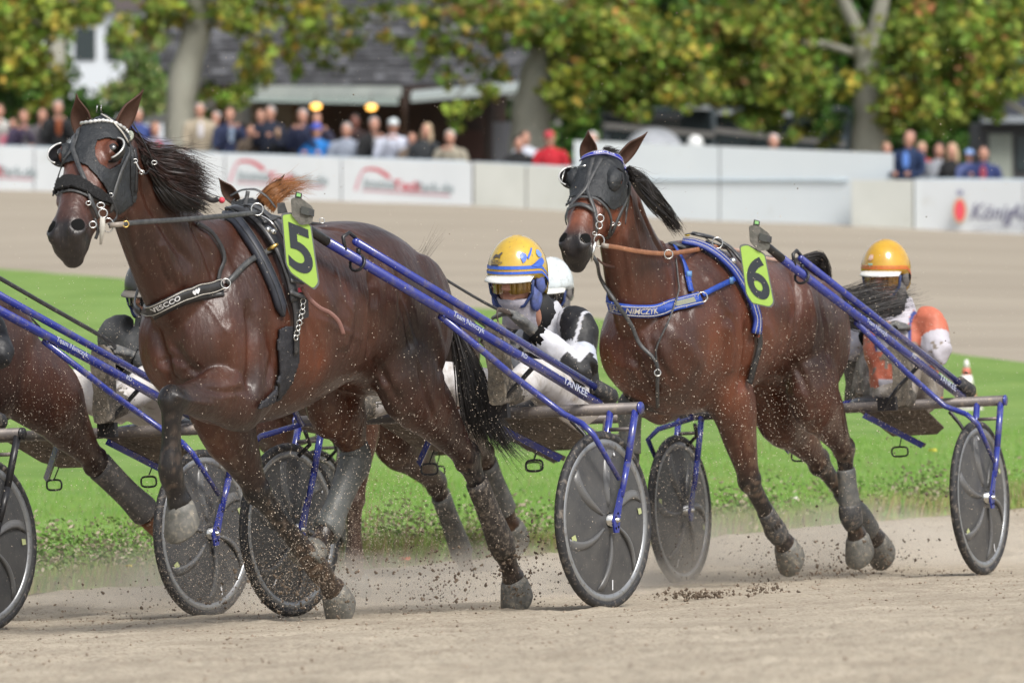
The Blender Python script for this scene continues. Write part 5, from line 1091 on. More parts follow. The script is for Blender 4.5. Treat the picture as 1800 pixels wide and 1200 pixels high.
DA = dict(pelvis=jA(-75, 690, .06), neck=jA(-85, 560, .06), head=jA(-115, 490, .06), shN=jA(-28, 570, .25), elN=jA(0, 626, .36), wrN=jA(-70, 605, .2), handN=jA(-110, 590, .12),
          shF=jA(-140, 575, -.12), elF=jA(-150, 640, -.18), wrF=jA(-140, 620, 0), handF=jA(-150, 600, 0), hipN=jA(-60, 695, .16), hipF=jA(-120, 695, -.08), kneeN=jA(-120, 655, .32), kneeF=jA(-310, 655, -.26),
          ankN=jA(-180, 690, .38), ankF=jA(-420, 700, -.37), heelN=jA(-195, 705, .4), toeN=jA(-195, 600, .4), heelF=jA(-450, 720, -.38), toeF=jA(-450, 620, -.38))
driver('person', 'driver in black jacket of whom only the elbow shows at the left edge', SA, DA, dict(jacket=mat('black_jacket', (.013,.014,.017), .5, bump=.3, bscale=25, c2=(.02,.021,.025)), helmet=M_hpale), dict(guard=M_guardg), goggles=M_smoke)

# ================================================================== spectators
RS = random.Random(11)
def spectator(c, top, label, jac, hair, hs=1.0, skin=(.48,.25,.18), cap=None, hood=False, D=None, arms='fold', lean=.0, hair_long=False, yaw=0, shirt=None):
    Dd = (D or base_D(c)+.9); p = at(c, top, Dd); H = 1.72*hs; zt = p.z; z0 = zt-H; x = p.x; t = thing('person', label, 'person', (x, Dd, z0), 'spectators along the wall')
    ms = mat('skin_%d' % int(skin[0]*100), skin, .55); mj = mat('cloth_%d_%d_%d' % tuple(int(v*255) for v in jac), jac, .85, c2=tuple(v*.75 for v in jac), scale=5)
    mt = mat('jeans_dark', (.03,.035,.05), .8); mh = mat('hair_%d_%d' % (int(hair[0]*255), int(hair[2]*255)), hair, .7, c2=tuple(v*.7 for v in hair), scale=25)
    tw = RS.uniform(-.5, .5); ln = RS.uniform(-.06, .10); sw = RS.uniform(-.05, .05)
    def Q(a, b, z):
        ca, sa = math.cos(tw), math.sin(tw); a, b = a*ca-b*sa, a*sa+b*ca; q = max(0, z-.95)
        return Vector((x+(a+sw*q/.6)*hs, Dd+(b-ln*q)*hs, z0+z*hs))
    X = Vector((hs, 0, 0)); Y = Vector((0, hs, 0)); Z = Vector((0, 0, hs))
    mb = MB(); mb.ell(Q(0, 0, 1.60), X*.078, Y*.095, Z*.118, 14, 8); mb.ell(Q(0, -.095, 1.585), X*.014, Y*.016, Z*.022, 8, 6); mb.ell(Q(0, -.03, 1.53), X*.055, Y*.06, Z*.05, 10, 6)
    mb.tube([Q(0, 0, 1.53), Q(0, .01, 1.42)], .055*hs, 10); 
    pose = RS.choice(['fold', 'fold', 'up', 'phone', 'side', 'chin']); HP = {}
    for s in (-1, 1): HP[s] = Q(*{'fold': (.10*s, -.33, 1.06), 'up': (.12*s, -.30, 1.24), 'phone': (.05*s, -.27, 1.42), 'side': (.27*s, -.10, .92), 'chin': ((.05, -.20, 1.44) if s > 0 else (-.08, -.30, 1.08))}[pose])
    for s in (-1, 1):
        mb.ell(Q(.08*s, .005, 1.59), X*.012, Y*.018, Z*.03, 8, 6)
        hb = MB(); hb.ell(HP[s], X*.045, Y*.06, Z*.035, 8, 6); obj('hand', hb, ms, t)
    obj('body', fuse(mb, .018*hs, 1), ms, t, tri=True)
    mb = MB(); mb.loft([(Q(0, .0, .86), X*.18, Y*.12), (Q(0, .0, 1.05), X*.185, Y*.125), (Q(0, 0, 1.28), X*.205, Y*.12), (Q(0, .01, 1.40), X*.16, Y*.09), (Q(0, .01, 1.47), X*.07, Y*.065)], 16)
    for s in (-1, 1): limb(mb, [Q(.15*s, .01, 1.39), Q(.22*s, -.01, 1.33), Q(.26*s, -.05, 1.15), Q(.24*s, -.12, 1.06), HP[s].lerp(Q(.24*s, -.12, 1.06), .18)], [.05*hs, .065*hs, .056*hs, .052*hs, .042*hs], [.05*hs, .065*hs, .056*hs, .052*hs, .042*hs], Vector((0, 1, 0)), 10, 2)
    b = fuse(mb, .024*hs, 1); obj('jacket', b, mj, t, tri=True)
    if shirt: mb = MB(); mb.ell(Q(0, -.125, 1.27), X*.055, Y*.01, Z*.14, 10, 6); obj('shirt', mb, mat('cloth_%d_%d_%d' % tuple(int(v*255) for v in shirt), shirt, .8), t)
    mb = MB()
    for s in (-1, 1): limb(mb, [Q(.09*s, 0, .92), Q(.10*s, -.02, .5), Q(.10*s, 0, .06)], [.09*hs, .07*hs, .055*hs], [.1*hs, .075*hs, .06*hs], Vector((1, 0, 0)), 8, 2)
    obj('trousers', mb, mt, t)
    for s in (-1, 1): mb = MB(); mb.ell(Q(.10*s, -.06, .04), X*.05, Y*.13, Z*.045, 8, 6); obj('shoe', mb, MATS['black_matte'], t)
    mb = MB()
    if cap: 
        mb.ell(Q(0, .008, 1.655), X*.090, Y*.108, Z*.078, 14, 8); mb.ell(Q(0, -.11, 1.645), X*.07, Y*.065, Z*.012, 12, 5); obj('cap', mb, mat('cap_%d_%d' % (int(cap[0]*255), int(cap[2]*255)), cap, .7), t)
    else:
        mb.ell(Q(0, .028, 1.640), X*.086, Y*.098, Z*.090, 14, 8)
        if hair_long: mb.ell(Q(-.0, .05, 1.50), X*.10, Y*.06, Z*.17, 12, 8); mb.ell(Q(.075, .0, 1.50), X*.03, Y*.05, Z*.14, 8, 8); mb.ell(Q(-.075, .0, 1.50), X*.03, Y*.05, Z*.14, 8, 8)
        obj('hair', mb, mh, t)
W, GR, BR, BL, DK = (.6,.6,.6), (.35,.34,.33), (.10,.06,.035), (.55,.40,.20), (.02,.018,.016)
NAVY, BEIGE, BLK = (.02,.03,.08), (.42,.36,.27), (.012,.013,.015)
SP = [(-6, 183, 'standing spectator in pale grey coat cut off by the left edge', (.5,.5,.48), BR, {}),
 (26, 208, 'child in a pink jacket behind the wall at far left', (.55,.18,.24), BR, dict(hs=.8)),
 (45, 193, 'spectator in dark purple top just right of the child in pink', (.06,.045,.09), BR, {}),
 (71, 191, 'spectator in a plain grey jacket left of the man in black', (.13,.12,.13), BR, {}),
 (103, 177, 'grey haired man in black jacket left of the leading horse head', BLK, GR, dict(shirt=(.35,.1,.04))),
 (246, 190, 'spectator in a blue jacket behind the ears of horse five', (.04,.07,.24), GR, {}),
 (278, 214, 'spectator with red and grey jacket right of the horse ears', (.20,.20,.26), BR, dict(shirt=(.5,.03,.06))),
 (353, 181, 'tall man in long beige coat beside the pale tree trunk', BEIGE, GR, dict(shirt=(.6,.58,.6))),
 (402, 189, 'spectator in navy jacket and pale blue shirt', NAVY, BR, dict(shirt=(.35,.45,.6))),
 (377, 196, 'spectator in pale blue top between the beige coat and the navy jacket', (.35,.42,.46), GR, dict(D=118.5)),
 (437, 219, 'short spectator in brown jacket with face just above the wall', (.10,.075,.055), BR, dict(hs=.85)),
 (458, 192, 'spectator half hidden behind the tall man in dark navy', NAVY, BR, dict(D=118)),
 (476, 186, 'tall man in dark navy jacket left of the first lamp', (.012,.018,.04), GR, {}),
 (487, 223, 'child in dark clothes in front of the tall man in navy', BLK, BR, dict(hs=.78, skin=(.5,.32,.2))),
 (537, 191, 'man in dark blue coat beneath the first lamp', (.015,.022,.06), GR, {}),
 (561, 197, 'spectator with pink face behind the blue capped one', (.03,.03,.06), BR, dict(D=118)),
 (558, 217, 'spectator in bright blue jacket and blue cap leaning on the wall', (.02,.20,.58), BR, dict(cap=(.06,.10,.48))),
 (606, 216, 'grey haired spectator in light blue grey sweater', (.30,.34,.42), GR, {}),
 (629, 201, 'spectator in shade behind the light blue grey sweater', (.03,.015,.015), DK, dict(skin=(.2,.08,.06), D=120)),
 (657, 206, 'spectator in black jacket and white shirt under the second lamp', BLK, GR, dict(shirt=(.55,.55,.58))),
 (688, 209, 'spectator in white jacket and white cap', (.62,.66,.78), GR, dict(cap=(.62,.68,.70))),
 (725, 233, 'low face between the white jacket and the blonde woman', (.16,.12,.09), BR, dict(hs=.85)),
 (744, 217, 'woman with long blonde hair in dark jacket', (.035,.04,.045), (.50,.38,.25), dict(hair_long=True)),
 (794, 229, 'grey haired person in beige jacket standing apart from the others', (.36,.33,.26), (.5,.47,.42), {}),
 (911, 239, 'dark haired spectator in black jacket before the big tree trunk', BLK, DK, {}),
 (926, 231, 'spectator in white jacket behind the black jacket at the tree', (.55,.58,.66), BR, dict(D=117)),
 (971, 231, 'spectator in red jacket and red cap left of the tall wall', (.50,.015,.03), BR, dict(cap=(.5,.05,.07))),
 (1047, 232, 'white haired head peeping over the tall wall behind the ears of horse six', (.3,.3,.3), W, {}),
 (1354, 236, 'bald pink head above the middle of the tall wall', (.02,.025,.04), (.55,.48,.46), {}),
 (1560, 250, 'brown haired head at the end of the tall wall', (.15,.1,.08), (.28,.18,.1), dict(hs=.9)),
 (1594, 231, 'bald man in navy jacket with blue badge at the wall end', (.012,.03,.09), (.45,.25,.2), dict(D=106.7, shirt=(.10,.22,.6))),
 (1619, 250, 'blonde spectator in a red top behind the bald man', (.55,.06,.09), (.55,.42,.28), dict(hs=.92, D=107)),
 (1646, 251, 'dark haired woman in light grey jacket', (.34,.36,.40), (.06,.035,.03), dict(hair_long=True)),
 (1678, 252, 'woman with long pale blonde hair in black jacket', BLK, (.55,.42,.26), dict(hair_long=True)),
 (1702, 263, 'child in a light blue hat at the right wall', (.10,.13,.3), BL, dict(hs=.8, cap=(.25,.38,.68))),
 (1728, 256, 'dark haired person in navy anorak rightmost at the wall', (.025,.04,.14), DK, dict(shirt=(.3,.05,.08)))]
for c, r, lab, jac, hair, k in SP: spectator(c, r+0, lab, jac, hair, **k)
# ================================================================== harness helpers
M_str = mat('strap_black', (.022,.022,.024), .35, c2=(.04,.04,.042), scale=30, dirt=(.12,.10,.085), dscale=90, dlim=(.62,.8))
M_strg = mat('strap_grey', (.038,.041,.044), .42, c2=(.08,.08,.08), scale=40, dirt=(.16,.14,.12), dscale=90, dlim=(.62,.8))
M_hood = mat('hood_cloth', (.014,.016,.019), .5, c2=(.026,.029,.032), scale=14, bump=.35, bscale=260, bump2=(24, .5, .02), dirt=(.08,.075,.07), dscale=80, dlim=(.62,.85))
M_fleece = mat('fleece', (.012,.012,.013), .95, c2=(.05,.05,.05), scale=90, bump=1, bscale=180, contrast=(.55,.75))
M_bluew = mat('blue_web', (.018,.075,.42), .55, c2=(.012,.05,.30), scale=18, dirt=(.12,.12,.16), dscale=80, dlim=(.62,.8))
M_blued = mat('blue_deep', (.016,.035,.22), .5, c2=(.02,.05,.30), scale=18)
M_tan = mat('tan_leather', (.34,.15,.075), .45, c2=(.24,.10,.05), scale=20)
M_pipe = mat('piping', (.55,.52,.46), .5); M_gold = mat('gold_clip', (.7,.48,.15), .3, metal=1)
M_lime = mat('lime_plate', (.37,.58,.10), .45, c2=(.33,.52,.09), scale=6, dirt=(.2,.35,.08), dscale=60, dlim=(.68,.85)); M_num = mat('number_ink', (.028,.035,.045), .5); M_plate = mat('plate_edge', (.13,.14,.14), .5)
M_pouch = mat('pouch_grey', (.10,.10,.085), .8, c2=(.17,.16,.14), scale=40, bump=.5, bscale=60)
M_silver = mat('piping_silver', (.62,.62,.60), .3, metal=.4)
def strap(tree, par, nm, pix, hw, m, off=.005, th=.004, D=None, smooth=2, step=5):
    P, Nn = drape(tree, pix, off, step, D, smooth); mb = MB(); mb.ribbon(P, Nn, hw, th); return obj(nm, mb, m, par), P, Nn
def piping(par, P, Nn, hw, m, off=.005, r=.0016):
    for sg in (-1, 1):
        Q = []
        for i in range(len(P)):
            t = (P[min(i+1, len(P)-1)]-P[max(i-1, 0)]).normalized(); b = t.cross(Nn[i]).normalized(); Q.append(P[i]+b*hw*sg+Nn[i]*off)
        mb = MB(); mb.tube(Q, r, 5); obj('piping', mb, m, par)
def roll(tree, par, nm, pix, r, m, off=.01, D=None, sq=.6, n=12):
    P, Nn = drape(tree, pix, off, 5, D, 3); R = []
    for i, p in enumerate(P):
        t = (P[min(i+1, len(P)-1)]-P[max(i-1, 0)]).normalized(); b = t.cross(Nn[i]).normalized(); q = b.cross(t); q = q if q.dot(Nn[i]) > 0 else -q; e = min(1, .35+min(i, len(P)-1-i)*.25)
        R.append([p+b*(math.cos(a)*r*e)+q*(math.sin(a)*r*sq*e) for a in [2*PI*j/n for j in range(n)]])
    mb = MB(); mb.rings(R); return obj(nm, mb, m, par), P, Nn
def inside(p, poly):
    x, y = p; c = False; n = len(poly)
    for i in range(n):
        x1, y1 = poly[i][:2]; x2, y2 = poly[i-1][:2]
        if (y1 > y) != (y2 > y) and x < (x2-x1)*(y-y1)/(y2-y1)+x1: c = not c
    return c
def patch(tree, par, nm, poly, m, holes=(), step=2.0, off=.005, th=.004, maxjump=.05):
    """cloth lying on the animal inside a photo outline"""
    xs = [p[0] for p in poly]; ys = [p[1] for p in poly]; x0, y0 = min(xs), min(ys); nx, ny = int((max(xs)-x0)/step)+2, int((max(ys)-y0)/step)+2; idx = {}; mb = MB(); v = []; f = []
    for j in range(ny):
        for i in range(nx):
            q = (x0+i*step, y0+j*step)
            if inside(q, poly) and not any(inside(q, h) for h in holes):
                h = hit(tree, *q)
                if h: idx[(i, j)] = len(v); v.append(h[0]+h[1]*off)
    for (i, j), a in idx.items():
        k = [(i, j), (i+1, j), (i+1, j+1), (i, j+1)]
        if all(q in idx for q in k):
            w = [idx[q] for q in k]
            if max((v[w[0]]-v[w[2]]).length, (v[w[1]]-v[w[3]]).length) < maxjump: f.append(tuple(w))
    used = sorted({i for q in f for i in q}); mp = {a: b for b, a in enumerate(used)}
    mb.add([v[i] for i in used], [tuple(mp[i] for i in q) for q in f]); o = obj(nm, mb, m, par); md = o.modifiers.new('thick', 'SOLIDIFY'); md.thickness = th; md.offset = 1
    sm = o.modifiers.new('s', 'SMOOTH'); sm.iterations = 3; sm.factor = .5; o.modifiers.move(1, 0)
    return o
def s_at(P, px):
    cum = 0; best = (1e9, 0)
    for i, p in enumerate(P):
        if i: cum += (P[i]-P[i-1]).length
        d = abs(900+FPX*p.x/p.y-px)
        if d < best[0]: best = (d, cum)
    return best[1]
def ring(par, nm, c, r, wire, m, n=None, sq=1.0, a0=0.0):
    n = n or Vector((.25, -1, .1)).normalized(); u = n.cross(Vector((0, 0, 1))).normalized(); w = u.cross(n); mb = MB()
    mb.tube([c+(u*math.cos(a+a0)+w*math.sin(a+a0)*sq)*r for a in np.linspace(0, 2*PI, 17)[:-1]], wire, 6, closed=True); return obj(nm, mb, m, par)
def free(par, nm, pts, hw, m, flat=.3, n=8):
    P = catmull(pts, 6); mb = MB(); mb.tube(P, hw, n, squash=flat, up=Vector((0, 0, 1))); return obj(nm, mb, m, par)
def cup(par, H, sx, m, rim, r=.056, y=.185, x=.105, z=.015, fwd=.25):
    c = H.p(sx*x, y, z); mb = MB(); N, M = 20, 16; idx = {}; v = []; f = []; dirs = {}
    for i in range(N+1):
        for j in range(M+1):
            th = math.radians(-75+150*j/M); ph = math.radians(-8+118*i/N)         # ph from outward round to the back
            d = H.x*sx*math.cos(th)*math.cos(ph)+H.z*(-math.sin(ph))*math.cos(th)+H.y*math.sin(th); v.append(c+d*r*H.k*(1, 1, 1)[0]+H.z*fwd*.02)
    for i in range(N):
        for j in range(M): a = i*(M+1)+j; f.append((a, a+1, a+M+2, a+M+1))
    mb.add(v, f); o = obj('blinker', mb, m, par); md = o.modifiers.new('thick', 'SOLIDIFY'); md.thickness = .004
    mb = MB(); e = [v[j] for j in range(M+1)]; mb.tube(e, .0035, 6); obj('blinker_rim', mb, rim, o); return o
def plate(par, poly, D, digit, cx, cy, h, wsc, rot):
    mb = MB(); P = [at(x, y, D) for x, y in poly]; R = catmull(P+[P[0]], 3)[:-1] if False else P
    mb.prism(R, (0, .005, 0)); pl = obj('number_plate', mb, M_plate, par, smooth=False)
    cxm = sum(p[0] for p in poly)/len(poly); cym = sum(p[1] for p in poly)/len(poly); Q = [at(cxm+(x-cxm)*.915, cym+(y-cym)*.955, D-.002) for x, y in poly]
    mb = MB(); mb.add(Q, [tuple(range(len(Q)))]); obj('plate_face', mb, M_lime, pl, smooth=False)
    s = D/FPX; mb = text_mb(digit, h*s/.70, bold=h*s*.035, sx=wsc, res=6); a = math.radians(rot); X = Vector((1, 0, -math.tan(math.radians(22)))); Y = Vector((-math.sin(a), 0, math.cos(a)))
    xs = [v[0] for v in mb.v]; ys = [v[1] for v in mb.v]; ox, oy = (min(xs)+max(xs))/2, (min(ys)+max(ys))/2; mb.v = [(v[0]-ox, v[1]-oy, 0) for v in mb.v]
    put(mb, at(cx, cy, D-.004), X, Y); obj('number', mb, M_num, pl, smooth=False); return pl
def roundpoly(c, r=6, k=4):
    out = []; n = len(c)
    for i in range(n):
        p, a, b = Vector(c[i]), Vector(c[i-1]), Vector(c[(i+1) % n]); u = (a-p).normalized(); w = (b-p).normalized(); s = p+u*r; e = p+w*r
        for j in range(k+1): t = j/k; q = (s*(1-t)+p*t)*(1-t)+(p*(1-t)+e*t)*t; out.append((q.x, q.y))
    return out
def pouch(par, x, y, D, s=1.0):
    mb = MB(); c = at(x, y, D); u = D/FPX*s
    P = lambda a, b: c+Vector((a*u, 0, -b*u))
    mb.prism([P(*q) for q in roundpoly([(-19, -22), (-4, -24), (18, -8), (21, 0), (18, 22), (-2, 25), (-17, 8)], 4, 2)], (0, .05, 0)); po = obj('transponder_pouch', mb, M_pouch, par, smooth=False)
    mb = MB(); mb.prism([P(*q) for q in [(0, -9), (14, -5), (13, 8), (-1, 4)]], (0, -.010, 0)); obj('pouch_flap', mb, mat('flap', (.06,.065,.06), .6), po, smooth=False)
    mb = MB(); mb.prism([P(*q) for q in [(12, -6), (23, -2), (22, 10), (11, 6)]], (0, -.006, 0)); obj('pouch_buckle', mb, M_strg, po, smooth=False)
    mb = MB(); mb.prism([P(*q) for q in [(-10, -34), (1, -31), (0, -22), (-12, -23)]], (0, .01, 0)); tg = obj('tag', mb, M_str, po, smooth=False)
    mb = MB(); mb.prism([P(*q)+Vector((0, -.002, 0)) for q in [(-8, -32), (-1, -30), (-2, -25), (-9, -26)]], (0, .001, 0)); obj('tag_face', mb, mat('tag_green', (.25,.55,.2), .5), tg, smooth=False)

# ------------------------------------------------------------------ horse five
h5t, T5 = horse5, tree5
def tack5():
    t = h5t; k = T5
    eyeR = [(168,262),(172,250),(190,245),(207,253),(214,270),(208,287),(190,297),(175,288),(168,274)]; eyeL = [(90,250),(110,255),(106,275),(108,295),(90,300),(80,275)]
    patch(k, t, 'hood', [(119,232),(106,262),(110,287),(116,290),(131,286),(151,293),(170,314),(185,336),(189,353),(197,370),(208,378),(238,355),(240,340),(236,262),(225,240),(214,216),(196,200),(176,194),(153,203),(130,222)], M_hood, [eyeR, eyeL], step=1.7)
    patch(k, t, 'shadow_roll', [(94,342),(101,322),(120,311),(142,314),(158,326),(186,341),(194,349),(192,360),(168,352),(150,343),(127,334),(106,339),(95,362),(90,356)], M_fleece, step=1.8, off=.007, th=.016)
    roll(k, t, 'roll_edge', [(94,362),(104,341),(127,335),(150,344),(170,353),(190,360)], .006, M_strg, .008)
    for sx in (-1, 1): cup(t, H5, sx, M_blackt, M_silver)
    a, P, Nn = strap(k, t, 'cheek_strap', [(153,201),(142,230),(131,264),(107,298),(99,325),(94,345)], .0085, M_strg, .010)
    strap(k, t, 'face_strap', [(143,208),(136,232),(131,265),(140,297),(152,333),(158,358),(166,384)], .0085, M_strg, .013)
    strap(k, t, 'bridle_strap', [(225,236),(224,268),(209,300),(196,342),(190,372)], .009, M_strg, .011)
    strap(k, t, 'throat_strap', [(234,262),(237,285),(236,337)], .007, M_str, .008)
    strap(k, t, 'crown_strap', [(150,212),(160,204),(176,204),(196,217),(212,236),(222,256)], .010, M_str, .010)[0]
    P, Nn = drape(k, [(156,208),(175,205),(194,217),(210,236),(219,252)], .014, 4); mb = MB(); mb.tube(P, .0035, 6); obj('crown_piping', mb, M_pipe, t)
    P, Nn = drape(k, [(118,234),(123,228),(151,221),(178,217),(198,220),(213,229),(221,237)], .014, 1.6, smooth=3); mb = MB(); mb.tube(P, [.0078 if i % 4 < 2 else .0052 for i in range(len(P))], 8); obj('browband', mb, M_silver, t)
    h = hit(k, 228, 244); 
    if h: mb = MB(); n = h[1]; u = n.cross(Vector((0, 0, 1))).normalized(); w = u.cross(n); mb.loft([(h[0]+n*.012, u*.018, w*.024), (h[0]+n*.020, u*.018, w*.024), (h[0]+n*.024, u*.010, w*.014)], 16); obj('rosette', mb, mat('rosette', (.42,.45,.36), .4), t)
    mb = MB(); c = at(174, 191, H5.o.y-.03); mb.tube([c+Vector((a, 0, b)) for a, b in ((-.009, -.014), (.007, -.014), (.009, .012), (-.007, .012))], .0025, 5, closed=True); obj('buckle', mb, M_steel, t)
    Db = H5.p(.07, .45, -.05).y-.04
    ring(t, 'bit_ring', at(181, 375, Db), .016, .0028, M_steel); ring(t, 'bit_ring', at(177, 361, Db), .014, .0026, M_steel, sq=.7); ring(t, 'bit_ring', at(163, 395, Db-.02), .013, .0028, M_steel, sq=.9); ring(t, 'bit_ring', at(190, 396, Db+.01), .020, .0026, M_steel, sq=1.3)
    mb = MB(); mb.loft([(at(180, 382, Db-.01), Vector((.009, 0, 0)), Vector((0, .004, 0))), (at(180, 398, Db-.01), Vector((.011, 0, 0)), Vector((0, .004, 0))), (at(177, 430, Db-.01), Vector((.004, 0, 0)), Vector((0, .003, 0)))], 10); obj('bit_plate', mb, mat('bitplate', (.45,.43,.38), .5), t)
    free(t, 'bit_strap', [at(166, 384, Db), at(172, 405, Db), at(168, 420, Db)], .006, M_str)
    free(t, 'chin_strap', [at(195, 345, Db+.02), at(202, 362, Db+.03), at(205, 382, Db+.04), at(190, 395, Db)], .004, M_str)
    for (x, y) in ((226, 268), (238, 283), (250, 303), (156, 357), (195, 343)): ring(t, 'buckle', (hit(k, x, y) or (at(x, y, Db), 0))[0]+Vector((0, -.02, 0)), .009, .0022, M_steel, sq=.8)
    free(t, 'link', [at(238, 284, Db+.0), at(245, 297, Db), at(252, 304, Db)], .003, M_steel, 1)
    free(t, 'overcheck', [at(232, 214, H5.o.y+.05), at(253, 250, 25.2), at(268, 285, 25.25), at(258, 304, 25.2), at(250, 305, Db)], .0028, M_str, 1)
    ring(t, 'check_ring', at(271, 286, 25.2), .010, .002, M_steel, sq=.7)
    free(t, 'check_line', [at(262, 296, 25.2), at(330, 325, 25.5), at(400, 352, 25.8), at(455, 372, 25.9)], .0018, M_str, 1)
    # rein, bit to saddle to driver
    sd = F5.J(452, 372, .12).y
    free(t, 'rein', [at(192, 397, Db), at(240, 391, Db+.1), at(320, 386, 25.2), at(400, 379, 25.45), at(452, 374, sd-.03)], .0095, M_strg, .3)
    mb = MB(); mb.ribbon([at(193, 396, Db-.012), at(206, 395, Db-.01), at(217, 394, Db)], [Vector((0, -1, 0))]*3, .009, .004); obj('rein_end', mb, mat('leather_pale', (.30,.26,.22), .5), t)
    ring(t, 'rein_buckle', at(221, 394, Db), .011, .0025, M_gold)
    hd = D5['handN']
    free(t, 'rein', [at(452, 374, sd-.03), at(500, 384, 26.2), at(552, 393, 26.35), at(622, 402, 26.5), at(662, 414, 26.7), at(720, 448, 26.9), at(780, 489, 27.1), at(854, 533, 27.35), hd-Vector((.01, .03, 0))], .0065, M_str, .35)
    free(t, 'rein', [hd, at(875, 545, 27.3), at(880, 580, 27.3), at(900, 620, 27.35)], .010, mat('strap_brown', (.07,.05,.04), .6), .3)
    # breast collar
    bc, P, Nn = strap(k, t, 'breast_collar', [(246,549),(263,545),(290,531),(320,517),(350,508),(375,504),(391,503)], .0215, M_str, .010, .008)
    piping(bc, P, Nn, .019, M_pipe, .009)
    cum = sum((a-b).length for a, b in zip(P[:-1], P[1:])); px = cum/150.
    mb = along(text_mb('VESCCO', .029, bold=.0006, sx=1.05), P, Nn, s_at(P, 293), 1, 1, off=.0095); obj('lettering', mb, M_white, bc, smooth=False)
    mb = MB()
    for dx in (-.006, .007):
        mb = MB(); hrt = [(0, -.012), (.010, .000), (.010, .007), (.005, .010), (0, .006), (-.005, .010), (-.010, .007), (-.010, .000)]; mb.add([Vector((dx+a, b, 0)) for a, b in hrt], [tuple(range(8))]); along(mb, P, Nn, s_at(P, 341), 1, 1, off=.0098+dx*.02); obj('heart', mb, M_white, bc, smooth=False)
    strap(k, t, 'collar_underlay', [(270,556),(300,540),(330,527),(365,519),(393,516)], .012, M_str, .004)
    free(t, 'collar_far_side', [at(247, 549, P[0].y-.01), at(238, 541, P[0].y+.05), at(237, 528, P[0].y+.16), at(243, 508, P[0].y+.26)], .016, M_str, .25)
    ring(t, 'dee_ring', P[-1]+Nn[-1]*.012+Vector((.008, 0, 0)), .018, .0028, M_steel)
    strap(k, t, 'breast_strap', [(397,500),(415,480),(437,460),(462,447),(480,438)], .0105, M_strg, .012)
    h = hit(k, 472, 441); c = h[0]+h[1]*.03; mb = MB(); mb.tube([c+Vector((-.02, 0, -.012)), c, c+Vector((.02, 0, .012))], [.006, .009, .005], 8); obj('snap_hook', mb, M_gold, t)
    h1 = [hit(k, x, y) for x, y in ((342,392),(367,411),(385,436),(391,456),(383,476),(381,494))]; free(t, 'neck_strap', [q[0]+q[1]*.014 for q in h1 if q], .0085, M_str, .4)
    # saddle and girth
    pad, P, Nn = roll(k, t, 'saddle_pad', [(372,373),(395,378),(415,391),(432,414),(450,444),(465,474),(480,509),(491,543),(494,556)], .027, mat('pad_navy', (.020,.023,.032), .45, c2=(.03,.033,.045), scale=12), .012, sq=.7)
    piping(pad, P, Nn, .014, M_strg, .020, .0012)
    strap(k, t, 'saddle_strap', [(400,370),(425,380),(446,392),(463,413),(480,440),(493,470),(503,503),(507,530)], .020, M_str, .022, .012, D=25.9)
    strap(k, t, 'back_strap', [(425,370),(455,381),(480,402),(500,440)], .014, M_strg, .030, .006, D=26.0)
    for a, b in (((438,384),(462,404)), ((455,404),(476,396)), ((497,496),(520,500)), ((496,516),(522,524))): strap(k, t, 'keeper', [a, b], .008, M_strg, .040, .005, step=3)
    ring(t, 'terret', at(452, 368, sd-.05), .023, .0032, M_steel); ring(t, 'terret', at(566, 388, 26.3), .010, .002, M_steel)
    for x, y, r in ((471,404,.015), (480,408,.014)): mb = MB(); mb.sph(at(x, y, hit(k, x, y)[0].y-.05), r); obj('knob', mb, M_steel, t)
    free(t, 'coupling', [at(455,378,sd-.04), at(468,384,sd-.05), at(480,394,sd-.06), at(486,404,sd-.05)], .004, M_steel, 1)
    free(t, 'wire', [at(474,412,25.85), at(471,428,25.85), at(480,440,25.85), at(484,456,25.9), at(494,460,25.9)], .0022, M_steel, 1)
    mb = MB(); mb.sph(at(390, 352, 25.6), .012); obj('red_toggle', mb, M_red, t); free(t, 'toggle_strap', [at(352,342,25.6), at(372,352,25.6), at(384,350,25.6)], .010, M_str, .4)
    patch(k, t, 'girth', [(484,578),(500,570),(518,574),(523,600),(521,640),(511,670),(490,700),(462,716),(446,721),(452,706),(476,684),(486,650),(483,610)], mat('girth_black', (.012,.013,.018), .6, bump=.4, bscale=80, c2=(.03,.03,.036), scale=30), step=2.5, off=.008, th=.010)
    strap(k, t, 'girth_strap', [(506,520),(512,550),(513,585),(512,620)], .013, M_str, .020, .008)
    P, Nn = drape(k, [(521,530),(520,548),(515,562),(511,580),(506,600)], .034, 4)
    for i in range(0, len(P)-1, 2): ring(t, 'chain_link', P[i], .010, .0024, M_steel, n=Vector((1 if i % 4 else .2, -1, 0)).normalized())
    mb = MB(); D = hit(k, 531, 535)[0].y-.03; mb.prism([at(x, y, D) for x, y in roundpoly([(521,513),(541,515),(543,558),(522,562)], 4, 2)], (0, .02, 0)); obj('side_pad', mb, M_str, t, smooth=False)
    free(t, 'flying_strap', [at(530,505,D-.02), at(545,526,D-.03), at(562,541,D-.04), at(580,550,D-.05), at(595,565,D-.05), at(604,588,D-.04)], .0085, mat('strap_pinkish', (.22,.11,.09), .6), .3)
    mb = MB(); mb.prism([at(x, y, D-.02) for x, y in ((524,506),(535,504),(536,512),(524,514))], (0, .01, 0)); obj('red_buckle', mb, M_red, t, smooth=False)
    Dp = S5.J(527, 440, .40).y
    plate(t, roundpoly([(494,375),(512,373),(547,394),(562,499),(553,510),(511,481),(502,465)], 5), Dp, '5', 527, 438, 79, .88, 5)
    pouch(t, 530, 371, Dp-.01)
    mb = MB(); mb.prism([at(x, y, Dp+.03) for x, y in ((487,357),(500,356),(506,375),(488,376))], (0, .006, 0)); obj('plate_bracket', mb, M_strg, t, smooth=False)
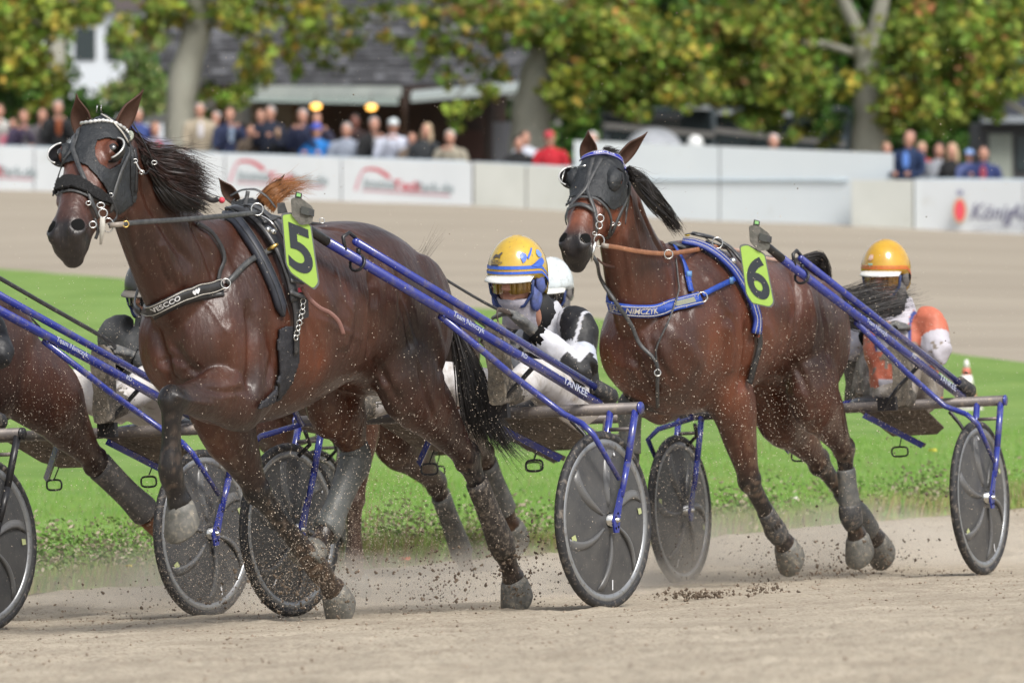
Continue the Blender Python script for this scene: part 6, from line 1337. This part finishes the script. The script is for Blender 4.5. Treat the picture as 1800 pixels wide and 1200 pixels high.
    # leg boots
    def boot(nm, pts, ra, rb, m, side=F5.L): mb = MB(); limb(mb, pts, ra, rb, side, 16, 4); return obj(nm, mb, m, t)
    gb = mat('leg_boot', (.078,.084,.080), .5, c2=(.115,.12,.115), scale=14, dirt=(.20,.19,.17), dscale=30, dlim=(.55,.9), bump=.25, bscale=30)
    L = legs5['RH']; h, f = L[2], L[3]; ax = (f-h).normalized(); up = (L[1]-h).normalized()
    boot('leg_boot', [h+up*.05-ax*.01, h+ax*.03, h.lerp(f, .35), h.lerp(f, .75), f, f+(L[4]-f).normalized()*.035], [.048,.060,.050,.046,.056,.050], [.060,.080,.062,.056,.068,.060], gb)
    L = legs5['LF']; h, f = L[2], L[3]; 0 and boot('leg_boot', [h.lerp(f, .12), h.lerp(f, .5), h.lerp(f, .88), f], [.048,.045,.046,.052], [.056,.052,.054,.062], mat('boot_black', (.018,.021,.022), .38, c2=(.028,.032,.033), scale=10))
    L = legs5['LH']; h, f = L[2], L[3]; boot('leg_boot', [h.lerp(f, .25), h.lerp(f, .6), h.lerp(f, .9), f+(L[4]-f)*.2], [.041,.042,.049,.044], [.054,.053,.061,.052], mat('boot_brown', (.030,.025,.022), .6, c2=(.06,.05,.042), scale=30, dirt=(.22,.18,.14), dscale=60, dlim=(.5,.7)))
tack5()

# ------------------------------------------------------------------ horse six
def tack6():
    t, k = horse6, tree6
    patch(k, t, 'hood', [(1022,291),(1032,279),(1062,267),(1097,283),(1106,305),(1104,340),(1092,362),(1076,370),(1066,367),(1050,351),(1025,346),(1008,352),(998,369),(994,350),(993,320),(998,300)], M_hood, step=1.7, off=.012)
    mb = MB(); mb.ell(H6.p(.100, .19, .006), H6.x*.032, H6.y*.060, H6.z*.044); obj('eye_shield', mb, M_hood, t)
    cup(t, H6, -1, M_blackt, M_silver, r=.062); 
    mb = MB(); c = H6.p(-.150, .165, .0); mb.ell(c, H6.x*.006, H6.y*.05, H6.z*.022); obj('blinker_plate', mb, M_steel, t)
    bb, P, Nn = strap(k, t, 'browband', [(1023,289),(1032,281),(1046,276),(1062,274),(1082,280),(1097,293),(1105,306)], .0135, mat('band_blue', (.02,.035,.42), .45), .018, .005, step=3, smooth=3)
    piping(bb, P, Nn, .0125, M_pipe, .005, .0013); cum = sum((a-b).length for a, b in zip(P[:-1], P[1:]))
    obj('lettering', along(text_mb('NIMCZYK', .021, bold=.0004), P, Nn, cum*.42, 1, 1, off=.0058), M_white, bb, smooth=False)
    for px, w in (([(1044,284),(1036,312),(1032,334),(1011,360),(1000,381),(997,395)], .0085), ([(1057,284),(1041,314),(1032,335),(1037,355),(1044,380),(1042,408)], .0085), ([(1002,373),(1017,362),(1032,366),(1043,376)], .010), ([(1000,364),(1020,350),(1045,351),(1062,366),(1070,387),(1064,410)], .0065), ([(1102,312),(1100,340),(1081,384),(1068,416)], .0085), ([(1100,322),(1098,356),(1092,392)], .007)): strap(k, t, 'bridle_strap', px, w, M_strg, .016, D=H6.o.y-.1)
    Db = H6.p(.07, .45, -.05).y-.045
    ring(t, 'bit_ring', at(1055,384,Db), .016, .003, M_steel); ring(t, 'bit_ring', at(1053,396,Db), .014, .003, M_steel, sq=1.1); ring(t, 'bit_ring', at(1053,423,Db), .023, .003, M_steel, sq=1.1)
    mb = MB(); mb.loft([(at(1046, 425, Db-.01), Vector((.006, 0, 0)), Vector((0, .004, 0))), (at(1042, 445, Db-.01), Vector((.007, 0, 0)), Vector((0, .004, 0))), (at(1040, 460, Db-.01), Vector((.004, 0, 0)), Vector((0, .003, 0)))], 10); obj('bit_plate', mb, M_steel, t)
    for x, y in ((1099,328), (1076,393), (1087,393), (1045,410)): ring(t, 'buckle', (hit(k, x, y) or (at(x, y, Db), 0))[0]+Vector((0, -.025, 0)), .009, .0022, M_steel, sq=.8)
    h = hit(k, 1107, 308)
    if h: mb = MB(); n = h[1]; u = n.cross(Vector((0, 0, 1))).normalized(); w = u.cross(n); mb.loft([(h[0]+n*.015, u*.014, w*.026), (h[0]+n*.022, u*.012, w*.022)], 12); obj('rosette', mb, mat('rosette2', (.55,.54,.52), .3), t)
    mb = MB(); mb.tube([H6.p(-.14, .14, .03), H6.p(-.05, .17, .075), H6.p(-.03, .165, .075)], [.002, .002, .006], 6); obj('blinker_clip', mb, M_steel, t)
    sd = F6.J(1261, 430, .12).y
    free(t, 'rein', [at(1058,431,Db), at(1085,435,Db+.12), at(1117,441,29.35), at(1150,445,29.5), at(1183,445,29.65), at(1237,437,29.95), at(1263,433,sd-.05)], .0105, M_tan, .3)
    mb = MB(); mb.ribbon([at(1057,431,Db-.012), at(1070,433,Db-.012)], [Vector((0, -1, 0))]*2, .010, .004); obj('rein_end', mb, MATS['leather_pale'], t)
    free(t, 'rein', [at(1050,455,Db+.02), at(1062,465,Db+.1), at(1080,470,29.4)], .006, mat('brown_leather', (.07,.03,.018), .5), .5)
    free(t, 'rein', [at(1263,433,sd-.05), at(1310,443,30.3), at(1352,455,30.45), at(1391,463,30.7), at(1450,500,31.1), at(1510,545,31.5), D6['handN']], .008, mat('rein_pale', (.45,.30,.24), .5), .35)
    ring(t, 'terret', at(1261,427,sd-.06), .024, .003, M_steel); ring(t, 'rein_ring', at(1175,447,29.55), .019, .003, M_steel)
    bc, P, Nn = strap(k, t, 'breast_collar', [(1069,533),(1080,537),(1110,544),(1143,546),(1175,541),(1205,533),(1228,526)], .028, M_bluew, .012, .009, smooth=3)
    piping(bc, P, Nn, .020, M_pipe, .010, .0018); cum = sum((a-b).length for a, b in zip(P[:-1], P[1:]))
    obj('lettering', along(text_mb('JEAN', .036, bold=.0007, sx=.8), P, Nn, s_at(P, 1084), 1, 1, off=.0108), M_pipe, bc, smooth=False)
    obj('lettering', along(text_mb('NIMCZYK', .036, bold=.0007, sx=.95), P, Nn, s_at(P, 1129), 1, 1, off=.0108), M_pipe, bc, smooth=False)
    mb = MB(); mb.add([Vector(q) for q in ((-.06, -.002, 0), (-.045, .012, 0), (.055, .012, 0), (.055, -.013, 0), (-.045, -.013, 0))], [(0, 1, 2, 3, 4)]); obj('collar_badge', along(mb, P, Nn, s_at(P, 1203), 1, 1, off=.0108), mat('badge_grey', (.24,.25,.19), .8, bump=.6, bscale=150), bc, smooth=False)
    free(t, 'collar_far_side', [at(1071, 534, P[0].y), at(1067, 526, P[0].y+.06), at(1069, 512, P[0].y+.16)], .018, M_bluew, .3)
    ring(t, 'dee_ring', P[-1]+Nn[-1]*.014, .022, .003, M_steel)
    for px in ([(1214,515),(1208,488),(1195,457),(1182,436)], [(1231,520),(1254,508),(1277,497),(1297,487)]): strap(k, t, 'blue_strap', px, .0115, M_bluew, .014)
    for x, y in ((1209,487), (1279,496)): h = hit(k, x, y); mb = MB(); mb.ribbon([h[0]+h[1]*.020+Vector((0, 0, .014)), h[0]+h[1]*.020-Vector((0, 0, .014))], [h[1]]*2, .012, .005); obj('strap_buckle', mb, mat('buckle_pale', (.12,.26,.50), .5), t)
    pad, P, Nn = strap(k, t, 'saddle_pad', [(1200,432),(1217,433),(1240,441),(1263,457),(1285,479),(1303,507),(1317,535),(1325,561),(1324,585)], .026, M_blued, .016, .014, smooth=3, D=30.0)
    piping(pad, P, Nn, .012, M_pipe, .015, .0018)
    strap(k, t, 'saddle_strap', [(1215,425),(1250,432),(1275,447),(1297,472),(1313,505)], .016, M_str, .034, .010, D=30.05)
    mb = MB(); c = hit(k, 1190, 437) or (at(1190, 437, 29.8), Vector((0, -1, .3))); mb.ell(c[0]+Vector((0, -.03, .015)), Vector((.04, 0, -.012)), Vector((0, .03, 0)), Vector((.003, 0, .012))); obj('wither_pad', mb, M_strg, t)
    mb = MB(); mb.ell(at(1208, 413, 29.95), Vector((.012, 0, 0)), Vector((0, .012, 0)), Vector((0, 0, .006))); obj('yellow_tag', mb, mat('yellow', (.75,.50,.02), .5), t)
    free(t, 'overcheck', [at(1205,412,29.9), at(1228,410,30), at(1250,425,30.1), at(1275,432,30.2)], .0028, M_str, 1); free(t, 'coupling', [at(1240,424,30), at(1268,432,30), at(1280,440,30.05), at(1290,455,30.1)], .005, M_str, .6)
    strap(k, t, 'girth', [(1326,575),(1330,602),(1322,634),(1311,674)], [.020]*0 or .0165, M_str, .016, .008)
    mb = MB(); mb.sph(at(1288,459,hit(k, 1288, 462)[0].y-.06), .017); obj('knob', mb, M_steel, t)
    h = [hit(k, x, y) for x, y in ((1066,487),(1085,524),(1109,564),(1130,604),(1149,636),(1157,673),(1157,705))]; free(t, 'martingale', [at(1041,448,Db), at(1050,464,Db+.05)]+[q[0]+q[1]*.028 for q in h if q], .010, M_strg, .6)
    h = [hit(k, x, y) for x, y in ((1178,458),(1182,495),(1185,521),(1175,567),(1157,607),(1153,627),(1155,650))]; free(t, 'martingale_strap', [q[0]+q[1]*(.030 if i not in (2,) else .040) for i, q in enumerate(h) if q], .0085, M_strg, .5)
    h = hit(k, 1154, 650); ring(t, 'martingale_ring', h[0]+h[1]*.035, .014, .003, M_steel)
    Dp = S6.J(1330, 485, .40).y
    plate(t, roundpoly([(1299,431),(1312,428),(1345,446),(1362,533),(1355,541),(1322,534),(1311,517)], 5), Dp, '6', 1332, 487, 70, .84, 5)
    pouch(t, 1335, 418, Dp-.01, .95)
    free(t, 'clamp', [at(1332,590,hit(k,1332,590)[0].y-.04), at(1346,579,30.2)], .009, mat('clamp_red', (.5,.12,.07), .5), .8); free(t, 'rope_end', [at(1338,560,30.2), at(1336,580,30.15), at(1348,592,30.15), at(1358,594,30.15)], .006, M_pouch, .8)
    def boot(nm, pts, ra, rb, m): mb = MB(); limb(mb, pts, ra, rb, F6.L, 16, 4); return obj(nm, mb, m, t)
    pb = mat('boot_pale', (.13,.133,.13), .55, c2=(.075,.075,.072), scale=14, dirt=(.28,.25,.2), dscale=30, dlim=(.5,.9)); pk = mat('boot_dark', (.04,.04,.042), .6, c2=(.07,.07,.07), scale=20, dirt=(.24,.2,.16), dscale=60, dlim=(.5,.7))
    L = legs6['LH']; h, f = L[2], L[3]; boot('leg_boot', [h.lerp(f, .28), h.lerp(f, .36), h.lerp(f, .55), h.lerp(f, .82), h.lerp(f, .88)], [.038,.041,.041,.046,.042], [.048,.052,.051,.057,.053], pb); boot('fetlock_boot', [h.lerp(f, .84), f, f+(L[4]-f)*.5], [.047,.052,.042], [.057,.061,.050], pk)
    L = legs6['RH']; h, f = L[2], L[3]; boot('leg_boot', [h.lerp(f, .5), h.lerp(f, .6), h.lerp(f, .85), f, f+(L[4]-f)*.6], [.037,.041,.042,.048,.044], [.046,.051,.053,.060,.054], pb)
    L = legs6['LF']; h, f = L[2], L[3]; boot('leg_boot', [h.lerp(f, .6), h.lerp(f, .85), f, f+(L[4]-f)*.5], [.037,.041,.047,.042], [.043,.049,.056,.050], pk)
    L = legs6['RF']; h, f = L[2], L[3]; boot('knee_boot', [L[1].lerp(h, .75), h, h.lerp(f, .4), h.lerp(f, .9)], [.052,.056,.048,.050], [.064,.070,.056,.058], pb)
tack6()
# horse Y and X: simple gear that shows
def tackYX():
    t, k = horseY, treeY
    patch(k, t, 'hood', [(395,350),(405,338),(430,328),(455,330),(475,345),(490,365),(495,400),(390,400)], M_hood, step=2.5)
    for px in ([(412,352),(416,378)], [(436,336),(430,370)], [(405,345),(425,334),(450,333),(470,346),(484,366)]): strap(k, t, 'bridle_strap', px, .009, M_strg, .016, D=HY.o.y-.05)
    for L in (legsY['RH'], legsY['LH']):
        mb = MB(); h, f = L[2], L[3]; limb(mb, [h.lerp(f, .15), h.lerp(f, .5), h.lerp(f, .9), f], [.045,.044,.050,.052], [.058,.056,.064,.064], FY.L, 14); obj('leg_boot', mb, MATS['boot_pale'], t)
    t = horseX; L = legsX['LH']; h, f = L[2], L[3]
    mb = MB(); limb(mb, [h.lerp(f, .08), h.lerp(f, .3), h.lerp(f, .65), h.lerp(f, .95), f], [.050,.048,.048,.056,.054], [.066,.062,.060,.068,.064], FX.L, 16); obj('leg_boot', mb, mat('boot_dustgrey', (.065,.062,.062), .6, c2=(.10,.094,.09), scale=14, dirt=(.3,.26,.22), dscale=50, dlim=(.55,.75)), t)
    mb = MB(); limb(mb, [f+(L[4]-f)*.15, f+(L[4]-f)*.8, L[4]+(L[4]-f).normalized()*.02], [.050,.056,.058], [.058,.064,.066], FX.L, 16); obj('bell_boot', mb, mat('rust_boot', (.22,.085,.035), .7, c2=(.14,.06,.03), scale=30, dirt=(.28,.22,.16), dscale=60), t)
    for L in (legsX['RH'],): pass
    hB = DB['handN']; free(t, 'rein', [at(-60, 455, 27.9), at(0, 489, 28.1), at(80, 535, 28.4), at(180, 592, 28.8), hB], .010, M_str, .35)
    free(t, 'rein', [at(-30, 500, 28.1), at(30, 535, 28.3), at(70, 575, 28.6)], .006, M_str, .5)
tackYX()

# ================================================================== hair
def hair_mat(nm, c, c2): return mat(nm, c, .45, c2=c2, scale=40, spec=.5)
M_hairb = hair_mat('hair_black', (.010,.009,.009), (.022,.018,.017)); M_hairr = hair_mat('hair_red', (.035,.013,.010), (.014,.010,.010)); M_hairc = hair_mat('hair_chestnut', (.36,.15,.05), (.22,.09,.03))
def hair(nm, par, m, bundles, seed=1):
    """bundles: (guide A, guide B, count, width m, scatter m, tip scatter m); guides are lists of (px,py,D)"""
    rg = random.Random(seed); mb = MB()
    for A, B, n, w, sc, ts in bundles:
        GA = catmull([at(*q) for q in A], 4); GB = catmull([at(*q) for q in B], 4); m2 = min(len(GA), len(GB))
        for _ in range(n):
            s = rg.random(); o = Vector((rg.gauss(0, sc), rg.gauss(0, sc), rg.gauss(0, sc))); e = Vector((rg.gauss(0, ts), rg.gauss(0, ts), rg.gauss(0, ts))); stop = rg.uniform(.6, 1.0); ph = rg.uniform(0, 6); am = rg.uniform(0, .3)
            P = []
            for i in range(m2):
                t = i/(m2-1)
                if t > stop: break
                q = GA[i].lerp(GB[i], s)+o*(.4+.6*t)+e*t*t; q = q+Vector((0, 0, 1))*(math.sin(ph+t*7)*am*ts*t); P.append(q)
            if len(P) < 3: continue
            nrm = Vector((rg.gauss(0, .5), -1, rg.gauss(0, .5))).normalized(); L = []; R = []
            for i, p in enumerate(P):
                tg = (P[min(i+1, len(P)-1)]-P[max(i-1, 0)]).normalized(); b = tg.cross(nrm).normalized()*w*(1-.85*i/(len(P)-1)); L.append(p+b); R.append(p-b)
            k = len(P); mb.add(L+R, [(i, i+1, k+i+1, k+i) for i in range(k-1)])
    return obj(nm, mb, m, par, tri=True, kind='stuff')
d0 = 25.25
hair('mane', horse5, M_hairr, [
  ([(222,225,d0),(250,262,25.28),(290,275,25.3),(340,288,25.4),(362,300,25.5)], [(262,300,d0),(290,320,25.3),(320,330,25.35),(350,345,25.45),(372,352,25.55)], 1500, .0015, .010, .014),
  ([(235,235,d0),(262,258,25.28),(310,262,25.3),(350,280,25.4),(378,300,25.5)], [(300,330,25.3),(325,350,25.35),(345,362,25.4),(360,372,25.5),(375,380,25.55)], 500, .0016, .012, .030),
  ([(225,215,d0),(250,240,25.28),(290,250,25.3),(330,245,25.4),(352,240,25.5)], [(255,280,d0),(290,300,25.3),(330,310,25.35),(370,325,25.45),(395,345,25.55)], 70, .0010, .012, .05)], 3)
hair('mane', horse5, M_hairb, [([(240,262,d0),(262,300,25.3),(285,335,25.3),(310,362,25.35),(350,372,25.5)], [(262,290,d0),(290,330,25.3),(320,345,25.35),(345,355,25.4),(372,366,25.5)], 1100, .0030, .010, .012)], 4)
hair('tail', horse5, M_hairb, [([(745,480,26.98),(790,560,27.0),(806,640,27.0),(815,720,27.0),(838,790,27.05)], [(750,490,26.98),(800,580,27.0),(838,650,27.0),(870,740,27.0),(930,815,27.05)], 1500, .0030, .012, .020),
  ([(745,480,26.98),(795,570,27.0),(815,660,27.0),(850,750,27.0),(880,815,27.05)], [(750,490,26.98),(805,600,27.0),(850,690,27.0),(900,780,27.0),(965,835,27.05)], 260, .0012, .015, .045),
  ([(712,425,26.9),(735,440,26.9),(755,410,26.9),(775,365,26.9)], [(715,432,26.9),(740,470,26.9),(755,450,26.9),(790,400,26.9)], 22, .0008, .004, .02)], 5)
d6 = 29.35
hair('mane', horse6, M_hairb, [([(1104,296,d6),(1120,305,d6+.05),(1145,330,d6+.1),(1172,368,d6+.2),(1200,412,d6+.35)], [(1115,322,d6),(1128,342,d6+.05),(1150,366,d6+.1),(1172,384,d6+.2),(1193,410,d6+.3)], 1500, .0028, .010, .012),
  ([(1104,292,d6),(1125,300,d6),(1142,318,d6),(1158,310,d6)], [(1115,320,d6),(1140,320,d6),(1150,350,d6),(1175,350,d6)], 40, .0009, .006, .03), ([(1060,262,d6-.05),(1066,258,d6-.05),(1074,262,d6-.05)], [(1082,268,d6-.05),(1088,268,d6-.05),(1094,276,d6-.05)], 120, .0015, .006, .01)], 6)
hair('tail', horse6, M_hairb, [([(1385,462,30.95),(1415,450,31.0),(1445,446,31.05),(1458,480,31.1),(1450,520,31.1)], [(1392,480,30.95),(1405,470,31.0),(1420,475,31.05),(1428,500,31.1),(1440,530,31.1)], 1500, .0034, .006, .008),
  ([(1446,460,31.05),(1450,500,31.1),(1480,512,31.15),(1540,500,31.2),(1590,512,31.25)], [(1436,490,31.05),(1446,540,31.1),(1490,570,31.15),(1560,545,31.2),(1640,524,31.25)], 800, .0018, .012, .03),
  ([(1446,470,31.05),(1460,520,31.1),(1500,545,31.15),(1550,535,31.2),(1615,520,31.25)], [(1440,500,31.05),(1455,550,31.1),(1500,575,31.15),(1530,570,31.2),(1580,555,31.25)], 700, .0022, .012, .02)], 7)
dY = HY.o.y
hair('mane', horseY, M_hairc, [([(452,345,dY),(480,325,dY),(520,318,dY+.1),(555,318,dY+.1)], [(480,372,dY),(495,350,dY),(520,340,dY+.1),(545,345,dY+.1)], 260, .0014, .010, .03), ([(470,330,dY),(476,312,dY),(510,315,dY),(545,335,dY)], [(490,360,dY),(520,335,dY),(545,325,dY),(565,318,dY)], 60, .0009, .01, .03)], 8)
hair('tail', horseY, M_hairb, [([(770,540,32.0),(790,600,32.0),(800,680,32.0)], [(790,545,32.0),(810,610,32.0),(825,690,32.0)], 300, .003, .012, .02)], 9)

# ================================================================== flying sand
def grit(nm, label, regs, m, seed, big=False):
    rg = random.Random(seed); mb = MB(); ico = [(1,0,0),(-1,0,0),(0,1,0),(0,-1,0),(0,0,1),(0,0,-1)]; fc = [(0,2,4),(2,1,4),(1,3,4),(3,0,4),(2,0,5),(1,2,5),(3,1,5),(0,3,5)]; tet = [(1,1,1),(-1,-1,1),(-1,1,-1),(1,-1,-1)]; tf = [(0,1,2),(0,3,1),(0,2,3),(1,3,2)]
    for cx, cy, sx, sy, n, s0, s1, D, sD in regs:
        for _ in range(n):
            d = D+rg.uniform(-1, 1)*sD
            if sx < 0: x, y = cx+rg.uniform(sx, -sx), cy+rg.uniform(-sy, sy)
            else: x, y = cx+rg.gauss(0, sx), cy+rg.gauss(0, sy)
            s = s0+(s1-s0)*rg.random()**2.6; p = at(x, y, d); 
            if p.z < ground_z(p.x, p.y)+.002: continue
            if s < .0035: mb.add([p+Vector(q)*s*rg.uniform(.5, 1.1) for q in tet], tf)
            else:
                for q2 in range(1 if s < .006 else 3):
                    c = p+Vector((rg.gauss(0, .6), rg.gauss(0, .6), rg.gauss(0, .6)))*s*(q2 > 0); mb.add([c+Vector((a*rg.uniform(.5, 1.3), b*rg.uniform(.5, 1.3), k*rg.uniform(.5, 1.2)))*s for a, b, k in ico], fc)
    return tag(obj(nm, mb, m, kind='stuff', smooth=False, tri=True), label, 'sand')
M_gritl = mat('grit_light', (.72,.63,.52), .9, c2=(.52,.43,.34), scale=2, spec=.1); M_gritd = mat('grit_dark', (.20,.155,.115), .95, c2=(.11,.085,.065), scale=30, bump=.5, bscale=100, spec=.1)
grit('flying_grains', 'fine pale grains of sand thrown up around all horses and wheels', [
  (900, 600, -950, 520, 3800, .0006, .0016, 27, 3), (560, 760, 260, 150, 2600, .0007, .0018, 25.7, .8), (1250, 720, 150, 140, 2600, .0008, .0022, 29.2, .7), (1205, 900, 42, 80, 1800, .0008, .0022, 31.0, .3), (500, 960, 110, 90, 3200, .0008, .0020, 26.2, .5), (360, 960, 60, 90, 1300, .0008, .002, 27.8, .4), (1440, 720, 90, 120, 1500, .0008, .002, 30.3, .5), (780, 850, 120, 120, 1800, .0007, .0018, 26.8, .7), (80, 720, 80, 110, 1100, .0007, .0017, 27.5, .6), (1570, 650, 100, 90, 1000, .0007, .0018, 30.8, .4), (1725, 850, 70, 120, 700, .0007, .0016, 30.5, .4), (230, 650, 90, 90, 900, .0006, .0015, 27.5, .6), (900, 640, 90, 90, 500, .0006, .0015, 26.6, .4)], M_gritl, 21)
grit('thrown_clods', 'darker clods of damp sand flying from hooves and tyres near the ground', [
  (550, 1030, 60, 26, 520, .001, .007, 26.4, .4), (470, 1000, 70, 45, 420, .001, .0055, 26.6, .4), (770, 1030, 45, 38, 520, .001, .007, 27.0, .5), (700, 960, 60, 50, 260, .001, .005, 28, .6), (905, 1010, 40, 45, 560, .001, .007, 27.2, .3), (1000, 1000, 50, 45, 150, .001, .005, 27.1, .3), (300, 1060, 150, 25, 380, .001, .0065, 28.0, .6), (1390, 990, 55, 30, 420, .001, .007, 30.6, .4), (1545, 990, 60, 36, 560, .001, .007, 31.6, .4), (1600, 850, 60, 70, 90, .001, .007, 31, .5), (1225, 1045, 34, 4, 320, .001, .008, 27.6, .12), (1345, 1036, 20, 5, 160, .001, .0075, 28, .12), (1480, 1010, 140, 26, 500, .001, .0055, 31, .8), (240, 940, 70, 40, 240, .001, .004, 30.2, .4), (660, 910, 50, 40, 150, .001, .004, 30.5, .5), (1160, 990, 80, 30, 260, .001, .005, 31, .6), (900, 560, -950, 560, 90, .001, .0045, 27, 3), (330, 900, 60, 60, 300, .001, .004, 27.6, .4), (550, 960, 30, 30, 200, .001, .006, 26.3, .2)], M_gritd, 22)
grit('dust_spray', 'veil of fine beige dust hanging low behind the hooves', [
  (480, 1030, 130, 34, 7000, .0005, .0013, 27.2, .8), (820, 1020, 100, 36, 6500, .0005, .0013, 28, 1), (1450, 960, 150, 34, 8500, .0005, .0014, 31.8, .8), (1200, 960, 70, 50, 3800, .0005, .0014, 31.5, .5), (250, 1010, 120, 40, 4500, .0005, .0013, 29.5, .7), (650, 930, 90, 50, 3500, .0005, .0013, 29, .8), (1650, 930, 90, 40, 2500, .0005, .0013, 32, .8)], M_gritl, 23)

# drifting dust behind hooves and wheels: thin, real air-borne volumes
def dust(label, px, py, D, rx, ry, rz, dens):
    m = bpy.data.materials.new('dust'); m.use_nodes = True; nt = m.node_tree; nt.nodes.remove(nt.nodes['Principled BSDF']); v = nt.nodes.new('ShaderNodeVolumePrincipled'); v.inputs['Color'].default_value = (.96,.91,.83,1); v.inputs['Anisotropy'].default_value = .2
    tc = nt.nodes.new('ShaderNodeTexCoord'); n = nt.nodes.new('ShaderNodeTexNoise'); n.inputs['Scale'].default_value = 3.0; n.inputs['Detail'].default_value = 3; nt.links.new(tc.outputs['Object'], n.inputs['Vector'])
    ln = nt.nodes.new('ShaderNodeVectorMath'); ln.operation = 'LENGTH'; mp = nt.nodes.new('ShaderNodeMapping'); mp.inputs['Scale'].default_value = (1/rx, 1/ry, 1/rz); nt.links.new(tc.outputs['Object'], mp.inputs[0]); nt.links.new(mp.outputs[0], ln.inputs[0])
    f = nt.nodes.new('ShaderNodeMapRange'); f.inputs[1].default_value = 1.0; f.inputs[2].default_value = .1; f.inputs[3].default_value = 0; f.inputs[4].default_value = 1; nt.links.new(ln.outputs['Value'], f.inputs[0])
    r = nt.nodes.new('ShaderNodeMapRange'); r.inputs[1].default_value = .35; r.inputs[2].default_value = .7; r.inputs[3].default_value = .15; r.inputs[4].default_value = dens*2.3; nt.links.new(n.outputs['Fac'], r.inputs[0])
    k = nt.nodes.new('ShaderNodeMath'); k.operation = 'MULTIPLY'; nt.links.new(f.outputs[0], k.inputs[0]); nt.links.new(r.outputs[0], k.inputs[1]); nt.links.new(k.outputs[0], v.inputs['Density']); nt.links.new(v.outputs[0], nt.nodes['Material Output'].inputs['Volume'])
    c = at(px, py, D); c.z = ground_z(c.x, c.y)+.05; mb = MB(); mb.ell((0, 0, 0), Vector((rx, 0, 0)), Vector((0, ry, 0)), Vector((0, 0, rz)), 24, 12); o = obj('dust_cloud', mb, m, kind='stuff'); o.location = c; tag(o, label, 'dust')
dust('thin dust hanging behind the front hooves of horse five', 560, 1010, 28.6, 1.1, .6, .22, 1.6)
dust('thin dust between the hind hoof of horse five and the middle wheel', 880, 1000, 29.3, .9, .6, .22, 1.7)
dust('thin dust around the hind hooves of horse six', 1480, 960, 32.6, 1.3, .7, .30, 1.8)
dust('thin dust in front of the dusty far wheel of the sulky of horse six', 1205, 950, 31.15, .45, .22, .35, 2.4)
dust('thin dust drifting over the verge at the left', 230, 960, 30.2, 1.1, .5, .25, 1.2)
